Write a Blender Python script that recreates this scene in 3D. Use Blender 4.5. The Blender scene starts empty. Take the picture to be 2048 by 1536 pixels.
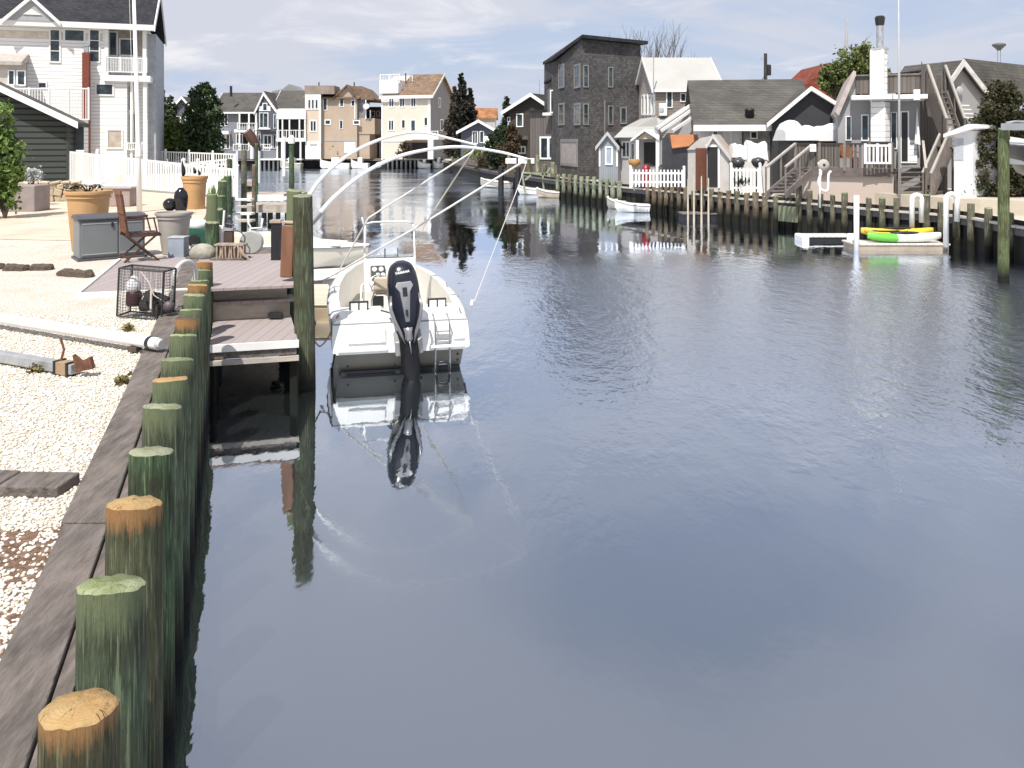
import bpy, bmesh, math, random
import numpy as np
from mathutils import Vector, Matrix
from mathutils.geometry import tessellate_polygon
random.seed(7)
R = math.radians
S = bpy.context.scene
COL = S.collection
# ---------------------------------------------------------------- camera, sky, sun, exposure
H, F, CX, CY = 3.5, 1650.0, 1024.0, 285.0      # eye height, focal length and optical axis in pixels of the 2048 px wide photo
cd = bpy.data.cameras.new('camera'); cam = bpy.data.objects.new('camera', cd); COL.objects.link(cam)
cam.location = (0, 0, H); cam.rotation_euler = (R(90), 0, 0)
cd.sensor_width = 36; cd.lens = 36*F/2048; cd.shift_y = -(768-CY)/2048
cd.clip_start = .1; cd.clip_end = 5000
S.camera = cam
SUN = Vector((-.17, -.50, .85)).normalized()
el = math.asin(SUN.z); az = math.atan2(SUN.x, SUN.y)
w = bpy.data.worlds.new('World'); S.world = w; w.use_nodes = True
nt = w.node_tree; N = nt.nodes; L = nt.links; N.clear()
out = N.new('ShaderNodeOutputWorld'); bg = N.new('ShaderNodeBackground'); bg.inputs[1].default_value = .1
sky = N.new('ShaderNodeTexSky'); sky.sky_type = 'NISHITA'; sky.sun_disc = False
sky.sun_elevation = el; sky.sun_rotation = az % (2*math.pi); sky.dust_density = 1.2; sky.ozone_density = 2.0
tc = N.new('ShaderNodeTexCoord')
sep = N.new('ShaderNodeSeparateXYZ'); L.new(tc.outputs['Generated'], sep.inputs[0])
az_ = N.new('ShaderNodeMath'); az_.operation = 'ABSOLUTE'; L.new(sep.outputs[2], az_.inputs[0])
ad = N.new('ShaderNodeMath'); ad.operation = 'ADD'; L.new(az_.outputs[0], ad.inputs[0]); ad.inputs[1].default_value = .16
dx = N.new('ShaderNodeMath'); dx.operation = 'DIVIDE'; L.new(sep.outputs[0], dx.inputs[0]); L.new(ad.outputs[0], dx.inputs[1])
dy = N.new('ShaderNodeMath'); dy.operation = 'DIVIDE'; L.new(sep.outputs[1], dy.inputs[0]); L.new(ad.outputs[0], dy.inputs[1])
cb = N.new('ShaderNodeCombineXYZ'); L.new(dx.outputs[0], cb.inputs[0]); L.new(dy.outputs[0], cb.inputs[1])
def wnoise(sc, det, lo, hi, off, dist=.4):
    mp = N.new('ShaderNodeMapping'); L.new(cb.outputs[0], mp.inputs[0]); mp.inputs['Location'].default_value = off
    n = N.new('ShaderNodeTexNoise'); n.inputs['Scale'].default_value = sc; n.inputs['Detail'].default_value = det
    n.inputs['Roughness'].default_value = .58; n.inputs['Distortion'].default_value = dist
    L.new(mp.outputs[0], n.inputs['Vector'])
    r = N.new('ShaderNodeMapRange'); L.new(n.outputs[0], r.inputs[0]); r.interpolation_type = 'SMOOTHSTEP'
    r.inputs[1].default_value = lo; r.inputs[2].default_value = hi; return r.outputs[0]
def wmix(a, b, fac):
    m = N.new('ShaderNodeMix'); m.data_type = 'RGBA'
    if hasattr(fac, 'type') and not isinstance(fac, float): L.new(fac, m.inputs[0])
    else: m.inputs[0].default_value = fac
    for i, v in ((6, a), (7, b)):
        if isinstance(v, tuple): m.inputs[i].default_value = (*v, 1)
        else: L.new(v, m.inputs[i])
    return m.outputs[2]
hz = N.new('ShaderNodeMapRange'); L.new(az_.outputs[0], hz.inputs[0])
hz.inputs[1].default_value = 0; hz.inputs[2].default_value = .55; hz.inputs[3].default_value = .9; hz.inputs[4].default_value = .45
base = wmix(sky.outputs[0], (4.9, 5.6, 7.2), hz.outputs[0])                # veil of thin high cloud over the blue
c1 = wmix(base, (5.8, 6.05, 6.9), wnoise(.75, 8, .35, .58, (3, 1, 0), .8))        # grey blue cloud bellies
c2 = wmix(c1, (7.9, 7.8, 8.2), wnoise(1.5, 9, .50, .72, (-2, 5, 2), .6))        # brighter streaks
L.new(c2, bg.inputs[0]); L.new(bg.outputs[0], out.inputs[0])
sd = bpy.data.lights.new('sun', 'SUN'); sun = bpy.data.objects.new('sun', sd); COL.objects.link(sun)
sd.energy = 5.0; sd.angle = R(.53); sd.color = (1, .955, .89)
sun.rotation_euler = SUN.to_track_quat('Z', 'Y').to_euler(); sun.location = (0, 0, 60)
S.view_settings.view_transform = 'Standard'; S.view_settings.look = 'None'
S.view_settings.exposure = .2; S.view_settings.gamma = 1
S.render.engine = 'CYCLES'; S.cycles.max_bounces = 8; S.cycles.glossy_bounces = 4; S.cycles.transparent_max_bounces = 8
GZ = 1.28                                        # ground level of both banks above the water

# ---------------------------------------------------------------- pixel <-> world
def W(px, py, Y): return Vector(((px-CX)/F*Y, Y, H-(py-CY)/F*Y))
def G(px, py, z=GZ): return W(px, py, F*(H-z)/(py-CY))
def X(px, Y): return (px-CX)/F*Y
def Z(py, Y): return H-(py-CY)/F*Y

# ---------------------------------------------------------------- materials
MATS = {}
def nodes(name):
    m = bpy.data.materials.new(name); m.use_nodes = True; n = m.node_tree
    b = n.nodes['Principled BSDF']; return m, n.nodes, n.links, b
def objvec(N, L, rnd=True):
    t = N.new('ShaderNodeTexCoord')
    if not rnd: return t.outputs['Object']
    o = N.new('ShaderNodeObjectInfo'); a = N.new('ShaderNodeVectorMath'); a.operation = 'SCALE'
    c = N.new('ShaderNodeCombineXYZ'); L.new(o.outputs['Random'], c.inputs[0]); L.new(o.outputs['Random'], c.inputs[2])
    L.new(c.outputs[0], a.inputs[0]); a.inputs['Scale'].default_value = 37
    d = N.new('ShaderNodeVectorMath'); d.operation = 'ADD'; L.new(t.outputs['Object'], d.inputs[0]); L.new(a.outputs[0], d.inputs[1])
    return d.outputs[0]
def noise(N, L, vec, sc, det=4, stretch=(1, 1, 1), rough=.55):
    mp = N.new('ShaderNodeMapping'); mp.inputs['Scale'].default_value = stretch; L.new(vec, mp.inputs[0])
    n = N.new('ShaderNodeTexNoise'); n.inputs['Scale'].default_value = sc; n.inputs['Detail'].default_value = det
    n.inputs['Roughness'].default_value = rough; L.new(mp.outputs[0], n.inputs['Vector']); return n.outputs[0]
def rng(N, L, v, a, b, c=0., d=1.):
    r = N.new('ShaderNodeMapRange'); L.new(v, r.inputs[0]); r.inputs[1].default_value = a; r.inputs[2].default_value = b
    r.inputs[3].default_value = c; r.inputs[4].default_value = d; return r.outputs[0]
def mix(N, L, a, b, fac, mode='MIX'):
    m = N.new('ShaderNodeMix'); m.data_type = 'RGBA'; m.blend_type = mode
    if isinstance(fac, (float, int)): m.inputs[0].default_value = fac
    else: L.new(fac, m.inputs[0])
    for i, v in ((6, a), (7, b)):
        if isinstance(v, tuple): m.inputs[i].default_value = (*v[:3], 1)
        else: L.new(v, m.inputs[i])
    return m.outputs[2]
def math_(N, L, op, a, b=None):
    m = N.new('ShaderNodeMath'); m.operation = op
    for i, v in enumerate((a, b)):
        if v is None: continue
        if isinstance(v, (int, float)): m.inputs[i].default_value = v
        else: L.new(v, m.inputs[i])
    return m.outputs[0]
def bump(N, L, b, h, st, dist=.02):
    x = N.new('ShaderNodeBump'); x.inputs['Strength'].default_value = st; x.inputs['Distance'].default_value = dist
    L.new(h, x.inputs['Height']); L.new(x.outputs[0], b.inputs['Normal'])
def sc_(c, k): return tuple(min(1, v*k) for v in c)
def mat(name, col, rough=.6, var=.2, scale=3, metal=0, bmp=0, bs=30, stretch=(1, 1, 1), spec=.5, dirt=None, dirt_amt=.0, rnd=True):
    if name in MATS: return MATS[name]
    m, N, L, b = nodes(name); v = objvec(N, L, rnd)
    n = rng(N, L, noise(N, L, v, scale, 5, stretch), .3, .7)
    c = mix(N, L, sc_(col, 1-var), sc_(col, 1+var*.7), n)
    if dirt:
        d = rng(N, L, noise(N, L, v, scale*.6, 7, (1, 1, .35)), .5, .72, 0, dirt_amt); c = mix(N, L, c, dirt, d)
    L.new(c, b.inputs['Base Color']); b.inputs['Roughness'].default_value = rough; b.inputs['Metallic'].default_value = metal
    b.inputs['Specular IOR Level'].default_value = spec
    if bmp: bump(N, L, b, noise(N, L, v, bs, 4, stretch), bmp)
    MATS[name] = m; return m
def boards(name, col, pitch=.15, axis='Z', gap=.06, gapc=None, rough=.75, var=.25, bmp=.5, tilt=True, grain=True, dirt=None, rnd=False):
    """boards laid along an axis: a thin gap every pitch, each board its own tone"""
    if name in MATS: return MATS[name]
    m, N, L, b = nodes(name); v = objvec(N, L, rnd)
    s = N.new('ShaderNodeSeparateXYZ'); L.new(v, s.inputs[0]); a = {'X': 0, 'Y': 1, 'Z': 2}[axis]
    q = math_(N, L, 'DIVIDE', s.outputs[a], pitch); fr = math_(N, L, 'FRACT', q); fl = math_(N, L, 'FLOOR', q)
    wn = N.new('ShaderNodeTexWhiteNoise'); wn.noise_dimensions = '1D'; L.new(fl, wn.inputs['W'])
    st = [12, 12, 12]; st[a] = 12
    if grain:
        st = [2, 2, 2]; st[a] = 14
    n = noise(N, L, v, 2.2, 6, tuple(st))
    t = math_(N, L, 'ADD', math_(N, L, 'MULTIPLY', wn.outputs[0], .55), math_(N, L, 'MULTIPLY', n, .45))
    c = mix(N, L, sc_(col, 1-var), sc_(col, 1+var), t)
    if dirt: c = mix(N, L, c, dirt, rng(N, L, noise(N, L, v, .8, 6), .48, .75, 0, .6))
    g = math_(N, L, 'LESS_THAN', fr, gap)
    c = mix(N, L, c, gapc or sc_(col, .25), g); L.new(c, b.inputs['Base Color'])
    b.inputs['Roughness'].default_value = rough; b.inputs['Specular IOR Level'].default_value = .3
    h = math_(N, L, 'SUBTRACT', fr if not tilt else math_(N, L, 'SUBTRACT', 1.0, fr), math_(N, L, 'MULTIPLY', g, 1.5))
    bump(N, L, b, h, bmp, .02)
    MATS[name] = m; return m
def shingles(name, col, sx=.3, sz=.14, var=.25):
    if name in MATS: return MATS[name]
    m, N, L, b = nodes(name); v = objvec(N, L, False)
    s = N.new('ShaderNodeSeparateXYZ'); L.new(v, s.inputs[0])
    c2 = N.new('ShaderNodeCombineXYZ'); L.new(math_(N, L, 'ADD', s.outputs[0], s.outputs[1]), c2.inputs[0]); L.new(s.outputs[2], c2.inputs[1])
    br = N.new('ShaderNodeTexBrick'); L.new(c2.outputs[0], br.inputs[0]); br.inputs['Scale'].default_value = 1
    br.inputs['Brick Width'].default_value = sx; br.inputs['Row Height'].default_value = sz; br.inputs['Mortar Size'].default_value = .008
    br.inputs['Color1'].default_value = (*sc_(col, 1-var), 1); br.inputs['Color2'].default_value = (*sc_(col, 1+var), 1); br.inputs['Mortar'].default_value = (*sc_(col, .45), 1)
    n = rng(N, L, noise(N, L, v, .7, 6), .3, .7, .72, 1.2)
    c = mix(N, L, br.outputs[0], n, 1.0, 'MULTIPLY'); L.new(c, b.inputs['Base Color'])
    b.inputs['Roughness'].default_value = .85; b.inputs['Specular IOR Level'].default_value = .2
    bump(N, L, b, br.outputs['Fac'], -.3, .01); MATS[name] = m; return m
def leafmat(name, c1, c2, rough=.6, trans=.25):
    if name in MATS: return MATS[name]
    m, N, L, b = nodes(name)
    g = N.new('ShaderNodeNewGeometry'); c = mix(N, L, c1, c2, g.outputs['Random Per Island'])
    v = objvec(N, L, False); c = mix(N, L, c, sc_(c2, 1.25), rng(N, L, noise(N, L, v, 1.1, 3), .45, .7, 0, .5))
    L.new(c, b.inputs['Base Color']); b.inputs['Roughness'].default_value = rough; b.inputs['Specular IOR Level'].default_value = .25
    MATS[name] = m; return m
def glass(name='window_glass', col=(.02, .03, .035)):
    if name in MATS: return MATS[name]
    m, N, L, b = nodes(name); v = objvec(N, L, True)
    c = mix(N, L, col, sc_(col, 3.5), rng(N, L, noise(N, L, v, 1.4, 3), .45, .65))
    L.new(c, b.inputs['Base Color']); b.inputs['Roughness'].default_value = .06; b.inputs['Specular IOR Level'].default_value = .6
    MATS[name] = m; return m

# ---------------------------------------------------------------- mesh builder: geometry is collected in world coordinates
class MB:
    def __init__(s, M=None): s.v = []; s.f = []; s.M = M
    def add(s, vs, fs):
        o = len(s.v); M = s.M
        s.v += [tuple(M @ Vector(p)) if M is not None else tuple(p) for p in vs]; s.f += [tuple(i+o for i in f) for f in fs]; return s
    def box(s, x0, x1, y0, y1, z0, z1, T=None):
        p = [Vector((x, y, z)) for z in (z0, z1) for x, y in ((x0, y0), (x1, y0), (x1, y1), (x0, y1))]
        if T is not None: p = [T @ q for q in p]
        return s.add(p, [(0, 3, 2, 1), (4, 5, 6, 7), (0, 1, 5, 4), (1, 2, 6, 5), (2, 3, 7, 6), (3, 0, 4, 7)])
    def cbox(s, c, d, T=None): return s.box(c[0]-d[0]/2, c[0]+d[0]/2, c[1]-d[1]/2, c[1]+d[1]/2, c[2]-d[2]/2, c[2]+d[2]/2, T)
    def prism(s, pts, axis, a0, a1, T=None):
        """2D polygon extruded along an axis: axis y takes (x,z), x takes (y,z), z takes (x,y)"""
        mk = {'y': lambda p, a: (p[0], a, p[1]), 'x': lambda p, a: (a, p[0], p[1]), 'z': lambda p, a: (p[0], p[1], a)}[axis]
        n = len(pts); vs = [Vector(mk(p, a)) for a in (a0, a1) for p in pts]
        if T is not None: vs = [T @ q for q in vs]
        tri = tessellate_polygon([[Vector((p[0], p[1], 0)) for p in pts]])
        fs = [tuple(t) for t in tri] + [tuple(i+n for i in reversed(t)) for t in tri]
        fs += [(i, (i+1) % n, (i+1) % n+n, i+n) for i in range(n)]
        return s.add(vs, fs)
    def bar(s, a, b, w, h=None, up=(0, 0, 1)):
        a = Vector(a); b = Vector(b); h = h or w; d = (b-a).normalized(); u = Vector(up)
        if abs(d.dot(u)) > .98: u = Vector((0, 1, 0))
        r = d.cross(u).normalized(); t = r.cross(d).normalized()
        ps = [p+r*i*w/2+t*j*h/2 for p in (a, b) for i, j in ((-1, -1), (1, -1), (1, 1), (-1, 1))]
        return s.add(ps, [(0, 1, 2, 3), (7, 6, 5, 4), (0, 4, 5, 1), (1, 5, 6, 2), (2, 6, 7, 3), (3, 7, 4, 0)])
    def tube(s, pts, r, seg=8, cap=True):
        pts = [Vector(p) for p in pts]; n = len(pts); rs = r if isinstance(r, (list, tuple)) else [r]*n
        vs = []; pr = None
        for i, p in enumerate(pts):
            d = (pts[min(i+1, n-1)]-pts[max(i-1, 0)]).normalized()
            if pr is None: pr = d.orthogonal().normalized()
            pr = (pr-d*pr.dot(d)).normalized(); q = d.cross(pr)
            for k in range(seg):
                a = 2*math.pi*k/seg; vs.append(p+(pr*math.cos(a)+q*math.sin(a))*rs[i])
        fs = [(i*seg+k, i*seg+(k+1) % seg, (i+1)*seg+(k+1) % seg, (i+1)*seg+k) for i in range(n-1) for k in range(seg)]
        if cap: fs += [tuple(range(seg))[::-1], tuple((n-1)*seg+k for k in range(seg))]
        return s.add(vs, fs)
    def lathe(s, prof, c, seg=24, T=None, wob=0, seed=0):
        """profile (r, z) revolved round c"""
        rn = random.Random(seed); ph = [rn.random()*6 for _ in range(4)]; vs = []
        for r, z in prof:
            for k in range(seg):
                a = 2*math.pi*k/seg; rr = r*(1+wob*(math.sin(3*a+ph[0]+z*2)+.6*math.sin(7*a+ph[1])+.5*math.sin(11*a+ph[2]+z*5)))
                q = Vector((rr*math.cos(a), rr*math.sin(a), z)); q = (T @ q) if T is not None else q
                vs.append(q+Vector(c))
        n = len(prof); fs = [(i*seg+k, i*seg+(k+1) % seg, (i+1)*seg+(k+1) % seg, (i+1)*seg+k) for i in range(n-1) for k in range(seg)]
        if prof[0][0] > 1e-4: fs.append(tuple(range(seg))[::-1])
        if prof[-1][0] > 1e-4: fs.append(tuple((n-1)*seg+k for k in range(seg)))
        return s.add(vs, fs)
    def chevron(s, prof, axis, a0, a1, t, T=None):
        """roof slab: a polyline (p,z) given thickness t downwards and extruded"""
        top = list(prof); bot = [(p, z-t) for p, z in reversed(prof)]
        return s.prism(top+bot, axis, a0, a1, T)
    def sphere(s, c, r, seg=12, rings=8, sc=(1, 1, 1), T=None):
        prof = [(max(1e-5, math.sin(math.pi*i/rings)), -math.cos(math.pi*i/rings)) for i in range(rings+1)]
        vs = []
        for rr, z in prof:
            for k in range(seg):
                a = 2*math.pi*k/seg; q = Vector((rr*math.cos(a)*r*sc[0], rr*math.sin(a)*r*sc[1], z*r*sc[2]))
                q = (T @ q) if T is not None else q; vs.append(q+Vector(c))
        return s.add(vs, [(i*seg+k, i*seg+(k+1) % seg, (i+1)*seg+(k+1) % seg, (i+1)*seg+k) for i in range(rings) for k in range(seg)])
    def build(s, name, m, parent=None, smooth=False, bevel=0, label=None, cat=None, group=None, kind=None, origin=None, autos=None):
        me = bpy.data.meshes.new(name)
        if parent is not None:
            o = ROOTS[parent.name]
        else:
            if origin is None:
                a = np.array(s.v); origin = ((a[:, 0].min()+a[:, 0].max())/2, (a[:, 1].min()+a[:, 1].max())/2, a[:, 2].min())
            o = Vector(origin)
        vs = [(x-o[0], y-o[1], z-o[2]) for x, y, z in s.v]
        me.from_pydata(vs, [], s.f); me.materials.append(m)
        b = bmesh.new(); b.from_mesh(me); bmesh.ops.recalc_face_normals(b, faces=b.faces); b.to_mesh(me); b.free()
        if smooth: me.shade_smooth()
        if smooth and autos: me.set_sharp_from_angle(angle=R(autos))
        ob = bpy.data.objects.new(name, me); COL.objects.link(ob)
        if parent is not None: ob.parent = parent
        else: ob.location = o
        ROOTS[ob.name] = o
        if bevel:
            md = ob.modifiers.new('bevel', 'BEVEL'); md.width = bevel; md.segments = 2; md.limit_method = 'ANGLE'
        tag(ob, label, cat, group, kind); return ob
ROOTS = {}
LABELS = {}
def tag(o, label=None, cat=None, group=None, kind=None):
    if label:
        o['label'] = label
    if cat: o['category'] = cat
    if group: o['group'] = group
    if kind: o['kind'] = kind
    return o
def thing(name, loc, label, cat, group=None):
    o = bpy.data.objects.new(name, None); COL.objects.link(o); o.location = loc; o.empty_display_size = .2
    ROOTS[o.name] = Vector(loc); return tag(o, label, cat, group)
def dup(o, loc, label=None, rotz=None, scale=None, group=None):
    r = o.copy(); COL.objects.link(r); r.location = loc; ROOTS[r.name] = Vector(loc)
    if rotz is not None: r.rotation_euler = (0, 0, rotz)
    if scale: r.scale = scale
    if label: r['label'] = label
    if group: r['group'] = group
    def rec(a, b):
        for ch in list(a.children):
            c = ch.copy(); COL.objects.link(c); c.parent = b; ROOTS[c.name] = ROOTS[ch.name]; rec(ch, c)
    rec(o, r); return r
def npmesh(name, V, Fq, m, loc=(0, 0, 0), parent=None, smooth=False, k=4):
    me = bpy.data.meshes.new(name); V = np.asarray(V, dtype=np.float32)-np.array(loc, dtype=np.float32); Fq = np.asarray(Fq, dtype=np.int32)
    me.vertices.add(len(V)); me.vertices.foreach_set('co', V.ravel())
    me.loops.add(Fq.size); me.loops.foreach_set('vertex_index', Fq.ravel())
    me.polygons.add(len(Fq)); me.polygons.foreach_set('loop_start', np.arange(0, Fq.size, k, dtype=np.int32))
    me.update(calc_edges=True); me.validate()
    if smooth: me.polygons.foreach_set('use_smooth', np.ones(len(me.polygons), bool))
    me.materials.append(m); ob = bpy.data.objects.new(name, me); COL.objects.link(ob)
    if parent is not None: ob.parent = parent
    else: ob.location = loc
    ROOTS[ob.name] = Vector(loc); return ob
ORD = ['nearest', 'second nearest', 'third nearest', 'fourth nearest', 'fifth nearest', 'sixth nearest', 'seventh nearest', 'eighth nearest', 'ninth nearest', 'tenth nearest',
       'eleventh nearest', 'twelfth nearest', 'thirteenth nearest', 'fourteenth nearest', 'fifteenth nearest', 'sixteenth nearest', 'seventeenth nearest', 'eighteenth nearest']
NUM = ['first', 'second', 'third', 'fourth', 'fifth', 'sixth', 'seventh', 'eighth', 'ninth', 'tenth', 'eleventh', 'twelfth', 'thirteenth', 'fourteenth', 'fifteenth',
       'sixteenth', 'seventeenth', 'eighteenth', 'nineteenth', 'twentieth', 'twenty first', 'twenty second', 'twenty third', 'twenty fourth', 'twenty fifth']

# ---------------------------------------------------------------- foliage
def leaves(name, parts, m, loc, parent=None, seed=0, ls=.12, up=.3):
    """parts: (centre, radii, clumps, leaves per clump, clump radius): small leaf faces in clumps spread through ellipsoids"""
    g = np.random.default_rng(seed); VV = []
    for c, rad, nc, nl, cr in parts:
        d = g.normal(size=(nc, 3)); d /= np.linalg.norm(d, axis=1)[:, None]
        rr = g.uniform(.35, 1, nc)**.6; cc = np.array(c)+d*rr[:, None]*np.array(rad)
        cs = cr*g.uniform(.6, 1.3, nc)
        P = np.repeat(cc, nl, 0)+g.normal(size=(nc*nl, 3))*np.repeat(cs, nl)[:, None]*.55
        nrm = g.normal(size=P.shape); nrm[:, 2] += up; nrm /= np.linalg.norm(nrm, axis=1)[:, None]
        a = np.cross(nrm, g.normal(size=P.shape)); a /= np.linalg.norm(a, axis=1)[:, None]; b = np.cross(nrm, a)
        s = ls*g.uniform(.6, 1.4, len(P))[:, None]
        VV.append(np.stack([P-a*s*.5, P+b*s*.32, P+a*s*.6, P-b*s*.32], 1))
    V = np.concatenate(VV).reshape(-1, 3); Fq = np.arange(len(V)).reshape(-1, 4)
    return npmesh(name, V, Fq, m, loc, parent)
def trunk(mb, base, top, r, branches=0, seed=0, spread=1.0, sub=0):
    rn = random.Random(seed); b = Vector(base); t = Vector(top); n = 6
    pts = [b.lerp(t, i/n)+Vector((rn.uniform(-1, 1), rn.uniform(-1, 1), 0))*r*.6*(i > 0) for i in range(n+1)]
    mb.tube(pts, [r*(1-.75*i/n) for i in range(n+1)], 7)
    h = (t-b).length
    for k in range(branches):
        f = rn.uniform(.3, .95); p = b.lerp(t, f); a = rn.uniform(0, 6.28)
        d = Vector((math.cos(a), math.sin(a), rn.uniform(.5, 1.6))).normalized(); ln = spread*rn.uniform(.4, 1)*(1.15-f*.5)
        q = [p, p+d*ln*.5+Vector((0, 0, .05*ln)), p+d*ln+Vector((0, 0, .25*ln))]; rr = r*.45*(1-f*.6)
        mb.tube(q, [rr, rr*.6, rr*.2], 5)
        for j in range(sub):
            g = rn.uniform(.3, 1); p2 = q[0].lerp(q[2], g); a2 = rn.uniform(0, 6.28)
            d2 = (d+Vector((math.cos(a2), math.sin(a2), rn.uniform(.2, 1)))*.8).normalized(); l2 = ln*rn.uniform(.25, .6)
            mb.tube([p2, p2+d2*l2*.5, p2+d2*l2+Vector((0, 0, .1*l2))], [rr*.35, rr*.22, rr*.1], 4)
# ================================================================ SETTING
WHITE = mat('white_paint', (.80, .80, .78), .5, .06, 2)
PVC = mat('white_vinyl', (.82, .82, .81), .35, .04, 2)
def bankx(Y, k): return -k-.331*Y
LB = [(bankx(Y, .68), Y) for Y in (-25, 0, 20, 50, 80, 112)]
FB = [(-30, 112.5), (-20, 113), (-9, 112), (-8.6, 104)]
RBP = [(900, 342), (940, 355), (1000, 371), (1100, 392), (1225, 411), (1310, 422), (1420, 437), (1500, 449), (1607, 459), (1720, 474), (1800, 484), (1905, 495), (1955, 504), (2048, 529)]
RB = [tuple(W(px, py, F*H/(py-CY)))[:2] for px, py in RBP]
RB2 = [(RB[-1][0]+.4, RB[-1][1]-4), (RB[-1][0]+1.8, RB[-1][1]-12), (RB[-1][0]+3, -25)]
m, N, L, b = nodes('sand_and_soil'); v = objvec(N, L, False)
n1 = rng(N, L, noise(N, L, v, .35, 6), .35, .65); n2 = rng(N, L, noise(N, L, v, 14, 6), .3, .7)
c = mix(N, L, (.50, .43, .34), (.62, .55, .45), n2); c = mix(N, L, c, (.36, .34, .25), math_(N, L, 'MULTIPLY', n1, .45))
L.new(c, b.inputs['Base Color']); b.inputs['Roughness'].default_value = .95; bump(N, L, b, n2, .4, .02); SAND = m
GZR = 1.05
MB().prism([(-900, -25)]+LB+FB+[RB[0], (0, 1500), (-900, 1500)], 'z', -1.5, GZ).build('ground', SAND, kind='structure', origin=(0, 0, 0))
MB().prism(RB+RB2+[(900, -25), (900, 1500), (0, 1500)], 'z', -1.5, GZR).build('ground', SAND, kind='structure', origin=(0, 0, 0))
# canal water: dark, slightly rippled, with patches of wind ripples
m, N, L, b = nodes('canal_water')
tcw = N.new('ShaderNodeTexCoord'); v = tcw.outputs['Object']
dn = rng(N, L, noise(N, L, v, .25, 3), .35, .65)
b.inputs['Base Color'].default_value = (.016, .021, .020, 1); b.inputs['Roughness'].default_value = .02
b.inputs['IOR'].default_value = 1.33
big = noise(N, L, v, .6, 2, (1, .45, 1)); mid = noise(N, L, v, 3.2, 3, (1, .5, 1)); fine = noise(N, L, v, 11, 3, (1, .55, 1))
pat = rng(N, L, noise(N, L, v, .16, 3, (1, .6, 1)), .50, .62)
sw_ = N.new('ShaderNodeSeparateXYZ'); L.new(v, sw_.inputs[0])
wob = math_(N, L, 'MULTIPLY', math_(N, L, 'SUBTRACT', noise(N, L, v, .3, 5), .5), 6.0)
yy = math_(N, L, 'ADD', sw_.outputs[1], wob); xx = math_(N, L, 'ADD', sw_.outputs[0], math_(N, L, 'MULTIPLY', wob, .5))
wind = math_(N, L, 'MULTIPLY', math_(N, L, 'MULTIPLY', rng(N, L, yy, 8.5, 13), rng(N, L, yy, 27, 22.5)), rng(N, L, xx, -1.2, 1.5))
bands = rng(N, L, noise(N, L, v, .35, 4, (.35, 1, 1)), .42, .6)
wind = math_(N, L, 'MAXIMUM', wind, math_(N, L, 'MULTIPLY', rng(N, L, yy, 34, 60), math_(N, L, 'ADD', math_(N, L, 'MULTIPLY', bands, .5), .35)))
pat = math_(N, L, 'MAXIMUM', math_(N, L, 'MULTIPLY', pat, .35), wind)
h = math_(N, L, 'MULTIPLY', big, 1.0); h = math_(N, L, 'ADD', h, math_(N, L, 'MULTIPLY', mid, .16)); h = math_(N, L, 'ADD', h, math_(N, L, 'MULTIPLY', fine, .03))
h = math_(N, L, 'ADD', h, math_(N, L, 'MULTIPLY', math_(N, L, 'MULTIPLY', mid, pat), 2.0))
h = math_(N, L, 'ADD', h, math_(N, L, 'MULTIPLY', math_(N, L, 'MULTIPLY', fine, pat), .8))
bp = N.new('ShaderNodeBump'); bp.inputs['Strength'].default_value = .22; bp.inputs['Distance'].default_value = .06; L.new(h, bp.inputs['Height'])
L.new(bp.outputs[0], b.inputs['Normal'])
gl = N.new('ShaderNodeBsdfGlossy'); gl.inputs['Roughness'].default_value = .02; gl.inputs['Color'].default_value = (.84, .90, 1.0, 1); L.new(bp.outputs[0], gl.inputs['Normal'])
lw = N.new('ShaderNodeFresnel'); lw.inputs['IOR'].default_value = 1.55; L.new(bp.outputs[0], lw.inputs['Normal'])
fc = rng(N, L, lw.outputs[0], .0, .45, .30, .97)
near_ = math_(N, L, 'MULTIPLY', math_(N, L, 'MULTIPLY', rng(N, L, yy, 8.6, 7.4), rng(N, L, sw_.outputs[0], -1.9, -1.2)), .11); rg = math_(N, L, 'ADD', rng(N, L, wind, 0, 1, .02, .22), near_); L.new(rg, gl.inputs['Roughness'])
ms = N.new('ShaderNodeMixShader'); L.new(fc, ms.inputs[0]); L.new(b.outputs[0], ms.inputs[1]); L.new(gl.outputs[0], ms.inputs[2])
L.new(ms.outputs[0], N['Material Output'].inputs[0]); WATER = m
mb = MB(); mb.add([(-60, -30, 0), (40, -30, 0), (40, 125, 0), (-60, 125, 0)], [(0, 1, 2, 3)]); mb.build('water', WATER, kind='structure', origin=(0, 0, 0))

# gravel sheet (texture) with real pebbles over its near part
m, N, L, b = nodes('white_gravel'); v = objvec(N, L, False)
vo = N.new('ShaderNodeTexVoronoi'); vo.inputs['Scale'].default_value = 26; L.new(v, vo.inputs['Vector'])
vo2 = N.new('ShaderNodeTexVoronoi'); vo2.inputs['Scale'].default_value = 26; vo2.feature = 'DISTANCE_TO_EDGE'; L.new(v, vo2.inputs['Vector'])
sp = N.new('ShaderNodeSeparateColor'); L.new(vo.outputs['Color'], sp.inputs[0])
c = mix(N, L, (.60, .53, .44), (.78, .73, .65), sp.outputs[0]); c = mix(N, L, c, (.68, .64, .58), rng(N, L, sp.outputs[1], .7, .9))
c = mix(N, L, (.40, .34, .27), c, rng(N, L, vo2.outputs[0], 0, .10)); 
c = mix(N, L, c, (.42, .34, .25), rng(N, L, noise(N, L, v, .9, 5), .52, .75, 0, .55))
L.new(c, b.inputs['Base Color']); b.inputs['Roughness'].default_value = .85; bump(N, L, b, vo2.outputs[0], 1, .03); GRAV = m
mb = MB(); z = GZ+.004
gp = [(bankx(-2, 1.0), -2), (bankx(22, 1.0), 22), (-19, 22), (-14, 6), (-8, -2)]
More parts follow.
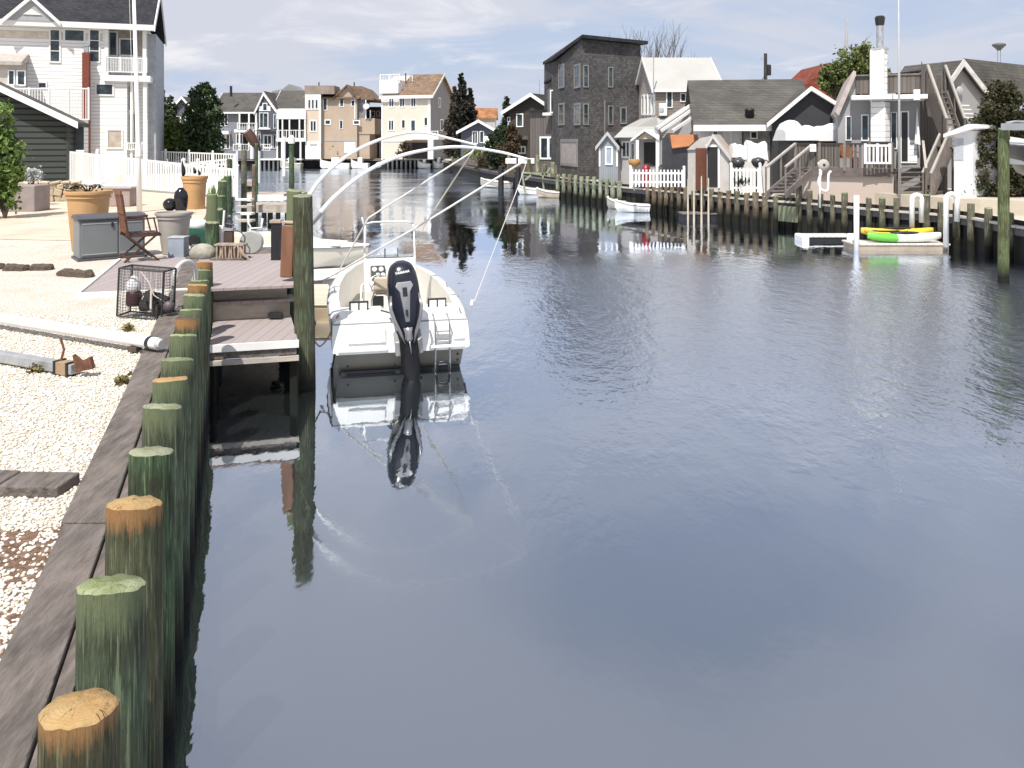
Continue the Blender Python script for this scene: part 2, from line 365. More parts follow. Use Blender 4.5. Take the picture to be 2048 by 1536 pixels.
mb.add([(x, y, z) for x, y in gp], [tuple(range(5))]); mb.build('gravel_bed', GRAV, kind='structure', origin=(0, 0, GZ))
m, N, L, b = nodes('pebble_stone')
g = N.new('ShaderNodeNewGeometry'); r1 = g.outputs['Random Per Island']
cr = N.new('ShaderNodeValToRGB'); L.new(r1, cr.inputs[0]); e = cr.color_ramp.elements
e[0].position = 0; e[0].color = (.40, .33, .24, 1); e[1].position = 1; e[1].color = (.80, .76, .69, 1)
for p_, cc in ((.06, (.56, .48, .37)), (.25, (.69, .63, .52)), (.55, (.71, .67, .60)), (.8, (.70, .67, .61))):
    k = e.new(p_); k.color = (*cc, 1)
L.new(cr.outputs[0], b.inputs['Base Color']); b.inputs['Roughness'].default_value = .7; PEB = m
def pebbles(name, n, fn, seed, smin, smax, m, label):
    g = np.random.default_rng(seed); P = fn(g, n); n = len(P)
    t = (1+5**.5)/2
    ico = np.array([(-1, t, 0), (1, t, 0), (-1, -t, 0), (1, -t, 0), (0, -1, t), (0, 1, t), (0, -1, -t), (0, 1, -t), (t, 0, -1), (t, 0, 1), (-t, 0, -1), (-t, 0, 1)])/1.902
    fa = np.array([(0, 11, 5), (0, 5, 1), (0, 1, 7), (0, 7, 10), (0, 10, 11), (1, 5, 9), (5, 11, 4), (11, 10, 2), (10, 7, 6), (7, 1, 8), (3, 9, 4), (3, 4, 2), (3, 2, 6), (3, 6, 8), (3, 8, 9), (4, 9, 5), (2, 4, 11), (6, 2, 10), (8, 6, 7), (9, 8, 1)])
    s = g.uniform(smin, smax, n); a = g.uniform(0, 6.28, n)
    q = ico[None]*(1+g.uniform(-.22, .22, (n, 12, 1)))*np.stack([s, s*g.uniform(.6, 1, n), s*g.uniform(.4, .7, n)], 1)[:, None, :]
    x = q[..., 0]*np.cos(a)[:, None]-q[..., 1]*np.sin(a)[:, None]; y = q[..., 0]*np.sin(a)[:, None]+q[..., 1]*np.cos(a)[:, None]
    V = np.stack([x, y, q[..., 2]], -1)+P[:, None, :]; V[..., 2] += (s*.25)[:, None]
    Fq = (fa[None]+(np.arange(n)*12)[:, None, None]).reshape(-1, 3)
    o = npmesh(name, V.reshape(-1, 3), Fq, m, (0, 0, 0), smooth=True, k=3); tag(o, label, 'gravel', kind='stuff'); return o
def near_gravel(g, n):
    Y = 2.1+(10.6-2.1)*g.uniform(0, 1, n)**.8; X_ = -1.0-.331*Y-g.uniform(0.005, 1, n)*(.36*Y+.6)
    # mulch strip near the timber is mostly free of stones
    z = np.full(n, GZ+.006); P = np.stack([X_, Y, z], 1)
    f = np.sin(X_*5.1+1)*np.cos(Y*4.3)+np.sin(X_*11+Y*7)*.5
    keep = ~((Y < 4.7) & ((f > .85) | ((Y > 4.25) & (f > -.1))) & (g.uniform(0, 1, n) < .72))
    return P[keep]
pebbles('gravel', 60000, near_gravel, 3, .0075, .017, PEB, 'pale cream and white pebbles covering the ground beside the bulkhead')
# reddish mulch soil patch in front of the timber edging
MULCH = mat('red_mulch', (.19, .11, .07), .95, .6, 30, bmp=1, bs=70, dirt=(.40, .30, .22), dirt_amt=.7)
mb = MB(); mb.add([(bankx(2.2, 1.0), 2.2, GZ+.008), (bankx(4.75, 1.0), 4.75, GZ+.008), (-5.2, 4.6, GZ+.008), (-3.6, 2.2, GZ+.008)], [(0, 1, 2, 3)]); mb.build('soil', MULCH, kind='structure', origin=(0, 0, GZ))
# tan stone patio behind
PAT = mat('patio_stone', (.60, .49, .38), .9, .18, .8, bmp=.5, bs=20)
mb = MB(); pp = [G(-60, 478), G(140, 482), G(200, 470), G(300, 455), G(420, 452), G(455, 400), G(430, 392), G(-60, 402)]
mb.add([(p.x, p.y, GZ+.012) for p in pp], [tuple(range(len(pp)))]); mb.build('patio', PAT, kind='structure', origin=(0, 0, GZ))

# ================================================================ LEFT BULKHEAD
WOOD = mat('weathered_plank', (.145, .122, .108), .85, .5, 3, stretch=(6, 1.2, 6), bmp=.9, bs=9, dirt=(.25, .21, .18), dirt_amt=.6)
def pmat(name, g1, g2, dark, top, topz, topw, tide=(.15, .6)):
    m, N, L, b = nodes(name); v = objvec(N, L, True); vo = objvec(N, L, False)
    st = noise(N, L, v, 5, 7, (9, 9, .8), .65); blot = noise(N, L, v, 2.5, 5)
    c = mix(N, L, g1, g2, rng(N, L, st, .35, .62)); c = mix(N, L, c, dark, rng(N, L, blot, .42, .66, 0, .85))
    c = mix(N, L, c, sc_(g2, 1.9), rng(N, L, noise(N, L, v, 9, 5, (8, 8, .4)), .55, .66, 0, .75)); c = mix(N, L, c, sc_(dark, .4), rng(N, L, noise(N, L, v, 12, 4, (9, 9, .35)), .6, .68, 0, .85))
    s = N.new('ShaderNodeSeparateXYZ'); L.new(vo, s.inputs[0])
    zz = math_(N, L, 'ADD', s.outputs[2], math_(N, L, 'MULTIPLY', math_(N, L, 'SUBTRACT', st, .5), topw*2.2))
    if top: c = mix(N, L, c, top, rng(N, L, zz, topz-topw, topz-.02))
    c = mix(N, L, (.012, .012, .008), c, rng(N, L, math_(N, L, 'ADD', s.outputs[2], math_(N, L, 'MULTIPLY', math_(N, L, 'SUBTRACT', blot, .5), .5)), *tide))      # wet weed below the tide line
    L.new(c, b.inputs['Base Color']); b.inputs['Roughness'].default_value = .8; b.inputs['Specular IOR Level'].default_value = .25
    h_ = math_(N, L, 'ADD', st, math_(N, L, 'MULTIPLY', noise(N, L, v, 14, 5, (9, 9, .35), .7), 1.4)); bump(N, L, b, h_, 1.0, .012); return m
PG = pmat('green_pile_wood', (.038, .068, .040), (.11, .165, .085), (.036, .036, .022), None, 1.68, .1)
PG2 = pmat('mossy_pile_wood', (.050, .082, .050), (.135, .175, .105), (.06, .058, .036), (.17, .20, .11), 1.68, .16)
PO = pmat('orange_headed_pile_wood', (.052, .072, .04), (.135, .14, .08), (.06, .05, .028), (.36, .20, .085), 1.68, .09)
def cutmat(name, col, moss, amt):
    m, N, L, b = nodes(name); vo = objvec(N, L, False); v = objvec(N, L, True); s = N.new('ShaderNodeSeparateXYZ'); L.new(vo, s.inputs[0])
    r_ = math_(N, L, 'SQRT', math_(N, L, 'ADD', math_(N, L, 'MULTIPLY', s.outputs[0], s.outputs[0]), math_(N, L, 'MULTIPLY', s.outputs[1], s.outputs[1])))
    n = noise(N, L, v, 9, 5); rg = math_(N, L, 'FRACT', math_(N, L, 'ADD', math_(N, L, 'MULTIPLY', r_, 75), math_(N, L, 'MULTIPLY', n, 2.5)))
    an = math_(N, L, 'ARCTAN2', s.outputs[1], s.outputs[0]); cx = N.new('ShaderNodeCombineXYZ'); L.new(math_(N, L, 'COSINE', an), cx.inputs[0]); L.new(math_(N, L, 'SINE', an), cx.inputs[1]); L.new(math_(N, L, 'MULTIPLY', r_, 1.5), cx.inputs[2])
    o_ = N.new('ShaderNodeObjectInfo'); sh_ = N.new('ShaderNodeVectorMath'); sh_.operation = 'ADD'; L.new(cx.outputs[0], sh_.inputs[0]); cc = N.new('ShaderNodeCombineXYZ'); L.new(math_(N, L, 'MULTIPLY', o_.outputs['Random'], 20), cc.inputs[2]); L.new(cc.outputs[0], sh_.inputs[1])
    cr = rng(N, L, math_(N, L, 'ABSOLUTE', math_(N, L, 'SUBTRACT', noise(N, L, sh_.outputs[0], 2.2, 2), .5)), .0, .012); cr = math_(N, L, 'MAXIMUM', cr, rng(N, L, noise(N, L, v, 7, 3), .62, .54))
    c = mix(N, L, sc_(col, .62), sc_(col, 1.25), n); c = mix(N, L, c, sc_(col, .55), math_(N, L, 'MULTIPLY', rg, .45)); c = mix(N, L, c, moss, rng(N, L, noise(N, L, v, 6, 6), .42, .62, 0, amt)); c = mix(N, L, sc_(col, .14), c, cr)
    L.new(c, b.inputs['Base Color']); b.inputs['Roughness'].default_value = .9; b.inputs['Specular IOR Level'].default_value = .2
    bump(N, L, b, math_(N, L, 'ADD', math_(N, L, 'MULTIPLY', cr, 2), math_(N, L, 'ADD', math_(N, L, 'MULTIPLY', rg, -.3), noise(N, L, v, 40, 4))), .9, .01); MATS[name] = m; return m
CUTO = cutmat('fresh_cut_wood', (.46, .32, .15), (.38, .22, .09), .6)
CUTG = cutmat('mossy_cut_wood', (.22, .26, .12), (.36, .38, .24), .8)
CUTW = cutmat('bleached_cut_wood', (.34, .35, .24), (.16, .20, .09), .8)
CUTB = mat('dark_capped_wood', (.10, .06, .035), .7, .3, 8)
def pile(x, y, top, r, wm, cm, label, name='bulkhead_pile', group=None, bot=-1.2, seed=0, seg=28, lean=(0, 0), tilt=.12, fwd=0):
    rn = random.Random(seed+int(x*91)+int(y*17))
    t = thing(name, (x, y, 0), label, 'piling', group)
    sx, sy = rn.uniform(-tilt, tilt), rn.uniform(-tilt, tilt)+tilt*.4-fwd
    nz = 9; zs = [bot+(top-bot)*i/(nz-1) for i in range(nz)]; vs = []; ph = [rn.random()*6 for _ in range(4)]; jit = [rn.uniform(-.022, .018) for _ in range(seg)]
    for i, z in enumerate(zs):
        for k in range(seg):
            a = 2*math.pi*k/seg
            rr = r*(1.04-.04*i/nz)*(1+.025*math.sin(2*a+ph[0]+z)+.02*math.sin(5*a+ph[1]+z*1.7)+jit[k])
            if i == nz-1: rr *= .965
            px, py = rr*math.cos(a), rr*math.sin(a); zz = z+(px*sx+py*sy+rn.uniform(-.008, .003) if i == nz-1 else 0)
            vs.append((x+px+lean[0]*(z), y+py+lean[1]*z, zz))
    fs = [(i*seg+k, i*seg+(k+1) % seg, (i+1)*seg+(k+1) % seg, (i+1)*seg+k) for i in range(nz-1) for k in range(seg)]+[tuple(range(seg))[::-1]]
    mb = MB(); mb.add(vs, fs); mb.build('shaft', wm, t, smooth=True)
    ring = vs[-seg:]; c = Vector((x+lean[0]*top, y+lean[1]*top, top)); cv = []
    for f_, dz in ((1, 0), (.9, .012), (.5, .016), (.22, .014)):
        for k, p in enumerate(ring):
            q = c.lerp(Vector(p), f_); cv.append((q.x, q.y, q.z+dz+(0 if f_ == 1 else rn.uniform(-.005, .005))))
    cf = [(i*seg+k, i*seg+(k+1) % seg, (i+1)*seg+(k+1) % seg, (i+1)*seg+k) for i in range(3) for k in range(seg)]+[tuple(3*seg+k for k in range(seg))]
    mb = MB(); mb.add(cv, cf); mb.build('cut_top', cm, t, smooth=True); return t
pys = [1405, 1180, 1015, 897, 820, 765, 715, 676, 643, 617, 594, 574, 560, 544, 528]
kinds = [(PO, CUTO, 'orange brown head and tan cut top'), (PG2, CUTG, 'green with a cracked mossy top'), (PO, CUTO, 'orange rim and round tan cut top'), (PG, CUTW, 'dark green with a split pale top'),
         (PG2, CUTW, 'green with a pale lichen top'), (PG2, CUTO, 'green with a half tan top'), (PG2, CUTW, 'pale green with a worn top'), (PG2, CUTG, 'grey green with a rounded top'),
         (PO, CUTB, 'brown with a dark capped top'), (PG2, CUTG, 'green and split down the middle'), (PG2, CUTG, 'green with a light flat top'), (PO, CUTO, 'with an orange stained tan top'),
         (PG2, CUTG, 'with a yellow green mossy top'), (PG2, CUTW, 'with a pale green top'), (PO, CUTO, 'with an orange top beside the steps')]
for i, (py, (wm, cm, d)) in enumerate(zip(pys, kinds)):
    Y = 3003/(py-285); rr = .121 if i == 0 else .130 if i < 7 else .122
    pile(bankx(Y, .52), Y, 1.68+(.02 if i % 3 else -.02), rr, wm, cm, '%s bulkhead pile to the camera, %s' % (ORD[i], d) if len(('%s bulkhead pile to the camera, %s' % (ORD[i], d)).split()) <= 16 else '%s bulkhead pile, %s' % (ORD[i], d), group='piles along the left bulkhead', seed=i, tilt=.07, fwd=.2)
# far piles of the left bulkhead and odd ones round the dock
for i, (Y, top, r) in enumerate([(18.6, 2.0, .14), (21.5, 2.1, .14), (25, 1.9, .13), (29.5, 2.2, .14), (34, 1.9, .13), (45, 2.6, .15), (62, 2.0, .15), (80, 2.0, .15)]):
    pile(bankx(Y, .5), Y, top, r, PG, CUTW, '%s bulkhead pile beyond the wooden deck on the left bank' % NUM[i], group='piles along the left bulkhead', seed=40+i, seg=12)
bk = thing('bulkhead', (bankx(0, .7), 0, 0), 'weathered timber bulkhead with a plank cap along the left bank', 'retaining wall')
mb = MB(); ys = np.arange(-3, 112, .28)
for a, b_ in zip(ys[:-1], ys[1:]):
    if a > 40 and (int(a/.28) % 4): continue
    b_ = b_ if a < 40 else a+1.1
    k0 = .66+random.uniform(0, .012)
    mb.prism([(bankx(a+.01, k0), a+.01), (bankx(b_-.005, k0), b_-.005), (bankx(b_-.005, k0+.06), b_-.005), (bankx(a+.01, k0+.06), a+.01)], 'z', -1.2, 1.26)
mb.build('sheathing', mat('dark_wet_sheathing', (.035, .035, .028), .8, .4, 4), bk)
mb = MB()
for zc in (.95, .25): mb.prism([(bankx(-3, .653), -3), (bankx(112, .653), 112), (bankx(112, .60), 112), (bankx(-3, .60), -3)], 'z', zc-.1, zc+.1)
mb.build('waler', mat('dark_wet_timber', (.04, .036, .026), .85, .4, 4), bk)
cuts = [-3, 1.2, 4.68, 7.62, 10.6, 13.5, 17, 21, 26, 31, 37, 44, 52, 62, 75, 90, 112]
for i, (a, b_) in enumerate(zip(cuts[:-1], cuts[1:])):
    mb = MB(); e = .006*((i*7) % 3); MB.prism(mb, [(bankx(a+.006, 1.0+e), a+.006), (bankx(b_-.004, 1.0-e), b_-.004), (bankx(b_-.004, .742), b_-.004), (bankx(a+.006, .742), a+.006)], 'z', GZ-.05, GZ+.055+e)
    mb.build('cap_board', WOOD, bk, bevel=.008)
    mb = MB(); MB.prism(mb, [(bankx(a+.9, .732), a+.9), (bankx(b_+.89, .732), b_+.89), (bankx(b_+.89, .656), b_+.89), (bankx(a+.9, .656), a+.9)], 'z', 1.0, GZ+.04+e)
    mb.build('inner_board', WOOD, bk, bevel=.006)
# timber edging across the gravel
mb = MB(); p0 = G(158, 968); p1 = G(-160, 958)
T = thing('timber_edging', (p0.x, p0.y, GZ), 'dark timber beam laid across the gravel in the left foreground', 'timber')
for a, b_ in ((0, .36), (.365, 1)):
    q0 = p0.lerp(p1, a); q1 = p0.lerp(p1, b_); MB().bar((q0.x, q0.y-.12, GZ+.035), (q1.x, q1.y-.12, GZ+.03), .24, .09).build('beam', WOOD, T, bevel=.01)
# driftwood edging pieces
DW = mat('driftwood_bark', (.10, .075, .055), .9, .5, 9, stretch=(1, 4, 4), bmp=.8, bs=20)
for i, (a, b_, py, d) in enumerate([(-30, 8, 533, 'at the left edge of the picture'), (10, 58, 536, 'with a greenish tone'), (61, 105, 535, 'short and dark'), (117, 185, 545, 'longest and nearest the deck')]):
    A = G(a, py+5); B_ = G(b_, py+(10 if i == 3 else 5)); mb = MB(); n = 9; d_ = (B_-A); hh = .12
    top = [(k/n, hh*random.uniform(.75, 1.1)*(.55 if k in (0, n) else 1)) for k in range(n+1)]; st = []
    for f_, h_ in top:
        p = A+d_*f_; yo = random.uniform(-.02, .02); w_ = .13*(.5 if f_ in (0, 1) else random.uniform(.8, 1.1)); st.append([(p.x, p.y-w_+yo, GZ-.02), (p.x, p.y-w_*.9+yo, GZ+h_*.7), (p.x, p.y-w_*.2+yo, GZ+h_), (p.x, p.y+w_*.7+yo, GZ+h_*.85), (p.x, p.y+w_+yo, GZ-.02)])
    vs = [q for r__ in st for q in r__]; mb.add(vs, [(i_*5+k, i_*5+k+1, (i_+1)*5+k+1, (i_+1)*5+k) for i_ in range(n) for k in range(4)]+[tuple(range(5)), tuple(n*5+k for k in range(5))])
    mb.build('driftwood_piece', DW, label='dark driftwood log lying on the gravel, '+d, cat='driftwood', group='driftwood edging logs on the gravel')
# two metal poles lying on the gravel
AL = mat('painted_white_metal', (.80, .80, .79), .35, .05, 4); GALV = mat('galvanised_metal', (.42, .44, .46), .45, .25, 6, metal=.4, dirt=(.30, .24, .18), dirt_amt=.5)
RUST = mat('rusty_steel', (.16, .07, .04), .9, .5, 18, bmp=.6)
A = G(318, 688, 1.42); B_ = G(-90, 622, 1.42)
t = thing('long_pole', (A.x, A.y, GZ), 'long white metal pole lying across the gravel with its end on the cap', 'pole')
MB().tube([A, B_], .062, 20).build('tube', AL, t, smooth=True, autos=40); d = (B_-A).normalized()
MB().tube([A+d*.02, A-d*.05], .05, 16).build('end_cap', mat('grey_plastic', (.5, .5, .5), .4), t)
MB().tube([A+d*.10, A+d*.15], .066, 16).build('band', mat('black_plastic', (.02, .02, .022), .4, .2), t)
MB().bar(A+d*.3+Vector((0, 0, -.08)), A+d*.3+Vector((-.1, .02, -.085)), .1, .05).build('chock', DW, t)
A = G(150, 738, 1.36); B_ = G(-90, 697, 1.36)
t = thing('galvanised_pole', (A.x, A.y, GZ), 'grey galvanised pole with a rusty bracket lying on the gravel', 'pole')
d = (B_-A).normalized(); MB().bar(A, B_, .10, .10).build('tube', GALV, t, bevel=.012)
MB().bar(A+d*.05, A+d*.2, .112, .112).build('collar', mat('wood_block', (.35, .24, .14), .8), t)
MB().bar(A+d*.2, A+d*.23, .125, .13).bar(A+d*.03, A+d*.055, .125, .13).build('strap', mat('black_steel', (.02, .02, .02), .6), t)
mb = MB(); mb.tube([A+d*.2+Vector((0, 0, .05)), A+d*.17+Vector((0, .02, .16)), A+d*.22+Vector((0, .02, .27))], .012, 6); mb.build('hook', RUST, t)
mb = MB(); mb.prism([(0, 0), (.16, .03), (.13, .14), (.04, .10), (-.03, .16)], 'y', -.03, .03, Matrix.Translation(A-d*.03+Vector((0, 0, -.02)))); mb.build('bracket', RUST, t)
# a few dry weeds
WEED = leafmat('dry_weed', (.13, .11, .04), (.24, .20, .08))
for i, (px, py, d) in enumerate([(78, 746, 'beside the galvanised pole'), (250, 772, 'at the edge of the plank cap'), (258, 664, 'behind the white pole')]):
    p = G(px, py); o = leaves('weed', [((p.x, p.y, GZ+.04), (.07, .05, .03), 10, 12, .04)], WEED, (p.x, p.y, GZ), seed=i, ls=.04); tag(o, 'small dry weed tuft on the gravel '+d, 'weed', 'dry weeds in the gravel')

# ================================================================ DECK, STEPS AND LANDING
DK = boards('composite_deck', (.335, .29, .28), .16, 'X', .05, (.16, .13, .12), .8, .07, .3, tilt=False, rnd=False)
RIS = mat('pale_riser_board', (.44, .39, .33), .8, .25, 2.5, stretch=(1, 1, 4), bmp=.3, dirt=(.22, .18, .13), dirt_amt=.8)
EDGE = mat('white_trim_board', (.78, .76, .72), .6, .06, 3)
dk = thing('deck', (-4.6, 13, GZ), 'mauve grey plank deck with steps down to a boat landing', 'deck')
ZD = 1.34
D_ = [Vector((-6.15, 11.74, 0)), Vector((-3.27, 12.5, 0)), Vector((-4.35, 16.2, 0)), Vector((-7.2, 15.2, 0))]
MB().prism([(p.x, p.y) for p in D_], 'z', ZD-.04, ZD).build('deck_surface', DK, dk)
MB().bar(D_[0]+Vector((-.02, -.03, ZD-.03)), D_[1].lerp(D_[0], .5)+Vector((0, -.03, ZD-.03)), .05, .11).bar(D_[3]+Vector((-.03, 0, ZD-.03)), D_[0]+Vector((-.03, 0, ZD-.03)), .05, .11).build('edge_board', EDGE, dk)
def along(px, Y): return X(px, Y)
u = Vector((.967, .255, 0)); vv = Vector((-.331, 1, 0)).normalized()
def step(name, o, wdt, dep, z0, z1, m, par): # rectangle from o, width along u, depth along vv
    a = o; b_ = o+u*wdt; c_ = b_+vv*dep; d_ = o+vv*dep
    MB().prism([(p.x, p.y) for p in (a, b_, c_, d_)], 'z', z0, z1).build(name, m, par, bevel=.004)
o0 = Vector((X(424, 11.0)-.03, 11.0, 0)); 
step('landing', o0, 1.14, 1.75, .76, .80, DK, dk)
step('edge_board', o0-vv*.035, 1.15, .03, .70, .803, EDGE, dk)
step('rim_joist', o0-vv*.0+Vector((0, 0, 0)), 1.12, .05, .60, .695, WOOD, dk)
step('edge_board', o0-vv*.03, 1.15, .05, .52, .59, RIS, dk)
o1 = o0+vv*1.55
step('riser', o1, 1.12, .04, .8, 1.05, RIS, dk); step('tread', o1-vv*.05, 1.18, .42, 1.05, 1.09, DK, dk)
o2 = o1+vv*.12
step('riser', o2, 1.08, .04, 1.09, 1.30, RIS, dk)
mb = MB()
for f_ in (0.02, 1.1):
    for g_ in (.15, 1.7, 3.4): q = o0+u*f_+vv*g_; MB().box(q.x-.05, q.x+.05, q.y-.05, q.y+.05, -1.2, .74).build('post', PG, dk)
mb = MB(); mb.prism([(p.x, p.y) for p in (o1+vv*.6, o1+vv*.6+u*1.2, o1+vv*5+u*1.2, o1+vv*5)], 'z', 1.05, ZD-.05); mb.build('joist', WOOD, dk)
MB().cbox((o0+u*.9+vv*1.45)+Vector((0, 0, .86)), (.2, .1, .07)).build('cleat', mat('black_steel', (.02, .02, .02), .6), dk)

# big dock pilings
pile(X(610, 11.74), 11.74, 2.74, .142, pmat('tall_pile_wood', (.055, .07, .04), (.12, .135, .085), (.05, .04, .022), None, 0, .1), CUTW, 'tall green weathered piling standing at the landing in front of the boat', name='dock_piling', seed=5, group='tall dock pilings', lean=(-.012, 0))
pile(X(588, 13.4), 13.4, 2.72, .12, PG2, CUTW, 'green streaked piling just behind the tall front piling', name='dock_piling', seed=6, group='tall dock pilings')
pile(X(424, 15.7), 15.7, 1.98, .13, PG, CUTW, 'short brown mossy piling at the back of the wooden deck', name='dock_piling', seed=8, group='tall dock pilings')
pile(X(424, 16.8), 16.8, 2.45, .11, PG2, CUTG, 'green piling topped with grass behind the deck', name='dock_piling', seed=9, group='tall dock pilings')
# grass tuft growing on the piling
mb = MB(); p = Vector((X(424, 16.8), 16.8, 2.44)); rn = random.Random(4)
for k in range(60):
    a = rn.uniform(0, 6.28); r_ = rn.uniform(0, .1); q = p+Vector((math.cos(a)*r_, math.sin(a)*r_, 0)); h_ = rn.uniform(.08, .26)
    e = q+Vector((rn.uniform(-.05, .05), rn.uniform(-.05, .05), h_)); mb.add([q+Vector((-.007, 0, 0)), q+Vector((.007, 0, 0)), e], [(0, 1, 2)])
mb.build('grass_tuft', leafmat('fresh_grass', (.06, .13, .03), (.14, .24, .06)), label='tuft of bright green grass growing on top of a piling', cat='grass')
# brown fender on the piling
BR = mat('brown_fender_plastic', (.22, .105, .06), .55, .2, 3, stretch=(3, 3, .6)); DB = mat('shaded_fender_side', (.022, .013, .01), .7)
fp = Vector((X(571, 12.9), 12.9, 0)); T_ = Matrix.Translation(fp) @ Matrix.Rotation(R(2), 4, 'Y')
t = thing('fender', (fp.x, fp.y, 1.36), 'long brown padded fender strapped to the piling beside the landing', 'dock fender')
MB().box(-.115, .075, -.09, .05, 1.40, 2.22, T_).build('pad', BR, t, bevel=.02); MB().box(.078, .135, -.07, .07, 1.38, 2.24, T_).build('shaded_side', DB, t, bevel=.01)  # the fender's unlit right face is painted as a near black slab
MB().box(-.12, .14, -.095, .08, 2.245, 2.27, T_).build('cap', mat('tan_cap', (.42, .34, .26), .7), t, bevel=.005)
# dark post with tan top
q = Vector((X(553, 15.2), 15.2, 0)); t = thing('dock_post', (q.x, q.y, 1), 'black square post with a tan cap at the back of the deck', 'post')
MB().cbox((q.x, q.y, 1.45), (.16, .16, 1.15)).build('post_body', mat('black_painted_wood', (.012, .012, .014), .5), t); MB().cbox((q.x, q.y, 2.05), (.2, .2, .05)).build('post_cap', mat('tan_cap', (.42, .34, .26), .7), t)

# ---- things on and round the deck
TERRA = mat('terracotta', (.52, .31, .14), .7, .15, 2, bmp=.1, dirt=(.62, .42, .24), dirt_amt=.5)
SOIL = mat('potting_soil', (.07, .04, .025), .95, .5, 20, bmp=.8)
def pot(px, pyrim, pybase, wpx, Y, m, label, soil=True, rimh=.14, narrow=.66, name='plant_pot'):
    c = Vector((X(px, Y), Y, GZ+.012)); Rr = wpx/2/F*Y; h = Z(pyrim, Y)-c.z
    t = thing(name, c, label, 'planter')
    rb = Rr*narrow; pr = [(rb*.96, 0), (rb, .02), (Rr*.86, h-rimh-.02), (Rr*.93, h-rimh), (Rr*.90, h-rimh*.62), (Rr*.98, h-rimh*.5), (Rr, h-.03), (Rr*.99, h), (Rr*.91, h), (Rr*.88, h-.05), (Rr*.83, h-.16)]
    MB().lathe(pr, c, 36).build('pot_body', m, t, smooth=True, autos=35)
    if soil: MB().lathe([(1e-4, h-.09), (Rr*.86, h-.10)], c, 28).build('soil_fill', SOIL, t)
    return t
pot(177, 381, 500, 90, 16.9, TERRA, 'huge terracotta pot with a thick rolled rim behind the grey storage box')
pc = Vector((X(177, 16.9), 16.9, GZ)); zt0 = Z(376, 16.9); mb = MB(); rn = random.Random(9)
for k in range(9):
    a = rn.uniform(0, 6.28); e = Vector((pc.x+math.cos(a)*.5*rn.uniform(.5, 1), pc.y+math.sin(a)*.3, zt0+rn.uniform(.02, .12))); mb.tube([(pc.x, pc.y, zt0-.12), ((pc.x+e.x)/2, (pc.y+e.y)/2, zt0+.06), e], [.012, .009, .004], 5)
tw = mb.build('withered_plant', mat('dry_twig', (.10, .07, .04), .9, .3), label='withered trailing plant lying over the rim of the huge terracotta pot', cat='plant')
lf = leaves('foliage', [((pc.x-.1, pc.y, zt0+.03), (.42, .22, .05), 16, 9, .06)], leafmat('withered_leaves', (.05, .045, .025), (.13, .11, .06)), tuple(tw.location), tw, 5, .06)
GP = mat('grey_glazed_pot', (.40, .37, .34), .5, .15, 2, dirt=(.62, .60, .56), dirt_amt=.7)
pot(348, 424, 500, 72, 16.4, GP, 'pale grey plant pot with a ribbed rim right of the brown chair', narrow=.62, rimh=.12)
pot(389, 352, 413, 52, 27.5, TERRA, 'terracotta pot with dark spiky plants in front of the white fence', rimh=.2, narrow=.75)
# trough planters
BRK = mat('faded_brick', (.34, .27, .25), .85, .2, 3)
q = G(232, 414); t = thing('trough_planter', q, 'low faded mauve planter box behind the terracotta pot', 'planter')
MB().cbox((q.x, q.y+.3, GZ+.33), (.95, .6, .62)).build('box_body', BRK, t, bevel=.02); MB().cbox((q.x, q.y+.3, GZ+.66), (1.1, .72, .06)).build('rim', mat('grey_stone_rim', (.42, .38, .38), .7), t, bevel=.01)
# dark pointed plants in far pot
DARKL = mat('dark_glossy_leaf', (.012, .012, .014), .35)
c = W(389, 350, 27.5)
for i, (px, pyt, pyb, w_) in enumerate([(366, 320, 352, 9), (389, 333, 347, 7), (398, 338, 350, 6)]):
    a = W(px, pyb, 27.5); b_ = W(px, pyt, 27.5); n = 6
    MB().tube([a.lerp(b_, k/n)+Vector((.02*math.sin(k), 0, 0)) for k in range(n+1)], [w_/2/F*27.5*s_ for s_ in (.55, .95, 1, .85, .6, .35, .05)], 8).build('dark_plant', DARKL, smooth=True,
      label='dark pointed leaf cluster in the far terracotta pot, '+['tallest at the left', 'small in the middle', 'small at the right'][i], cat='plant', group='dark plants in the far terracotta pot')
# black urns
BLK = mat('black_glaze', (.012, .012, .016), .12, .2)
for nm, px, pb, hpx, wpx, lab in (('garden_urn', 362, 419, 47, 27, 'tall glossy black urn standing on the patio behind the grey pot'), ('garden_sphere', 340, 417, 26, 27, 'round glossy black ball beside the tall black urn')):
    Y = 25.5; c = Vector((X(px, Y), Y, GZ+.1)); h = hpx/F*Y; r_ = wpx/2/F*Y
    t = thing(nm, (c.x, c.y, GZ), lab, 'garden ornament')
    if hpx > 40: MB().lathe([(r_*.75, 0), (r_*.85, h*.1), (r_*.98, h*.45), (r_, h*.62), (r_*.85, h*.82), (r_*.5, h*.93), (r_*.42, h*.97), (r_*.3, h)], c, 24).build('urn_body', BLK, t, smooth=True)
    else: MB().sphere(c+Vector((0, 0, h/2)), h/2, 20, 12, (1.05, 1.05, 1)).build('ball', BLK, t, smooth=True)
    MB().lathe([(r_*1.1, -.1), (r_*1.1, -.02), (r_*.8, 0)], c, 20).build('base', DW, t)
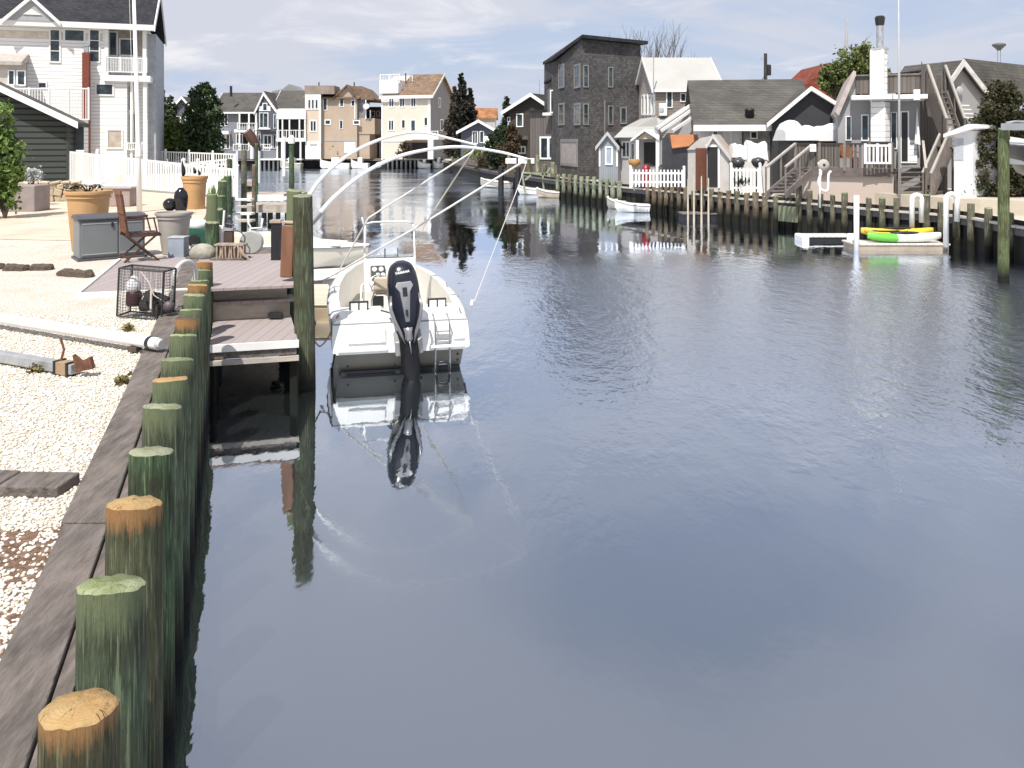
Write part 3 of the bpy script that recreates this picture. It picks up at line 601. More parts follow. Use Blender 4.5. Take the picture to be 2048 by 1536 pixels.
# storage box
GB = mat('grey_resin', (.175, .19, .20), .45, .08, 2); GB2 = mat('dark_grey_resin', (.07, .072, .085), .5, .1, 2)
A = G(158, 524); B_ = G(260, 516); B_ = A+(B_-A).normalized()*1.15
ex = (B_-A).normalized(); ey = Vector((-ex.y, ex.x, 0)); M_ = Matrix((( ex.x, ey.x, 0, A.x), (ex.y, ey.y, 0, A.y), (0, 0, 1, GZ), (0, 0, 0, 1)))
t = thing('storage_box', A, 'grey resin storage box with two doors beside the brown chair', 'storage box')
MB(M_).box(0, 1.15, 0, .6, 0.05, .76).build('box_body', GB, t, bevel=.015)
MB(M_).box(-.03, 1.18, -.04, .64, 0, .05).build('base', GB2, t, bevel=.01)
mb = MB(M_); mb.prism([(-.05, .765), (-.05, .80), (.1, .845), (.5, .85), (.65, .80), (.65, .765)], 'x', -.03, 1.18); mb.build('lid', GB2, t, bevel=.01)
for a, b_ in ((.03, .66), (.68, 1.12)):
    dr = MB(M_).box(a, b_, -.022, -.003, .09, .73).build('door', GB, t, bevel=.008)
    if a < .1: MB(M_).box(.545, .58, -.05, -.024, .63, .71).build('latch', mat('black_plastic', (.02, .02, .022), .4, .2), dr)
    MB(M_).box(a+.02, b_-.02, -.03, -.024, .69, .705).box(a+.02, b_-.02, -.03, -.024, .12, .135).build('moulding', mat('light_grey_resin', (.40, .42, .43), .4), dr)
# chair
TEAK = mat('reddish_teak', (.20, .075, .035), .55, .3, 4, stretch=(5, 5, 1), bmp=.2); DTEAK = mat('dark_teak', (.075, .035, .022), .55, .3, 5)
def chair():
    Yc = 15.2; cx_ = X(277, Yc); o = Vector((cx_, Yc, ZD)); a = R(35); M_ = Matrix.Translation(o) @ Matrix.Rotation(a, 4, 'Z') @ Matrix.Scale(1.12, 4)
    t = thing('folding_chair', o, 'reddish brown wooden folding armchair standing on the deck edge', 'chair')
    mb = MB(M_)      # backrest: slats leaning back (faces +x); sits with back to the left
    for k in range(7):
        y = -.21+.07*k; hh = 1.16-.05*abs(k-3)/3
        mb.bar((-.22, y, .50), (-.31, y, hh), .018, .055, up=(0, 1, 0))
    mb.build('backrest', TEAK, t)
    mb = MB(M_); mb.bar((-.31, -.26, 1.12), (-.31, .26, 1.12), .03, .07); mb.bar((-.225, -.25, .5), (-.225, .25, .5), .03, .05); mb.bar((-.265, -.25, .8), (-.265, .25, .8), .03, .04); mb.build('back_rail', TEAK, t)
    mb = MB(M_)
    for k in range(6): x = -.2+.085*k; mb.box(x, x+.065, -.23, .23, .43, .45)
    mb.build('seat', DTEAK, t); mb = MB(M_)
    for y in (-.25, .25): mb.box(-.24, .3, y-.012, y+.012, .40, .44)
    mb.build('seat_frame', DTEAK, t)
    for y in (-.27, .27):
        mb = MB(M_); mb.bar((-.30, y, 1.1), (-.20, y, .42), .025, .045, up=(0, 1, 0)); mb.bar((-.20, y, .42), (.26, y, 0), .025, .045, up=(0, 1, 0)); mb.build('leg', DTEAK, t)
        mb = MB(M_); mb.bar((.24, y*.93, .43), (-.26, y*.93, 0), .025, .045, up=(0, 1, 0)); mb.build('leg', DTEAK, t)
        mb = MB(M_); mb.bar((-.27, y*1.06, .68), (.2, y*1.06, .70), .045, .022); mb.bar((.18, y*1.04, .69), (.24, y*1.0, .43), .02, .035, up=(0, 1, 0)); mb.build('armrest', DTEAK, t)
    mb = MB(M_); mb.bar((-.2, -.26, .06), (-.2, .26, .06), .02, .03); mb.bar((.2, -.26, .06), (.2, .26, .06), .02, .03); mb.build('stretcher', DTEAK, t)
chair()
# small grey bin
q = G(352, 521, GZ); t = thing('utility_box', q, 'small upright grey box standing in front of the pale grey pot', 'box')
MB().cbox((q.x, q.y+.12, GZ+.21), (.30, .26, .42)).build('box_body', mat('blue_grey_box', (.30, .34, .40), .5), t, bevel=.012); MB().cbox((q.x, q.y+.12, GZ+.43), (.32, .28, .02)).build('lid', mat('light_box_lid', (.5, .53, .56), .4), t)
# green covered cart
GRN = mat('green_tarp', (.03, .105, .075), .4, .25, 3, bmp=.3, bs=8)
q = G(397, 490); t = thing('garden_cart', q, 'dark green tub cart with a white bundle on top behind the piling', 'cart')
Yc = q.y; s_ = Yc/F
M_ = Matrix.Translation(Vector((q.x, q.y, GZ)))
mb = MB(M_); mb.prism([(-.12, .12), (.22, .02), (.30, .30), (.33, .36), (-.24, .40), (-.22, .33)], 'y', -.25, .25); mb.build('tub', GRN, t, bevel=.02)
mb = MB(M_); mb.sphere((-.02, 0, .43), .2, 16, 10, (1.15, 1, .75)); mb.build('bundle', mat('white_bag', (.72, .71, .68), .6, .2, 6, bmp=.6, bs=7), t, smooth=True)
mb = MB(M_); mb.tube([(.0, -.28, .12), (.0, .28, .12)], .13, 16); mb.build('wheel', mat('black_rubber', (.015, .015, .015), .8), t)
# low bag at piling base
q = G(403, 526, GZ); mb = MB(); mb.sphere((q.x-.05, q.y+.2, GZ+.15), .25, 14, 10, (1, .8, .75)); mb.build('feed_sack', mat('grey_burlap', (.34, .32, .27), .9, .3, 8, bmp=.8, bs=12), smooth=True, label='slumped grey sack leaning beside the short brown piling', cat='sack')
# crab trap
WIRE = mat('black_coated_wire', (.03, .03, .032), .5); 
q = Vector((X(278, 10.3), 10.3, GZ+.03)); t = thing('crab_trap', q, 'square black wire crab trap standing on edge with floats inside', 'crab trap')
M_ = Matrix.Translation(q) @ Matrix.Rotation(R(-8), 4, 'Z') @ Matrix.Rotation(R(3), 4, 'Y')
w_, h_, d_ = .60, .60, .28; mb = MB(M_)
for x in (-w_/2, w_/2):
    for y in (0, d_): mb.tube([(x, y, 0), (x, y, h_)], .012, 6)
for z in (0, h_):
    for y in (0, d_): mb.tube([(-w_/2, y, z), (w_/2, y, z)], .012, 6)
    for x in (-w_/2, w_/2): mb.tube([(x, 0, z), (x, d_, z)], .012, 6)
mb.build('frame', WIRE, t); mb = MB(M_); n = 16
for i in range(n+1):
    x = -w_/2+w_*i/n; z = h_*i/n
    mb.bar((x, 0, 0), (x, 0, h_), .003); mb.bar((-w_/2, 0, z), (w_/2, 0, z), .003); mb.bar((-w_/2, d_, z), (w_/2, d_, z), .003)
    if i % 2 == 0: mb.bar((x, d_, 0), (x, d_, h_), .003)
for i in range(9):
    y = d_*i/8
    for x in (-w_/2, w_/2): mb.bar((x, y, 0), (x, y, h_), .003)
    for z in (0, h_): mb.bar((-w_/2, y, z), (w_/2, y, z), .003)
for i in range(n+1):
    z = h_*i/n
    for x in (-w_/2, w_/2): mb.bar((x, 0, z), (x, d_, z), .003)
mb.build('mesh', WIRE, t)
mb = MB(M_); mb.lathe([(.07, 0), (.09, .02), (.09, .10), (.05, .16), (.02, .2)], (-.17, .12, .30), 16); mb.build('float', mat('white_plastic', (.8, .8, .8), .35), t, smooth=True)
mb = MB(M_); mb.lathe([(.08, 0), (.095, .03), (.095, .16), (.06, .2)], (-.16, .12, .12), 16); mb.build('float', mat('dark_red_plastic', (.06, .02, .02), .4), t, smooth=True)
mb = MB(M_); rn = random.Random(3)
for k in range(9): mb.cbox((rn.uniform(-.05, .22), rn.uniform(.06, .22), rn.uniform(.05, .32)), (rn.uniform(.06, .16), .1, rn.uniform(.05, .14)), Matrix.Rotation(rn.uniform(-.3, .3), 4, 'Y'))
mb.build('bait_box', mat('dark_grey_clutter', (.05, .05, .048), .6, .6, 12), t)
mb = MB(M_)
for k in range(4):
    r_ = .12-.02*k; mb.tube([(.03+r_*math.cos(a), .1+.03*k, .2+r_*.8*math.sin(a)) for a in np.linspace(0, 6.28, 20)], .009, 5)
mb.build('rope_coil', mat('dark_rope', (.06, .055, .05), .9), t)
mb = MB(M_); mb.tube([(0, -.01, .58), (.12, -.02, .46), (.2, -.02, .3), (.33, .05, .2), (.42, .1, .12)], .007, 6); mb.tube([(.16, -.02, .36), (.17, -.03, .14)], .014, 6); mb.build('cord', mat('pale_cord', (.6, .55, .5), .7), t)
mb = MB(M_); mb.lathe([(.06, -.05), (.075, 0), (.06, .05)], (.36, .05, .16), 14, Matrix.Rotation(R(90), 4, 'X')); mb.build('float', mat('dark_grey_float', (.09, .07, .08), .5), t, smooth=True)
# handrail hoop
q0 = W(347, 612, 10.75); q1 = W(392, 592, 11.3); mb = MB(); pts = []
mid = (q0+q1)/2; 
for a in np.linspace(0, math.pi, 18): pts.append(Vector((mid.x-(q1.x-q0.x)/2*math.cos(a), mid.y-(q1.y-q0.y)/2*math.cos(a), 1.72+.19*math.sin(a))))
pts = [Vector((q0.x, q0.y, GZ))]+pts+[Vector((q1.x, q1.y, .6))]
t = thing('ladder_rail', (q0.x, q0.y, GZ), 'curved white metal handrail hoop rising from the bulkhead cap', 'handrail')
mb.tube(pts, .027, 14); mb.build('rail', mat('grey_white_metal', (.62, .62, .62), .35, .1), t, smooth=True)
MB().lathe([(.06, 0), (.06, .02), (.035, .03)], (q0.x, q0.y, GZ+.055), 14).build('flange', GALV, t)
# dock pedestal with tap, grey box, white outlet pipes
q = Vector((X(459, 15.9), 15.9, ZD)); t = thing('dock_pedestal', q, 'brown post with tap, hose hook and grey meter at the back of the deck', 'dock pedestal')
MB().cbox((q.x, q.y, ZD+.22), (.15, .12, .50)).build('post_body', mat('brown_painted_wood', (.085, .05, .045), .7, .3), t, bevel=.01)
MB().cbox((q.x, q.y, ZD+.49), (.19, .15, .05)).build('cap', GALV, t)
mb = MB(); mb.tube([(q.x, q.y, ZD+.5), (q.x, q.y, ZD+.68)], .05, 10); mb.sphere((q.x, q.y, ZD+.72), .055, 12, 8); mb.tube([(q.x-.05, q.y-.05, ZD+.6), (q.x+.1, q.y-.08, ZD+.58)], .02, 8); mb.build('tap', mat('dull_metal', (.13, .13, .15), .35, metal=.6), t)
mb = MB(); mb.tube([(q.x+.08, q.y-.05, ZD+.50), (q.x+.24, q.y-.06, ZD+.44), (q.x+.32, q.y-.06, ZD+.34), (q.x+.31, q.y-.06, ZD+.24)], .013, 8); mb.build('hook', mat('dull_metal', (.13, .13, .15), .35, metal=.6), t)
mb = MB(); mb.lathe([(.055, 0), (.07, .04), (.07, .25), (.06, .45), (.05, .5)], (q.x-.16, q.y, ZD+.02), 14); mb.cbox((q.x-.17, q.y, ZD+.53), (.13, .1, .06)); mb.tube([(q.x-.12, q.y, ZD+.54), (q.x-.10, q.y, ZD+.85)], .022, 8); mb.build('white_pipe', PVC, t, smooth=True, autos=40)
mb = MB(); mb.lathe([(.21, -.07), (.23, -.03), (.23, .03), (.21, .07)], (q.x+.38, q.y+.15, ZD+.22), 20, Matrix.Rotation(R(90), 4, 'X')); mb.build('meter', mat('pale_grey_enamel', (.38, .39, .37), .5), t, smooth=True, autos=40)
# slatted crate of driftwood
q = Vector((X(462, 15.3), 15.3, ZD)); t = thing('slatted_crate', q, 'weathered slatted wooden crate full of driftwood at the back of the deck', 'crate')
SL = mat('bleached_wood', (.36, .27, .20), .85, .4, 8, bmp=.5)
for k in range(9):
    x = q.x-.22+.055*k; MB().bar((x, q.y-.12, ZD+.02), (x+.03*math.sin(k*2), q.y-.12, ZD+.26), .028, .02).build('slat', SL, t)
    MB().bar((x, q.y+.12, ZD+.02), (x, q.y+.12, ZD+.24), .028, .02).build('slat', SL, t)
MB().box(q.x-.32, q.x+.3, q.y-.2, q.y+.2, ZD, ZD+.03).build('base_board', WOOD, t)
MB().box(q.x-.27, q.x+.27, q.y-.14, q.y+.14, ZD+.26, ZD+.285).build('top_board', SL, t)
mb = MB(); mb.tube([(q.x+.22, q.y-.15, ZD+.22), (q.x+.30, q.y-.2, ZD+.1), (q.x+.40, q.y-.22, ZD+.04)], [.02, .03, .015], 6); mb.build('driftwood_stick', SL, t)
# white bent grab rails behind deck
t = thing('ladder_rail', (X(520, 17.2), 17.2, 1), 'low bent white pipe rail behind the deck over the water', 'handrail')
mb = MB(); Y = 17.2; mb.tube([W(496, 425, Y), W(497, 446, Y), W(502, 457, Y), W(523, 456, Y+.1), W(525, 437, Y+.1)], .022, 10); mb.tube([W(500, 483, Y), W(524, 482, Y)], .03, 10); mb.tube([W(500, 457, Y), W(501, 483, Y), W(501, 520, Y)], .02, 8); mb.build('rail', PVC, t, smooth=True)
# ================================================================ BOATS
GEL = mat('white_gelcoat', (.80, .80, .77), .25, .04, 2); GELG = mat('grey_gelcoat', (.46, .45, .40), .35, .12, 3, dirt=(.25, .24, .17), dirt_amt=.6)
LIN = mat('cream_liner', (.74, .71, .65), .45, .05, 3); BLKP = mat('black_plastic', (.02, .02, .022), .4, .2); BOT = mat('dark_antifoul', (.015, .015, .018), .6, .2)
STEEL = mat('polished_steel', (.60, .60, .60), .2, .1, 3, metal=.9); TAN = mat('tan_vinyl', (.52, .43, .33), .6, .1)
def boat_frame(o, d): 
    d = Vector((d[0], d[1], 0)).normalized(); r = Vector((d.y, -d.x, 0))
    return Matrix(((r.x, d.x, 0, o[0]), (r.y, d.y, 0, o[1]), (0, 0, 1, o[2] if len(o) > 2 else 0), (0, 0, 0, 1)))
def loft(mb, st, closed=False):
    n = len(st[0]); vs = [p for s in st for p in s]; m_ = n if closed else n-1
    return mb.add(vs, [(i*n+k, i*n+(k+1) % n, (i+1)*n+(k+1) % n, (i+1)*n+k) for i in range(len(st)-1) for k in range(m_)])
def hull(t, M_, st, cap=.16, floor=.22, hm=None, rake=.13, stripe=True):
    """st rows: y, half beam, gunwale z, chine half beam, chine z, keel z"""
    hm = hm or GEL
    a = []; b_ = []; c_ = []; r_ = []
    for i, (y, hb, gz, cb_, cz, kz) in enumerate(st):
        yo = rake*(1 if i == 0 else max(0, 1-y*1.2))
        def sh(z): return yo*(gz-z)/max(.2, gz)
        a.append([(-hb, y, gz), (-(hb+cb_)/2-.02, y+sh((gz+cz)/2), (gz+cz)/2), (-cb_, y+sh(cz), cz), (0, y+sh(kz), kz), (cb_, y+sh(cz), cz), ((hb+cb_)/2+.02, y+sh((gz+cz)/2), (gz+cz)/2), (hb, y, gz)])
        hi = max(.01, hb-cap); yi = y+(cap if i == 0 else 0)-(cap*1.3 if i == len(st)-1 else 0)
        b_.append([(-hb, y, gz+.005), (-(hb-.04), y+.01, gz+.05), (-(hi), yi, gz+.055)]); c_.append([(hb, y, gz+.005), (hb-.04, y+.01, gz+.05), (hi, yi, gz+.055)])
        r_.append([(-(hi), yi, gz+.055), (-(hi-.01), yi, floor), (0, yi, floor), (hi-.01, yi, floor), (hi, yi, gz+.055)])
    mb = MB(M_); loft(mb, a); n = len(a[0]); mb.add(a[0], [tuple(range(n))]); h_ = mb.build('hull', hm, t, smooth=True, autos=40)
    mb = MB(M_); loft(mb, b_); loft(mb, c_); mb.add([b_[0][0], b_[0][1], b_[0][2], c_[0][2], c_[0][1], c_[0][0]], [(0, 1, 4, 5), (1, 2, 3, 4)]); mb.build('gunwale', GEL, t, smooth=True, autos=50)
    mb = MB(M_); loft(mb, r_); mb.add(r_[0], [tuple(range(5))]); mb.build('cockpit_liner', LIN, t, smooth=True, autos=40)
    if stripe:
        mb = MB(M_)
        pl = [Vector((-p[1]-.008, p[0], p[2]-.01)) for p in st]; pr = [Vector((p[1]+.008, p[0], p[2]-.01)) for p in st]
        mb.tube(pl, .02, 6); mb.tube(pr, .02, 6); mb.tube([pl[0], pr[0]], .02, 6); mb.build('rub_rail', mat('grey_rub_rail', (.25, .25, .26), .5), t)
    return h_
o = Vector((-1.66, 12.45, 0)); d = Vector((-.21, .978, 0)); BM = boat_frame(o, d)
bt = thing('motor_boat', o, 'white centre console motor boat with a dark outboard moored beside the landing', 'boat')
ST = [(.18, 1.01, .76, .93, .03, -.22), (.8, 1.07, .80, .95, .03, -.24), (1.8, 1.10, .82, .95, .04, -.26), (3, 1.07, .84, .90, .07, -.27), (4, .96, .86, .76, .13, -.26), (4.9, .73, .89, .50, .22, -.22), (5.6, .42, .92, .25, .34, -.12), (6.0, .2, .94, .10, .5, .1), (6.25, .03, .96, .02, .7, .4)]
hull(bt, BM, ST, cap=.17, floor=.25, hm=mat('greige_hull', (.21, .20, .165), .35, .08, 2, dirt=(.22, .20, .14), dirt_amt=.5), rake=.1)
mb = MB(BM)
for s_ in (-1, 1):
    st_ = []
    for y, hb, gz, cb_, cz, kz in ST:
        zl = max(.37, cz+.08); f_ = min(1, (zl-cz)/(gz-cz)); xl = cb_+(hb-cb_)*f_+.03*math.sin(f_*math.pi)+.012; y_ = -.03 if y < .2 else y
        st_.append([(s_*xl, y_, zl), (s_*(xl+.018), y_, zl+.03), (s_*((hb+xl)/2+.02), y_ if y > .2 else .055, (zl+gz)/2), (s_*(hb+.012), y if y > .2 else .18, gz+.012)])
    loft(mb, st_)
    if s_ < 0: la_ = st_[0]
    else: mb.add(la_+st_[0], [(0, 1, 5, 4), (1, 2, 6, 5), (2, 3, 7, 6)])
mb.build('topsides', GEL, bt, smooth=True, autos=35)
for x0, x1 in ((-.80, -.24), (.78, .96)):
    mb = MB(BM); mb.prism([(-.035, .50), (.02, .50), (.12, .70), (.065, .71), (-.02, .53)], 'x', x0, x1); mb.build('transom_panel', GEL, bt, bevel=.02)
mb = MB(BM); mb.box(-.95, -.22, -.09, .0, .385, .43); mb.build('transom_step', GEL, bt, bevel=.015); mb = MB(BM); mb.box(.42, .95, -.09, .0, .385, .43); mb.build('transom_step', GEL, bt, bevel=.015)
mb = MB(BM); mb.box(-.90, .90, .145, .21, -.05, .05); mb.build('waterline_stripe', BOT, bt)
mb = MB(BM); mb.prism([(-.98, .375), (.98, .375), (.97, .345), (-.97, .345)], 'y', -.028, .12); mb.build('transom_trim', GEL, bt)
mb = MB(BM)
for s_ in (-1, 1):
    x0, x1 = sorted((s_*.26, s_*.90)); mb.prism([(.19, .76), (.24, .80), (.80, .86), (.98, .86), (.98, .27), (.40, .27), (.30, .70)], 'x', x0, x1)
mb.prism([(.34, .40), (.42, .66), (.80, .70), (.98, .70), (.98, .27), (.34, .27)], 'x', -.26, .26)
mb.build('aft_deck', GEL, bt, bevel=.015)
mb = MB(BM); mb.prism([(.28, .80), (.31, .835), (.62, .87), (.64, .83), (.62, .80)], 'x', -.80, -.32); mb.build('bench_hatch', GEL, bt, bevel=.02)
for xa in (-.62, .62):
    fr = MB(BM).box(xa-.15, xa+.15, .72, .78, .80, .99).build('deck_hatch', BLKP, bt, bevel=.01)
    MB(BM).box(xa-.125, xa-.012, .695, .717, .83, .965).box(xa+.012, xa+.125, .695, .717, .83, .965).build('hatch_lid', LIN, fr)
# console, seat, windscreen
mb = MB(BM); mb.prism([(2.55, .25), (2.45, .85), (2.62, 1.05), (2.75, 1.38), (3.15, 1.40), (3.5, .9), (3.55, .25)], 'x', -.47, .47); mb.build('console', GEL, bt, bevel=.03)
mb = MB(BM); mb.prism([(2.52, 1.06), (2.61, 1.04), (2.71, 1.25), (2.63, 1.27)], 'x', -.36, -.10); gp_ = mb.build('gauge_panel', mat('dark_green_black', (.02, .028, .02), .4), bt, bevel=.015)
mb = MB(BM)
for x, z in ((-.29, 1.20), (-.17, 1.20), (-.23, 1.10), (-.14, 1.10)):
    T_ = Matrix.Translation((x, 2.60+(z-1.1)*.35-.03, z)) @ Matrix.Rotation(R(66), 4, 'X'); mb.lathe([(.045, 0), (.045, .02), (.035, .028)], (0, 0, 0), 14, T_)
mb.build('gauge', mat('white_dial', (.8, .8, .8), .3), gp_, smooth=True, autos=40)
mb = MB(BM); T_ = Matrix.Translation((-.22, 2.42, .98)) @ Matrix.Rotation(R(60), 4, 'X')
for r_, k in ((.16, 20),): mb.tube([T_ @ Vector((r_*math.cos(a), r_*math.sin(a), 0)) for a in np.linspace(0, 6.2832, 25)], .013, 6)
for a in (0, 2.1, 4.2): mb.tube([T_ @ Vector((0, 0, 0)), T_ @ Vector((.16*math.cos(a), .16*math.sin(a), 0))], .009, 6)
mb.tube([T_ @ Vector((0, 0, 0)), T_ @ Vector((0, 0, -.15))], .02, 8); mb.build('steering_wheel', STEEL, bt, smooth=True)
mb = MB(BM)
for x in (-.46, .46): mb.tube([(x, 2.70, .3), (x, 2.74, 1.2), (x*.98, 2.95, 1.92), (x*.93, 3.0, 1.99)], .018, 10)
mb.tube([(-.43, 3.0, 1.99), (-.3, 3.02, 2.02), (.3, 3.02, 2.02), (.43, 3.0, 1.99)], .018, 10); mb.tube([(-.46, 2.73, .95), (-.53, 2.6, .9), (-.53, 2.5, .3)], .015, 8)
mb.tube([(-.46, 2.95, 1.92), (-.50, 2.95, 2.12)], .014, 8)
mb.build('grab_rail', mat('white_rail', (.75, .75, .74), .25, .05), bt, smooth=True)
m, N, L, b = nodes('clear_acrylic'); b.inputs['Base Color'].default_value = (.9, .92, .93, 1); b.inputs['Roughness'].default_value = .05; b.inputs['Transmission Weight'].default_value = 1; b.inputs['IOR'].default_value = 1.1
mb = MB(BM); mb.prism([(2.80, 1.35), (2.98, 1.97), (2.985, 1.97), (2.81, 1.35)], 'x', -.42, .42); mb.build('windscreen', m, bt)
mb = MB(BM); mb.box(-.43, .43, 2.77, 2.80, 1.35, 1.39); mb.box(-.10, -.08, 2.8, 2.83, 1.38, 1.55); mb.box(.14, .155, 2.82, 2.84, 1.38, 1.56); mb.build('windscreen_bracket', BLKP, bt)
mb = MB(BM); mb.lathe([(.06, 0), (.06, .03), (.04, .07), (1e-3, .085)], (.10, 2.9, 1.36), 16); mb.build('compass', GEL, bt, smooth=True)
mb = MB(BM); mb.box(-.36, .34, 1.75, 2.15, .25, .90); mb.build('seat_base', GEL, bt, bevel=.03)
mb = MB(BM); mb.box(-.36, .34, 1.78, 2.15, .90, .98); mb.box(-.34, .32, 1.70, 1.80, .98, 1.2); mb.build('seat_cushion', TAN, bt, bevel=.03)
mb = MB(BM); mb.box(-.36, -.18, 1.73, 1.748, .70, .88); mb.build('speaker_box', BLKP, bt)
mb = MB(BM); mb.tube([(-.36, 1.7, .3), (-.38, 1.72, .8), (-.3, 1.73, 1.03)], .013, 6); mb.tube([(-.36, 1.7, .36), (.34, 1.7, .36)], .013, 6); mb.build('seat_frame', STEEL, bt)
# cleats, ladder
for x, y, z in ((-.93, .35, .84), (.93, .35, .84), (-1.0, 2.4, .89), (1.0, 2.4, .89), (0, 5.95, .99)):
    MB(BM).tube([(x, y-.08, z+.04), (x, y+.08, z+.04)], .012, 8).tube([(x, y-.03, z), (x, y-.03, z+.04)], .01, 6).tube([(x, y+.03, z), (x, y+.03, z+.04)], .01, 6).build('cleat', STEEL, bt, smooth=True)
mb = MB(BM)
for x in (.50, .72): mb.tube([(x, .3, .83), (x, -.02, .74), (x, -.06, .36), (x, -.05, .0)], .014, 8)
for z, y in ((.62, -.01), (.50, -.05)): mb.box(.50, .72, y-.03, y+.03, z, z+.02)
mb.tube([(.50, -.05, .14), (.72, -.05, .14)], .02, 8); mb.build('boarding_ladder', STEEL, bt, smooth=True, autos=40)
mb = MB(BM); mb.tube([(.51, -.08, .02), (.52, -.08, .14), (.56, -.09, .18), (.66, -.09, .18), (.70, -.08, .14), (.71, -.08, .02)], .02, 8); mb.build('ladder_step', BLKP, bt, smooth=True)
mb = MB(BM)
for x, z in ((-.80, .14), (-.1, .12), (.3, .1), (.86, .15), (.86, .24)): mb.lathe([(.02, 0), (.02, .015)], (x, .10+(.3-z)*.1, z), 10, Matrix.Rotation(R(90), 4, 'X'))
mb.build('drain_fitting', BLKP, bt)
# outboard engine
NAVY = mat('navy_engine_paint', (.014, .016, .026), .25, .1, 3); SILV = mat('silver_engine_trim', (.30, .30, .31), .3, .2, 2, metal=.5)
EM = BM @ Matrix.Translation((.13, -.19, 0)) @ Matrix.Rotation(R(-7), 4, 'X') @ Matrix.Rotation(R(-5), 4, 'Y') @ Matrix.Scale(1.05, 4)
def sect(w_, y0, y1, z, p=2.8, n=20, tz=0):
    r_ = []
    for k in range(n):
        a = 2*math.pi*k/n; ca, sa = math.cos(a), math.sin(a)
        x = w_/2*math.copysign(abs(ca)**(2/p), ca); y = (y0+y1)/2+(y1-y0)/2*math.copysign(abs(sa)**(2/p), sa); r_.append((x, y, z+tz*(y-y0)))
    return r_
eng = MB(EM); secs = [sect(.22, -.16, .14, .62), sect(.38, -.24, .25, .74), sect(.45, -.27, .30, .90), sect(.47, -.27, .32, 1.10), sect(.46, -.26, .33, 1.30), sect(.42, -.235, .33, 1.45), sect(.36, -.19, .31, 1.57, tz=-.05), sect(.27, -.12, .26, 1.63, tz=-.08), sect(.10, -.02, .14, 1.655)]
loft(eng, secs, True); eng.add(secs[-1], [tuple(range(20))]); eng.add(secs[0], [tuple(range(20))[::-1]]); ob = eng.build('outboard_motor', NAVY, bt, smooth=True)
md = ob.modifiers.new('sub', 'SUBSURF'); md.levels = 1; md.render_levels = 2
mb = MB(EM); fr_ = [(-.10, 1.36, .25), (.10, 1.36, .25), (.125, 1.30, .268), (.075, 1.22, .28), (.05, 1.0, .285), (.03, .80, .262), (-.03, .80, .262), (-.05, 1.0, .285), (-.075, 1.22, .28), (-.125, 1.30, .268)]
fr2 = [(x, -y, z) for x, z, y in fr_]; nn = len(fr2)
mb.add(fr2+[(x, y+.05, z) for x, y, z in fr2], [tuple(range(nn))]+[(i, (i+1) % nn, (i+1) % nn+nn, i+nn) for i in range(nn)]); mb.build('silver_panel', SILV, ob, bevel=.01)
mb = MB(EM); mb.cbox((0, -.283, 1.22), (.065, .012, .13)); mb.build('vent_slot', BLKP, ob, bevel=.012); mb = MB(EM); mb.cbox((0, -.288, .93), (.03, .012, .09)); mb.build('vent_slot', BLKP, ob, bevel=.012)
ft = bpy.data.curves.new('engine_lettering', 'FONT'); ft.body = 'YAMAHA'; ft.size = .05; ft.extrude = .003; ft.align_x = 'CENTER'; ft.shear = .25; ft.offset = .0012
fo = bpy.data.objects.new('font_source', ft); COL.objects.link(fo); ft.materials.append(GEL); fo.parent = ob
EM2 = EM @ Matrix.Translation((-.01, -.226, 1.475)) @ Matrix.Rotation(R(-5), 4, 'Y') @ Matrix.Rotation(R(72), 4, 'X'); fo.matrix_local = Matrix.Translation(-o) @ EM2
def text_mesh(fo, name, ML):
    me = bpy.data.meshes.new_from_object(fo); m_ = fo.data.materials[0]; o2 = bpy.data.objects.new(name, me); COL.objects.link(o2); o2.parent = fo.parent; o2.matrix_local = ML; me.materials.clear(); me.materials.append(m_); bpy.data.objects.remove(fo); o2.name = name; return o2
text_mesh(fo, 'engine_lettering', Matrix.Translation(-o) @ EM2)
mb = MB(EM)
for s_ in (-1, 1):
    for a_, w_ in ((.205, .03), (.19, .018)): mb.tube([(s_*a_, -.20, 1.18), (s_*(a_+.015), -.25, 1.0), (s_*(a_-.02), -.26, .85), (s_*(a_-.09), -.22, .66), (s_*.06, -.2, .5)], [.006, w_*.6, w_*.7, w_*.6, .006], 8)
mb.build('cowl_trim', SILV, ob, smooth=True)
mb = MB(EM); mid_ = [sect(.26, -.17, .14, .68), sect(.25, -.18, .12, .5), sect(.24, -.17, .11, .35), sect(.28, -.16, .12, .22), sect(.27, -.15, .12, .10), sect(.20, -.16, .14, .0), sect(.12, -.2, .16, -.3)]
loft(mb, mid_, True); mb.build('midsection', mat('black_engine_leg', (.010, .010, .013), .5, .2, spec=.25), ob, smooth=True)
mb = MB(EM); mb.lathe([(.03, -.10), (.055, -.06), (.05, .03), (.07, .10)], (0, -.2, .62), 12); mb.tube([(0, -.22, .56), (.01, -.24, .36)], [.012, .006], 8); mb.build('tilt_ram', SILV, ob, smooth=True)
mb = MB(EM)
for s_ in (-1, 1): mb.prism([(-.05, .32), (.16, .30), (.22, .62), (.05, .66), (-.10, .52)], 'x', s_*.16-.035, s_*.16+.035)
mb.build('clamp_bracket', mat('grey_bracket', (.34, .34, .34), .4, .2, metal=.3), ob, bevel=.015)
mb = MB(BM); mb.tube([(-.05, .5, .74), (-.18, .25, .80), (-.10, -.02, .84)], .014, 8); mb.tube([(-.28, .6, .86), (-.15, .25, .88), (.0, -.03, .86)], .012, 8); mb.build('control_cable', BLKP, bt)
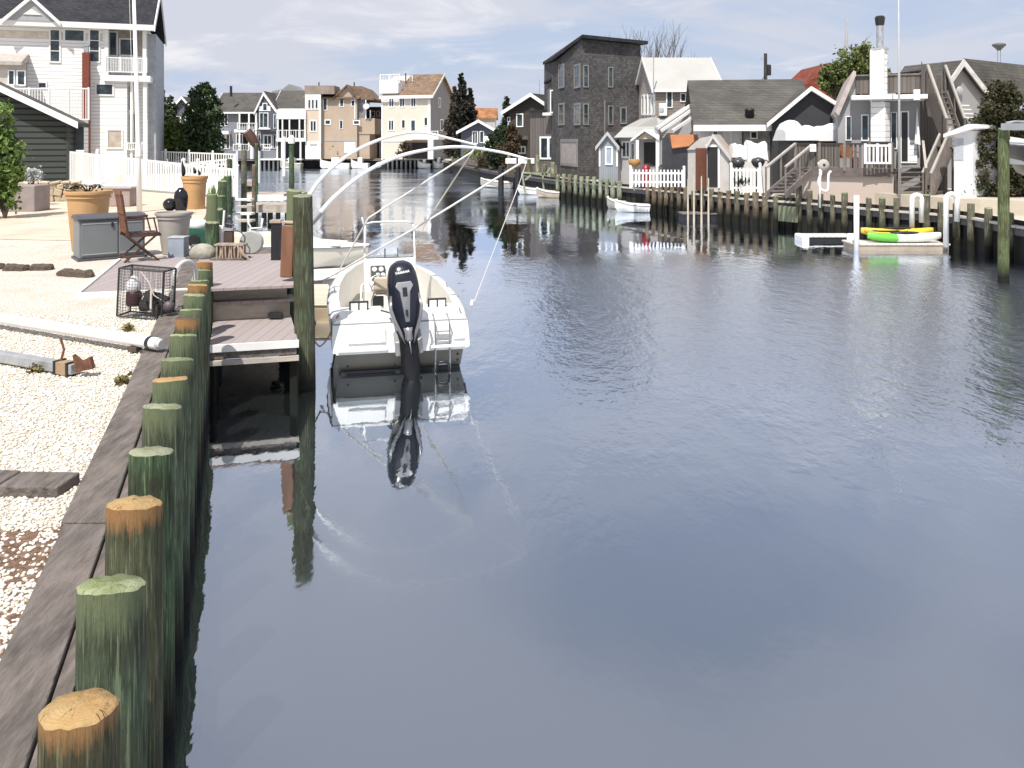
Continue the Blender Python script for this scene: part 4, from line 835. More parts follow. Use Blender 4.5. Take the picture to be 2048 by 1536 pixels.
# neighbouring dinghy and skiff behind
def small_boat(name, o, d, L_, B_, label, hm=None, sc=1, group=None, lift=0):
    M_ = boat_frame((o[0], o[1], lift), d); t = thing(name, (o[0], o[1], lift), label, 'boat', group)
    st = [(0, B_*.46, .34*sc, B_*.40, .02, -.08), (L_*.25, B_*.5, .35*sc, B_*.42, .02, -.1), (L_*.5, B_*.49, .38*sc, B_*.4, .04, -.1), (L_*.75, B_*.34, .46*sc, B_*.24, .1, -.08), (L_*.92, B_*.15, .54*sc, B_*.08, .22, 0), (L_, .02, .6*sc, .01, .4, .25)]
    hull(t, M_, st, cap=.09, floor=.12, hm=hm, rake=.05); mb = MB(M_)
    mb.box(-B_*.42, B_*.42, L_*.28, L_*.36, .24*sc, .27*sc); mb.build('thwart', LIN, t)
    mb = MB(M_); mb.box(-B_*.38, B_*.38, L_*.55, L_*.63, .26*sc, .29*sc); mb.build('thwart', LIN, t); return t, M_
sk, skM = small_boat('dinghy', (-6.3, 19.3), (1, .06), 3.7, 1.5, 'white open dinghy moored behind the motor boat bow', sc=1.0)
mb = MB(skM); mb.box(.1, .6, .5, 1.5, .3, .50); mb.build('locker', GEL, sk, bevel=.03)
sp = thing('sailing_skiff', (-8.4, 23, 0), 'cream low decked skiff with a swept foredeck behind the dinghy', 'boat')
M_ = boat_frame((-8.1, 23.2, 0), (1, -.03)); st = [(0, .8, .62, .7, .02, -.1), (1.2, .85, .64, .72, .02, -.1), (2.4, .82, .64, .66, .06, -.1), (3.3, .5, .62, .35, .15, -.05), (4.1, .04, .62, .02, .35, .2)]
hull(sp, M_, st, cap=.5, floor=.35, hm=mat('cream_gelcoat', (.74, .68, .56), .4, .08, 1.5)); mb = MB(M_)
mb.prism([(0, .66), (.02, .92), (1.6, .96), (2.0, .93), (2.6, .74), (3.4, .69), (3.4, .66)], 'x', -.55, .55); mb.build('cabin_top', mat('cream_gelcoat', (.74, .68, .56), .4), sp, bevel=.03)
# floating dock with stones
fd = thing('floating_dock', (-4, 16.8, 0), 'pale timber floating dock between the tall piling and the motor boat', 'dock')
fx = [(-5.2, 16.0), (-3.42, 16.0), (-4.1, 18.4), (-5.9, 18.4)]
MB().prism(fx, 'z', -.05, .30).build('float_body', mat('beige_dock_wood', (.42, .33, .22), .8, .25, 2, stretch=(.6, 3, 5)), fd, bevel=.02)
MB().prism([(x*1.0, y) for x, y in fx], 'z', .304, .34).build('deck_boards', boards('cream_dock_boards', (.60, .53, .42), .2, 'Y', .07, None, .8, .12, .3, tilt=False), fd)
# ropes
ROPE = mat('white_rope', (.72, .70, .65), .8, .1); YRP = mat('yellow_rope', (.62, .60, .22), .8, .2)
def rope(pts, r, label, m=ROPE, sag=0, name='mooring_line', cat='rope', group='mooring lines'):
    a = [Vector(p) for p in pts]; q = []
    for i in range(len(a)-1):
        for k in range(10):
            f_ = k/10; p = a[i].lerp(a[i+1], f_); q.append(p-Vector((0, 0, sag*4*f_*(1-f_))))
    q.append(a[-1]); mb = MB(); mb.tube(q, r, 8); return mb.build(name, m, smooth=True, label=label, cat=cat, group=group)
# mooring whips
WH = mat('white_fibreglass', (.84, .84, .83), .3, .04)
def spline(pts, n=8):
    p = [Vector(x) for x in pts]; p = [2*p[0]-p[1]]+p+[2*p[-1]-p[-2]]; o_ = []
    for i in range(1, len(p)-2):
        for k in range(n):
            t = k/n; a, b_, c_, d_ = p[i-1:i+3]
            o_.append(.5*((2*b_)+(c_-a)*t+(2*a-5*b_+4*c_-d_)*t*t+(-a+3*b_-3*c_+d_)*t*t*t))
    return o_+[p[-2]]
def whip(pts, label, r0, r1):
    base = Vector(pts[0]); t = thing('mooring_whip', (base.x, base.y, base.z-.3), label, 'mooring whip', 'mooring whips arching over the boat')
    q = spline(pts, 10); n = len(q); mb = MB(); mb.tube(q, [r0+(r1-r0)*i/(n-1) for i in range(n)], 12); mb.build('rod', WH, t, smooth=True)
    d_ = (q[1]-q[0]).normalized(); mb = MB(); mb.tube([q[0]-d_*.35, q[0]+d_*.15], r0*1.4, 12); mb.build('socket', GALV, t, smooth=True, autos=40)
    k = n//3; MB().tube([q[k], q[k+1]], r0*1.2, 12).build('ferrule', WH, t)
    return q
y1 = [14.0, 14.1, 14.2, 14.3, 14.5, 14.7, 14.9, 15.0]
q1 = whip([W(px, py, Y) for (px, py), Y in zip([(606, 412), (640, 360), (690, 315), (745, 285), (800, 268), (845, 265), (905, 278), (953, 290)], y1)], 'upper left mooring whip, rising from behind the tall piling', .034, .020)
y2 = [12.2, 12.3, 12.5, 12.7, 13.0, 13.2, 13.4, 13.5]
q2 = whip([W(px, py, Y) for (px, py), Y in zip([(628, 440), (673, 390), (735, 342), (800, 312), (870, 297), (930, 294), (1000, 304), (1055, 318)], y2)], 'lower mooring whip, the one with its tip furthest right', .034, .020)
bc = lambda x, y, z: BM @ Vector((x, y, z))
t1 = W(944, 304, 15.0); t2 = q2[-1]
rope([q1[-1], t1, W(737, 436, 15.2), bc(-.95, 3.6, .98)], .016, 'rope from the left whip tip down to the port side of the boat')
rope([t1, W(846, 455, 15.6), bc(.3, 3.3, .9)], .013, 'thin yellowish rope from the left whip tip to the console', m=mat('cream_rope', (.66, .62, .50), .8))
rope([t2, W(833, 455, 13.4), W(759, 497, 13.6), W(640, 565, 14.3)], .016, 'rope crossing in front of the console from the right whip tip')
rope([W(1037, 372, 13.5), W(940, 625, 13.2)], .006, 'thin line hanging from the right whip tip to the starboard gunwale')
rope([t2, W(1037, 372, 13.5)], .006, 'short thin line below the right whip tip')
rope([bc(-.95, .35, .86), W(640, 693, 12.2), W(615, 640, 11.9), W(610, 590, 11.86)], .012, 'stern rope looping from the boat to the tall piling', sag=.08, m=mat('brown_rope', (.30, .22, .16), .8))
MB().tube([W(945, 600, 13.2), W(943, 610, 13.2)], .028, 8).build('line_float', PVC, label='tiny white float on the thin line right of the boat', cat='float')

# ================================================================ BUILDINGS
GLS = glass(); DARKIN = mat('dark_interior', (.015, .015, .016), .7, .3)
class House:
    def __init__(s, name, label, cat, Lp, Rp, depth, z0=None, group=None):
        z0 = GZ if z0 is None else z0
        a = Vector((X(Lp[0], Lp[1]), Lp[1], 0)); b_ = Vector((X(Rp[0], Rp[1]), Rp[1], 0)); s.W = (b_-a).length; s.D = depth; s.z0 = z0
        ex = (b_-a).normalized(); ey = Vector((-ex.y, ex.x, 0)); s.M = Matrix(((ex.x, ey.x, 0, a.x), (ex.y, ey.y, 0, a.y), (0, 0, 1, z0), (0, 0, 0, 1))); s.Mi = s.M.inverted()
        s.t = thing(name, (a.x, a.y, z0), label, cat, group)
    def loc(s, px, py, face='f', off=0):
        o_ = s.Mi @ Vector((0, 0, H)); p = s.Mi @ W(px, py, 10); d_ = p-o_
        k = {'f': (0-off-o_.y)/d_.y, 'r': (s.W+off-o_.x)/d_.x, 'l': (-off-o_.x)/d_.x}[face] if d_.length else 0
        q = o_+d_*k; return ((q.x if face == 'f' else q.y), q.z)
    def fbox(s, mb, face, u0, u1, d0, d1, z0, z1):
        if face == 'f': return mb.box(u0, u1, -d1, -d0, z0, z1)
        if face == 'r': return mb.box(s.W+d0, s.W+d1, u0, u1, z0, z1)
        return mb.box(-d1, -d0, u0, u1, z0, z1)
    def rect(s, r, face, off=0):
        a = s.loc(r[0], r[1], face, off); b_ = s.loc(r[2], r[3], face, off); u0, u1 = sorted((a[0], b_[0])); z0, z1 = sorted((a[1], b_[1])); return u0, u1, z0, z1
    def win(s, *r, face='f', fr=.1, mull=1, trans=0, fm=None, gm=None, off=0, name='window', arch=False):
        u0, u1, z0, z1 = s.rect(r, face, off); mb = MB(s.M); f_ = min(fr, (u1-u0)*.16)
        B = lambda *a: s.fbox(mb, face, *a)
        o_ = off
        B(u0-.0, u0+f_, o_+.0, o_+.06, z0, z1); B(u1-f_, u1, o_+.0, o_+.06, z0, z1); B(u0+f_, u1-f_, o_, o_+.06, z0, z0+f_); B(u0+f_, u1-f_, o_, o_+.06, z1-f_, z1)
        g0, g1 = u0+f_, u1-f_
        for i in range(1, mull): c = g0+(g1-g0)*i/mull; B(c-f_*.3, c+f_*.3, o_, o_+.05, z0+f_, z1-f_)
        for i in range(trans): c = z0+f_+(z1-z0-2*f_)*(i+1)/(trans+1); B(g0, g1, o_, o_+.045, c-f_*.25, c+f_*.25)
        w_ = mb.build(name, fm or WHITE, s.t); mb = MB(s.M); s.fbox(mb, face, g0, g1, o_+.003, o_+.02, z0+f_, z1-f_); mb.build('pane' if name == 'window' else 'panel', gm or GLS, w_); return w_
    def slab(s, name, m, *r, face='f', d0=0, d1=.05, par=None, bevel=0):
        u0, u1, z0, z1 = s.rect(r, face, d0); mb = MB(s.M); s.fbox(mb, face, u0, u1, d0, d1, z0, z1); return mb.build(name, m, par or s.t, bevel=bevel)
    def rail(s, x0, y0, x1, y1, face='f', off=0, sp=.14, m=None, name='railing', d=.03, posts=4):
        """railing between two pixel corners, on a plane parallel to the face"""
        u0, u1, z0, z1 = s.rect((x0, y0, x1, y1), face, off); mb = MB(s.M); B = lambda *a: s.fbox(mb, face, *a)
        B(u0, u1, off, off+.06, z1-.08, z1); B(u0, u1, off, off+.05, z0, z0+.07); n = max(2, int((u1-u0)/sp))
        for i in range(n+1): u_ = u0+(u1-u0)*i/n; B(u_-d/2-.005, u_+d/2+.005, off+.01, off+.04, z0+.07, z1-.08)
        for i in range(posts+1): u_ = u0+(u1-u0)*i/posts; B(u_-.05, u_+.05, off-.02, off+.08, z0, z1+.04)
        return mb.build(name, m or WHITE, s.t)
def gable_x(h, wm, rm, ze, zr, ov=.35, t=.18, rake=None, yr=None, wx=(0, None)):
    """ridge along local x"""
    x0 = wx[0]; x1 = wx[1] if wx[1] is not None else h.W; yr = yr if yr is not None else h.D/2
    mb = MB(h.M); mb.prism([(0, 0), (h.D, 0), (h.D, ze), (yr, zr), (0, ze)], 'x', x0, x1); wl = mb.build('wall', wm, h.t)
    s1 = (zr-ze)/yr; s2 = (zr-ze)/(h.D-yr); pr = [(-ov, ze-s1*ov+t), (yr, zr+t), (h.D+ov, ze-s2*ov+t)]
    mb = MB(h.M); mb.chevron(pr, 'x', x0-ov, x1+ov, t); rf = mb.build('roof', rm, h.t)
    if rake:
        for a, b_ in ((x0-ov-.05, x0-ov-.002), (x1+ov+.002, x1+ov+.05)):
            mb = MB(h.M); mb.chevron([(p, z+.03) for p, z in pr], 'x', a, b_, t+.12); mb.build('rake_board', rake, h.t)
        mb = MB(h.M); mb.box(x0-ov, x1+ov, -ov-.06, -ov-.003, pr[0][1]-t-.03, pr[0][1]+.01); mb.build('fascia', rake, h.t)
    return wl, rf
def gable_y(h, wm, rm, ze, zr, ov=.35, t=.18, rake=None, xr=None, wx=(0, None), y0=0, D=None, zel=None, zer=None, z00=0):
    """gable facing the camera, ridge along local y"""
    x0 = wx[0]; x1 = wx[1] if wx[1] is not None else h.W; xr = xr if xr is not None else (x0+x1)/2; D = D or h.D; zel = zel or ze; zer = zer or ze
    mb = MB(h.M); mb.prism([(x0, z00), (x1, z00), (x1, zer), (xr, zr), (x0, zel)], 'y', y0, y0+D); wl = mb.build('wall', wm, h.t)
    s1 = (zr-zel)/(xr-x0); s2 = (zr-zer)/(x1-xr); pr = [(x0-ov, zel-s1*ov+t), (xr, zr+t), (x1+ov, zer-s2*ov+t)]
    mb = MB(h.M); mb.chevron(pr, 'y', y0-ov, y0+D+ov, t); rf = mb.build('roof', rm, h.t)
    if rake: mb = MB(h.M); mb.chevron([(p, z+.03) for p, z in pr], 'y', y0-ov-.06, y0-ov-.002, t+.14); mb.build('rake_board', rake, h.t)
    return wl, rf
SIDW = boards('white_clapboard', (.84, .83, .80), .24, 'Z', .12, (.46, .46, .47), .6, .03, .8, grain=False)
SIDD = boards('dark_green_clapboard', (.050, .058, .052), .30, 'Z', .28, (.010, .012, .011), .6, .12, 1, grain=False)
ROOFD = shingles('charcoal_shingles', (.035, .035, .04)); ROOFG = shingles('grey_shingles', (.098, .092, .083), var=.12); ROOFB = shingles('brown_shingles', (.22, .15, .105)); ROOFW = mat('pale_roof', (.40, .395, .375), .8, .08, .6, dirt=(.33, .32, .30), dirt_amt=.5)
WGREY = boards('weathered_boards', (.135, .118, .105), .15, 'X', .09, (.05, .045, .04), .85, .3, .4, tilt=False)
BRICK = mat('red_brick', (.20, .055, .035), .85, .3, 8, bmp=.5)
GRW = mat('grey_trim', (.42, .42, .42), .6, .1)
# ---- left three-storey house
h = House('three_storey_house', 'tall white clapboard house with a charcoal roof at the far left', 'house', (-130, 53.1), (292, 57), 9)
zE = h.loc(250, 52)[1]; zR = h.loc(100, -20)[1]
u_ = lambda px: h.loc(px, 200)[0]; zz = lambda py: h.loc(200, py)[1]
ub = u_(213); ul = u_(257)
mb = MB(h.M); mb.box(0, u_(213), 0, 8, 0, zE-.02); mb.box(u_(213), h.W, 1.6, 8, 0, zE-.02); mb.box(u_(213), u_(254), 0, 1.6, 0, zz(150)); mb.box(u_(254), h.W, 1.0, 1.6, 0, zz(150)); mb.build('wall', SIDW, h.t)
mb = MB(h.M); mb.chevron([(-.6, zE+.05), (4, zR+1.0), (8.6, zE+.05)], 'x', -.4, h.W+.55, .25); mb.build('roof', ROOFD, h.t)
mb = MB(h.M); mb.box(-.4, h.W+.55, -.66, -.605, zE-.32, zE+.06); mb.chevron([(-.65, zE+.08), (4, zR+1.04), (8.65, zE+.08)], 'x', h.W+.56, h.W+.64, .45); mb.box(-.3, h.W+.5, -.6, 0, zE-.28, zE-.22); mb.build('fascia', WHITE, h.t)
# dormer gable
ua, um, uc = h.loc(18, 40)[0], h.loc(68, 0)[0], h.loc(118, 40)[0]
mb = MB(h.M); mb.prism([(ua, zE+.0), (uc, zE+.0), (um, zz(6))], 'y', -.7, 2.5); dm = mb.build('dormer', mat('grey_gable_shingle', (.36, .36, .37), .8, .15, 3), h.t)
mb = MB(h.M); mb.chevron([(ua-.25, zE-.02), (um, zz(1)), (uc+.25, zE-.02)], 'y', -.9, -.705, .28); mb.build('rake_board', WHITE, dm)
mb = MB(h.M); mb.prism([(h.loc(52, 38)[0], zz(38)), (h.loc(88, 38)[0], zz(38)), (um, zz(27))], 'y', -.76, -.703); mb.build('louvre', WHITE, dm)
h.slab('eave_shadow', mat('beige_eave_shadow', (.62, .56, .48), .7), -130, 56, 205, 82, d0=.0005, d1=.0025)  # shadow under the eave, painted on the wall as a thin beige slab
h.win(98, 57, 122, 126, trans=2, fm=WHITE); h.win(127, 57, 171, 85); h.win(177, 57, 201, 126, trans=2); h.win(190, 166, 228, 192); h.win(213, 258, 246, 298, gm=mat('beige_door', (.50, .43, .36), .6), name='door'); h.win(75, 163, 95, 178)
# balcony upper right
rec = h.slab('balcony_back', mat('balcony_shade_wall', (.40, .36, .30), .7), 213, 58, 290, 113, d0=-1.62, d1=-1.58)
h.win(217, 62, 236, 113, off=-1.58); h.win(238, 76, 270, 113, off=-1.58)
mb = MB(h.M); mb.box(u_(208), h.W+.3, -.25, 1.6, zz(162), zz(150)); mb.build('balcony_floor', WHITE, h.t)
h.rail(214, 114, 293, 146, off=-.02, sp=.10, posts=3)
mb = MB(h.M)
for px in (213, 289): c = h.loc(px, 100)[0]; mb.box(c-.12, c+.12, -.06, .14, zz(150), zE-.3)
c = h.loc(290, 100)[0]; mb.box(c-.12, c+.12, -.06, .14, 0, zz(162)); c = h.loc(262, 100)[0]; mb.box(c-.08, c+.08, .1, .3, 0, zz(162)); mb.build('porch_post', WHITE, h.t)
h.win(256, 170, 268, 222, off=-1.0); h.win(256, 225, 272, 292, off=-1.0, gm=DARKIN)
mb = MB(h.M); mb.box(h.W-.02, h.W+.5, 1.5, 8, 0, zE-.3); mb.build('side_wing', mat('grey_blue_siding', (.38, .40, .43), .6), h.t)
h.rail(255, 285, 292, 300, off=-.05, sp=.12, posts=2)
# brick chimney
c0, c1 = h.loc(168, 200)[0], h.loc(182, 200)[0]
mb = MB(h.M); mb.box(c0, c1, -.75, -.15, 0, zz(108)); ch = mb.build('chimney', BRICK, h.t, bevel=.02); mb = MB(h.M); mb.cbox(((c0+c1)/2, -.45, zz(99)), (.28, .28, .55)); mb.cbox(((c0+c1)/2, -.45, zz(93)), (.36, .36, .12)); mb.build('chimney_pot', GALV, ch)
# lower wing with deck at left
mb = MB(h.M); mb.box(u_(-110), u_(56), -3.5, -.02, 0, zz(178)); mb.build('lower_wing', SIDW, h.t)
mb = MB(h.M); mb.box(u_(-110), u_(54), -1.5, -.02, zz(178), zz(132)); mb.prism([(-1.9, zz(132)), (-.02, zz(112)), (-.02, zz(128)), (-1.9, zz(139))], 'x', u_(-110), u_(58)); mb.build('dormer_wing', mat('taupe_panel', (.42, .38, .34), .7), h.t)
h.win(16, 140, 30, 172, off=1.5); h.win(33, 140, 52, 172, off=1.5)
# ---- white deck railing of the upper terrace behind the shed
t2_ = thing('terrace_railing', W(90, 240, 50), 'white slatted railing of a raised terrace above the dark green shed', 'railing')
Hr = House('tmp_frame', 'x', 'x', (-20, 50), (178, 50), 1); bpy.data.objects.remove(Hr.t)
Hr.t = t2_; ROOTS[t2_.name] = W(90, 240, 50)
Hr.rail(-20, 176, 178, 240, sp=.17, posts=5, name='railing_panel'); mb = MB(Hr.M); mb.box(-1, Hr.W-.3, 0, .5, 0, Hr.loc(100, 240)[1]); mb.build('terrace_base', SIDW, t2_)
# ---- dark green shed
h = House('green_shed', 'dark green clapboard building with a white edged gable roof at the left', 'shed', (-260, 39.8), (136, 42.5), 2.2)
a = h.loc(170, 245, off=.5); e_ = h.loc(136, 242); pk = h.loc(-90, 135)
gable_y(h, SIDD, ROOFG, 0, pk[1], ov=.55, t=.2, rake=WHITE, xr=pk[0], zel=e_[1]-.6, zer=e_[1])
h.slab('corner_board', mat('dark_trim', (.035, .04, .038), .6), 133, 246, 138, 362, d0=.003, d1=.04)
h.slab('entrance_recess', mat('grey_door_panel', (.10, .11, .12), .5), 140, 250, 168, 300, face='f', d0=-2.1, d1=-2.0)
h.slab('door', mat('white_door_strip', (.55, .57, .58), .5), 136, 252, 143, 297, d0=-1.99, d1=-1.9)
# ---- white picket fence
def fence(name, A, B_, hA, hB, label, m=WHITE, psp=2.2, sp=.15, rails=(.12, .9), picket=(.05, .025), panel=None, pointed=False, postw=.12):
    A = Vector(A); B_ = Vector(B_); d_ = (B_-A); Ln = d_.length; d_.normalize(); n_ = Vector((-d_.y, d_.x, 0)).normalized()
    t = thing(name, A, label, 'fence'); n = max(1, round(Ln/psp)); hh = lambda f_: hA+(hB-hA)*f_
    for i in range(n+1):
        p = A.lerp(B_, i/n); h_ = hh(i/n); mb = MB(); mb.cbox((p.x, p.y, p.z+h_*.5+.03), (postw, postw, h_+.06)); mb.lathe([(postw*.75, 0), (postw*.75, .02), (.01, .08)], (p.x, p.y, p.z+h_+.06), 4); mb.build('post', m, t)
    for r_ in rails: mb = MB(); mb.bar(A+Vector((0, 0, hh(0)*r_))+n_*.03, B_+Vector((0, 0, hh(1)*r_))+n_*.03, .04, .09); mb.build('rail', m, t)
    mb = MB(); k = int(Ln/sp)
    for i in range(k):
        f_ = (i+.5)/k; p = A.lerp(B_, f_); h_ = hh(f_)*(.93 if not pointed else 1)
        mb.bar(p+Vector((0, 0, hh(f_)*.06)), p+Vector((0, 0, h_)), picket[1], picket[0], up=d_)
    mb.build('picket_panel', m, t)
    if panel: mb = MB(); mb.bar(A.lerp(B_, panel[0])+Vector((0, 0, .45)), A.lerp(B_, panel[1])+Vector((0, 0, .45)), .03, .75); mb.build('solid_panel', m, t)
    return t
A = G(125, 370); B_ = G(474, 398)
fence('picket_fence', A, B_, 1.95, 1.25, 'long white vinyl fence with close pickets running from the green shed to the bulkhead', picket=(.12, .03), sp=.22, m=PVC, panel=(.72, .99), psp=4.2)
fence('picket_fence', W(285, 318, 62)-Vector((0, 0, .3)), W(474, 320, 60)-Vector((0, 0, .5)), 1.0, 1.0, 'second white fence further back with its top rail behind the flagpole', picket=(.06, .03), sp=.2, m=PVC)
fence('picket_fence', W(395, 358, 45), W(470, 352, 45)-Vector((0, 0, 0)), 1.0, 1.05, 'short white fence section behind the far terracotta pot', picket=(.06, .03), sp=.2, m=PVC)
# flagpole
b0 = G(279, 425); t = thing('flagpole', b0, 'tall white flagpole with a bulge at its hinge standing by the brown chair', 'flagpole')
kn = W(277, 300, b0.y); tp = W(266, -60, b0.y)
MB().tube([b0, kn, tp], [.085, .075, .045], 12).build('pole', PVC, t, smooth=True)
MB().tube([kn-Vector((0, 0, .2)), kn+Vector((0, 0, .15))], [.11, .09], 12).build('hinge', AL, t); MB().tube([kn+Vector((-.12, -.05, .2)), tp+Vector((-.12, -.05, 0))], .007, 4).build('halyard', ROPE, t)
# stone retaining wall with planting
STN = mat('fieldstone', (.56, .47, .33), .9, .35, 1.2, bmp=.8, bs=7, dirt=(.35, .30, .20), dirt_amt=.5)
sw = thing('stone_wall', G(20, 407), 'low cream fieldstone retaining wall in front of the dark green shed', 'stone wall'); rn = random.Random(5)
a0, b0_ = G(22, 406), G(150, 403)
for row, (z, hgt, cnt) in enumerate(((0, .24, 8), (.22, .26, 7), (.46, .22, 9), (.67, .10, 6))):
    mb = MB()
    for k in range(cnt):
        f0, f1 = (k+.35*(row % 2))/cnt, (k+.95+.35*(row % 2)+rn.uniform(-.08, .05))/cnt; p = a0.lerp(b0_, f0); q = a0.lerp(b0_, min(1.05, f1)); dz = rn.uniform(-.03, .03); e = rn.uniform(0, .08)
        mb.bar((p.x, p.y+.3-e, GZ+z+hgt/2+dz), (q.x, q.y+.3-e, GZ+z+hgt/2-dz), .6, hgt*.97)
    mb.build('stone_course', STN, sw, bevel=.04)
bx = G(-5, 412, GZ+.2); MB().cbox((bx.x+.2, bx.y+.5, GZ+.42), (1.9, .9, .85)).build('raised_planter', mat('mauve_block', (.28, .24, .23), .8, .15), label='low mauve block planter wall left of the fieldstone wall', cat='planter', bevel=.03)
bv = G(12, 424); t = thing('blue_pot', bv, 'slim dark teal pot standing at the left edge near the planter', 'planter'); MB().lathe([(.13, 0), (.16, .3), (.2, .62), (.22, .66), (.19, .66), (.17, .6)], bv, 18).build('pot_body', mat('teal_glaze', (.02, .055, .075), .3, .2), t, smooth=True, autos=40)
# bushes left
LG = leafmat('spring_leaves', (.06, .11, .025), (.16, .24, .06)); LG2 = leafmat('mid_green_leaves', (.035, .075, .02), (.08, .14, .035)); DKC = leafmat('dark_cedar', (.014, .028, .012), (.05, .07, .03)); BRC = leafmat('brown_cedar', (.035, .026, .014), (.085, .06, .03))
BRK2 = mat('bark', (.07, .05, .04), .9, .4, 6, bmp=.7, bs=15)
Y = 24
def shrub(name, parts, m, base, label, cat='shrub', seed=0, ls=.12, group=None, tr=.04):
    t = thing(name, base, label, cat, group); o_ = leaves('foliage', parts, m, base, t, seed, ls); mb = MB()
    rn = random.Random(seed)
    for k in range(4):
        c = parts[k % len(parts)][0]; mb.tube([base, Vector(base).lerp(Vector(c), .5)+Vector((rn.uniform(-.1, .1), 0, 0)), Vector(c)+Vector((rn.uniform(-.2, .2), rn.uniform(-.2, .2), 0))], [tr, tr*.7, tr*.3], 5)
    mb.build('stem', BRK2, t); return t
shrub('leafy_shrub', [(W(4, 310, Y), (.5, .5, .7), 30, 60, .17), (W(-4, 240, Y), (.28, .4, .7), 18, 45, .15), (W(30, 345, Y), (.25, .3, .35), 14, 40, .13), (W(2, 372, Y), (.5, .35, .3), 22, 50, .14), (W(6, 402, Y), (.4, .3, .22), 18, 50, .12)], LG, (X(10, Y), Y, GZ), 'bright green leafy bush in front of the dark green shed', seed=1, ls=.13)
shrub('silver_plant', [(W(62, 352, 29), (.35, .3, .25), 22, 40, .11)], leafmat('silver_leaves', (.30, .33, .33), (.55, .58, .58)), (X(62, 29), 29, GZ+.55), 'small silvery leafed plant on top of the stone wall', 'plant', seed=2, ls=.08)
MB().lathe([(.11, 0), (.15, .2), (.16, .26), (.14, .26), (.13, .22)], (X(63, 28.6), 28.6, Z(402, 28.6)), 14).build('white_bowl', PVC, label='small white pot on the stone wall below the silvery plant', cat='planter', smooth=True)
# ================================================================ TREES ON THE LEFT AND FAR BANK
def conifer(name, px, py0, py1, wpx, Y, m, label, seed=0, lean=0, n=34, nl=46, ls=.22, ragged=.3, group=None, taper=1.0):
    g = random.Random(seed); b_ = Vector((X(px, Y), Y, GZ)); top = Z(py0, Y); h_ = top-GZ; r_ = wpx/2/F*Y; parts = []
    t = thing(name, b_, label, 'tree', group)
    for i in range(n):
        f_ = (i+.3)/n; rr = r_*(1-f_)**(.75*taper)*(.75+.5*math.sin(min(1, f_*3+.25)*math.pi/2))*g.uniform(1-ragged, 1+ragged*.4); a = i*2.4
        k = g.uniform(.25, .7); c = b_+Vector((math.cos(a)*rr*k+lean*f_*h_, math.sin(a)*rr*k, .12*h_+f_*h_*.86))
        parts.append((c, (rr*.55+.08, rr*.55+.08, h_/n*1.4), 5, nl, max(.12, rr*.30)))
    leaves('crown', parts, m, b_, t, seed, ls, .6); mb = MB(); trunk(mb, b_, b_+Vector((lean*h_, 0, h_*.9)), r_*.12+.06, 10, seed, r_*.8); mb.build('trunk', BRK2, t); return t
conifer('cedar_tree', 318, 150, 300, 60, 72, DKC, 'dark cedar directly right of the tall white house', 1, n=26, ls=.3)
conifer('cedar_tree', 408, 165, 300, 82, 66, leafmat('deep_green_needles', (.02, .042, .016), (.07, .10, .04)), 'broad dark green evergreen between the white fence and the grey porch house', 2, n=30, ls=.28, taper=.55)
conifer('cedar_tree', 340, 195, 300, 50, 85, leafmat('olive_needles', (.03, .045, .02), (.07, .085, .04)), 'smaller olive evergreen between the two dark cedars', 3, n=20, ls=.3, taper=.6)
Y = 66; shrub('leafy_shrub', [(W(345, 275, Y), (1.6, 1.2, 1.1), 30, 60, .5), (W(325, 262, Y), (.9, 1, .8), 16, 50, .4), (W(375, 285, Y), (1.2, 1, .8), 20, 50, .4)], leafmat('yellow_green_leaves', (.07, .10, .02), (.15, .19, .04)), (X(345, Y), Y, GZ), 'yellow green bush below the evergreens behind the white fence', seed=4, ls=.3)
# ================================================================ FAR BANK HOUSES
SG = boards('blue_grey_siding', (.20, .215, .245), .3, 'Z', .06, None, .7, .05, .4, grain=False); SG2 = boards('slate_siding', (.10, .11, .135), .3, 'Z', .06, None, .7, .05, .4, grain=False)
def cottage_bits(h, r, n, **k):
    for i in range(n): pass
h = House('small_house', 'small grey house with a white gable trim peeking between the evergreens', 'house', (340, 95), (392, 95), 8)
zt = h.loc(365, 196)[1]; gable_y(h, SG2, ROOFG, h.loc(340, 225)[1], zt, rake=WHITE, ov=.4); h.win(350, 232, 362, 252); h.win(370, 232, 382, 252)
# blue grey house
h = House('porch_house', 'blue grey house with white porches and a steep gabled bay on the far bank', 'house', (432, 112), (553, 112), 11)
zE = h.loc(500, 222)[1]; zR = h.loc(500, 184)[1]; gable_x(h, SG, ROOFG, zE, zR, ov=.6, rake=WHITE, yr=4.5)
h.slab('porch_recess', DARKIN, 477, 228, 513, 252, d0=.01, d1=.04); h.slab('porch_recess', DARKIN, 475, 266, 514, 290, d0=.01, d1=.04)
for a in (478, 497, 511): h.slab('porch_post', WHITE, a, 226, a+3, 300, d0=1.2, d1=1.35)
mb = MB(h.M); u0, z0 = h.loc(475, 265); u1, z1 = h.loc(514, 259); mb.box(u0, u1, -1.4, 0, z0, z1); mb.build('porch_floor', WHITE, h.t); h.rail(475, 246, 514, 260, off=1.35, sp=.3, posts=2)
for a in (441, 449): h.win(a, 220, a+7, 252, off=.02, fr=.25)
h.slab('bay_window', WHITE, 440, 262, 462, 268, d0=0, d1=1.0)
for a in (443, 452): h.win(a, 268, a+8, 298, off=.02, fr=.22)
h.win(472, 268, 486, 288, off=.4); h.rail(467, 288, 497, 301, off=1.6, sp=.3, posts=2); h.rail(513, 288, 540, 301, off=1.8, sp=.3, posts=2)
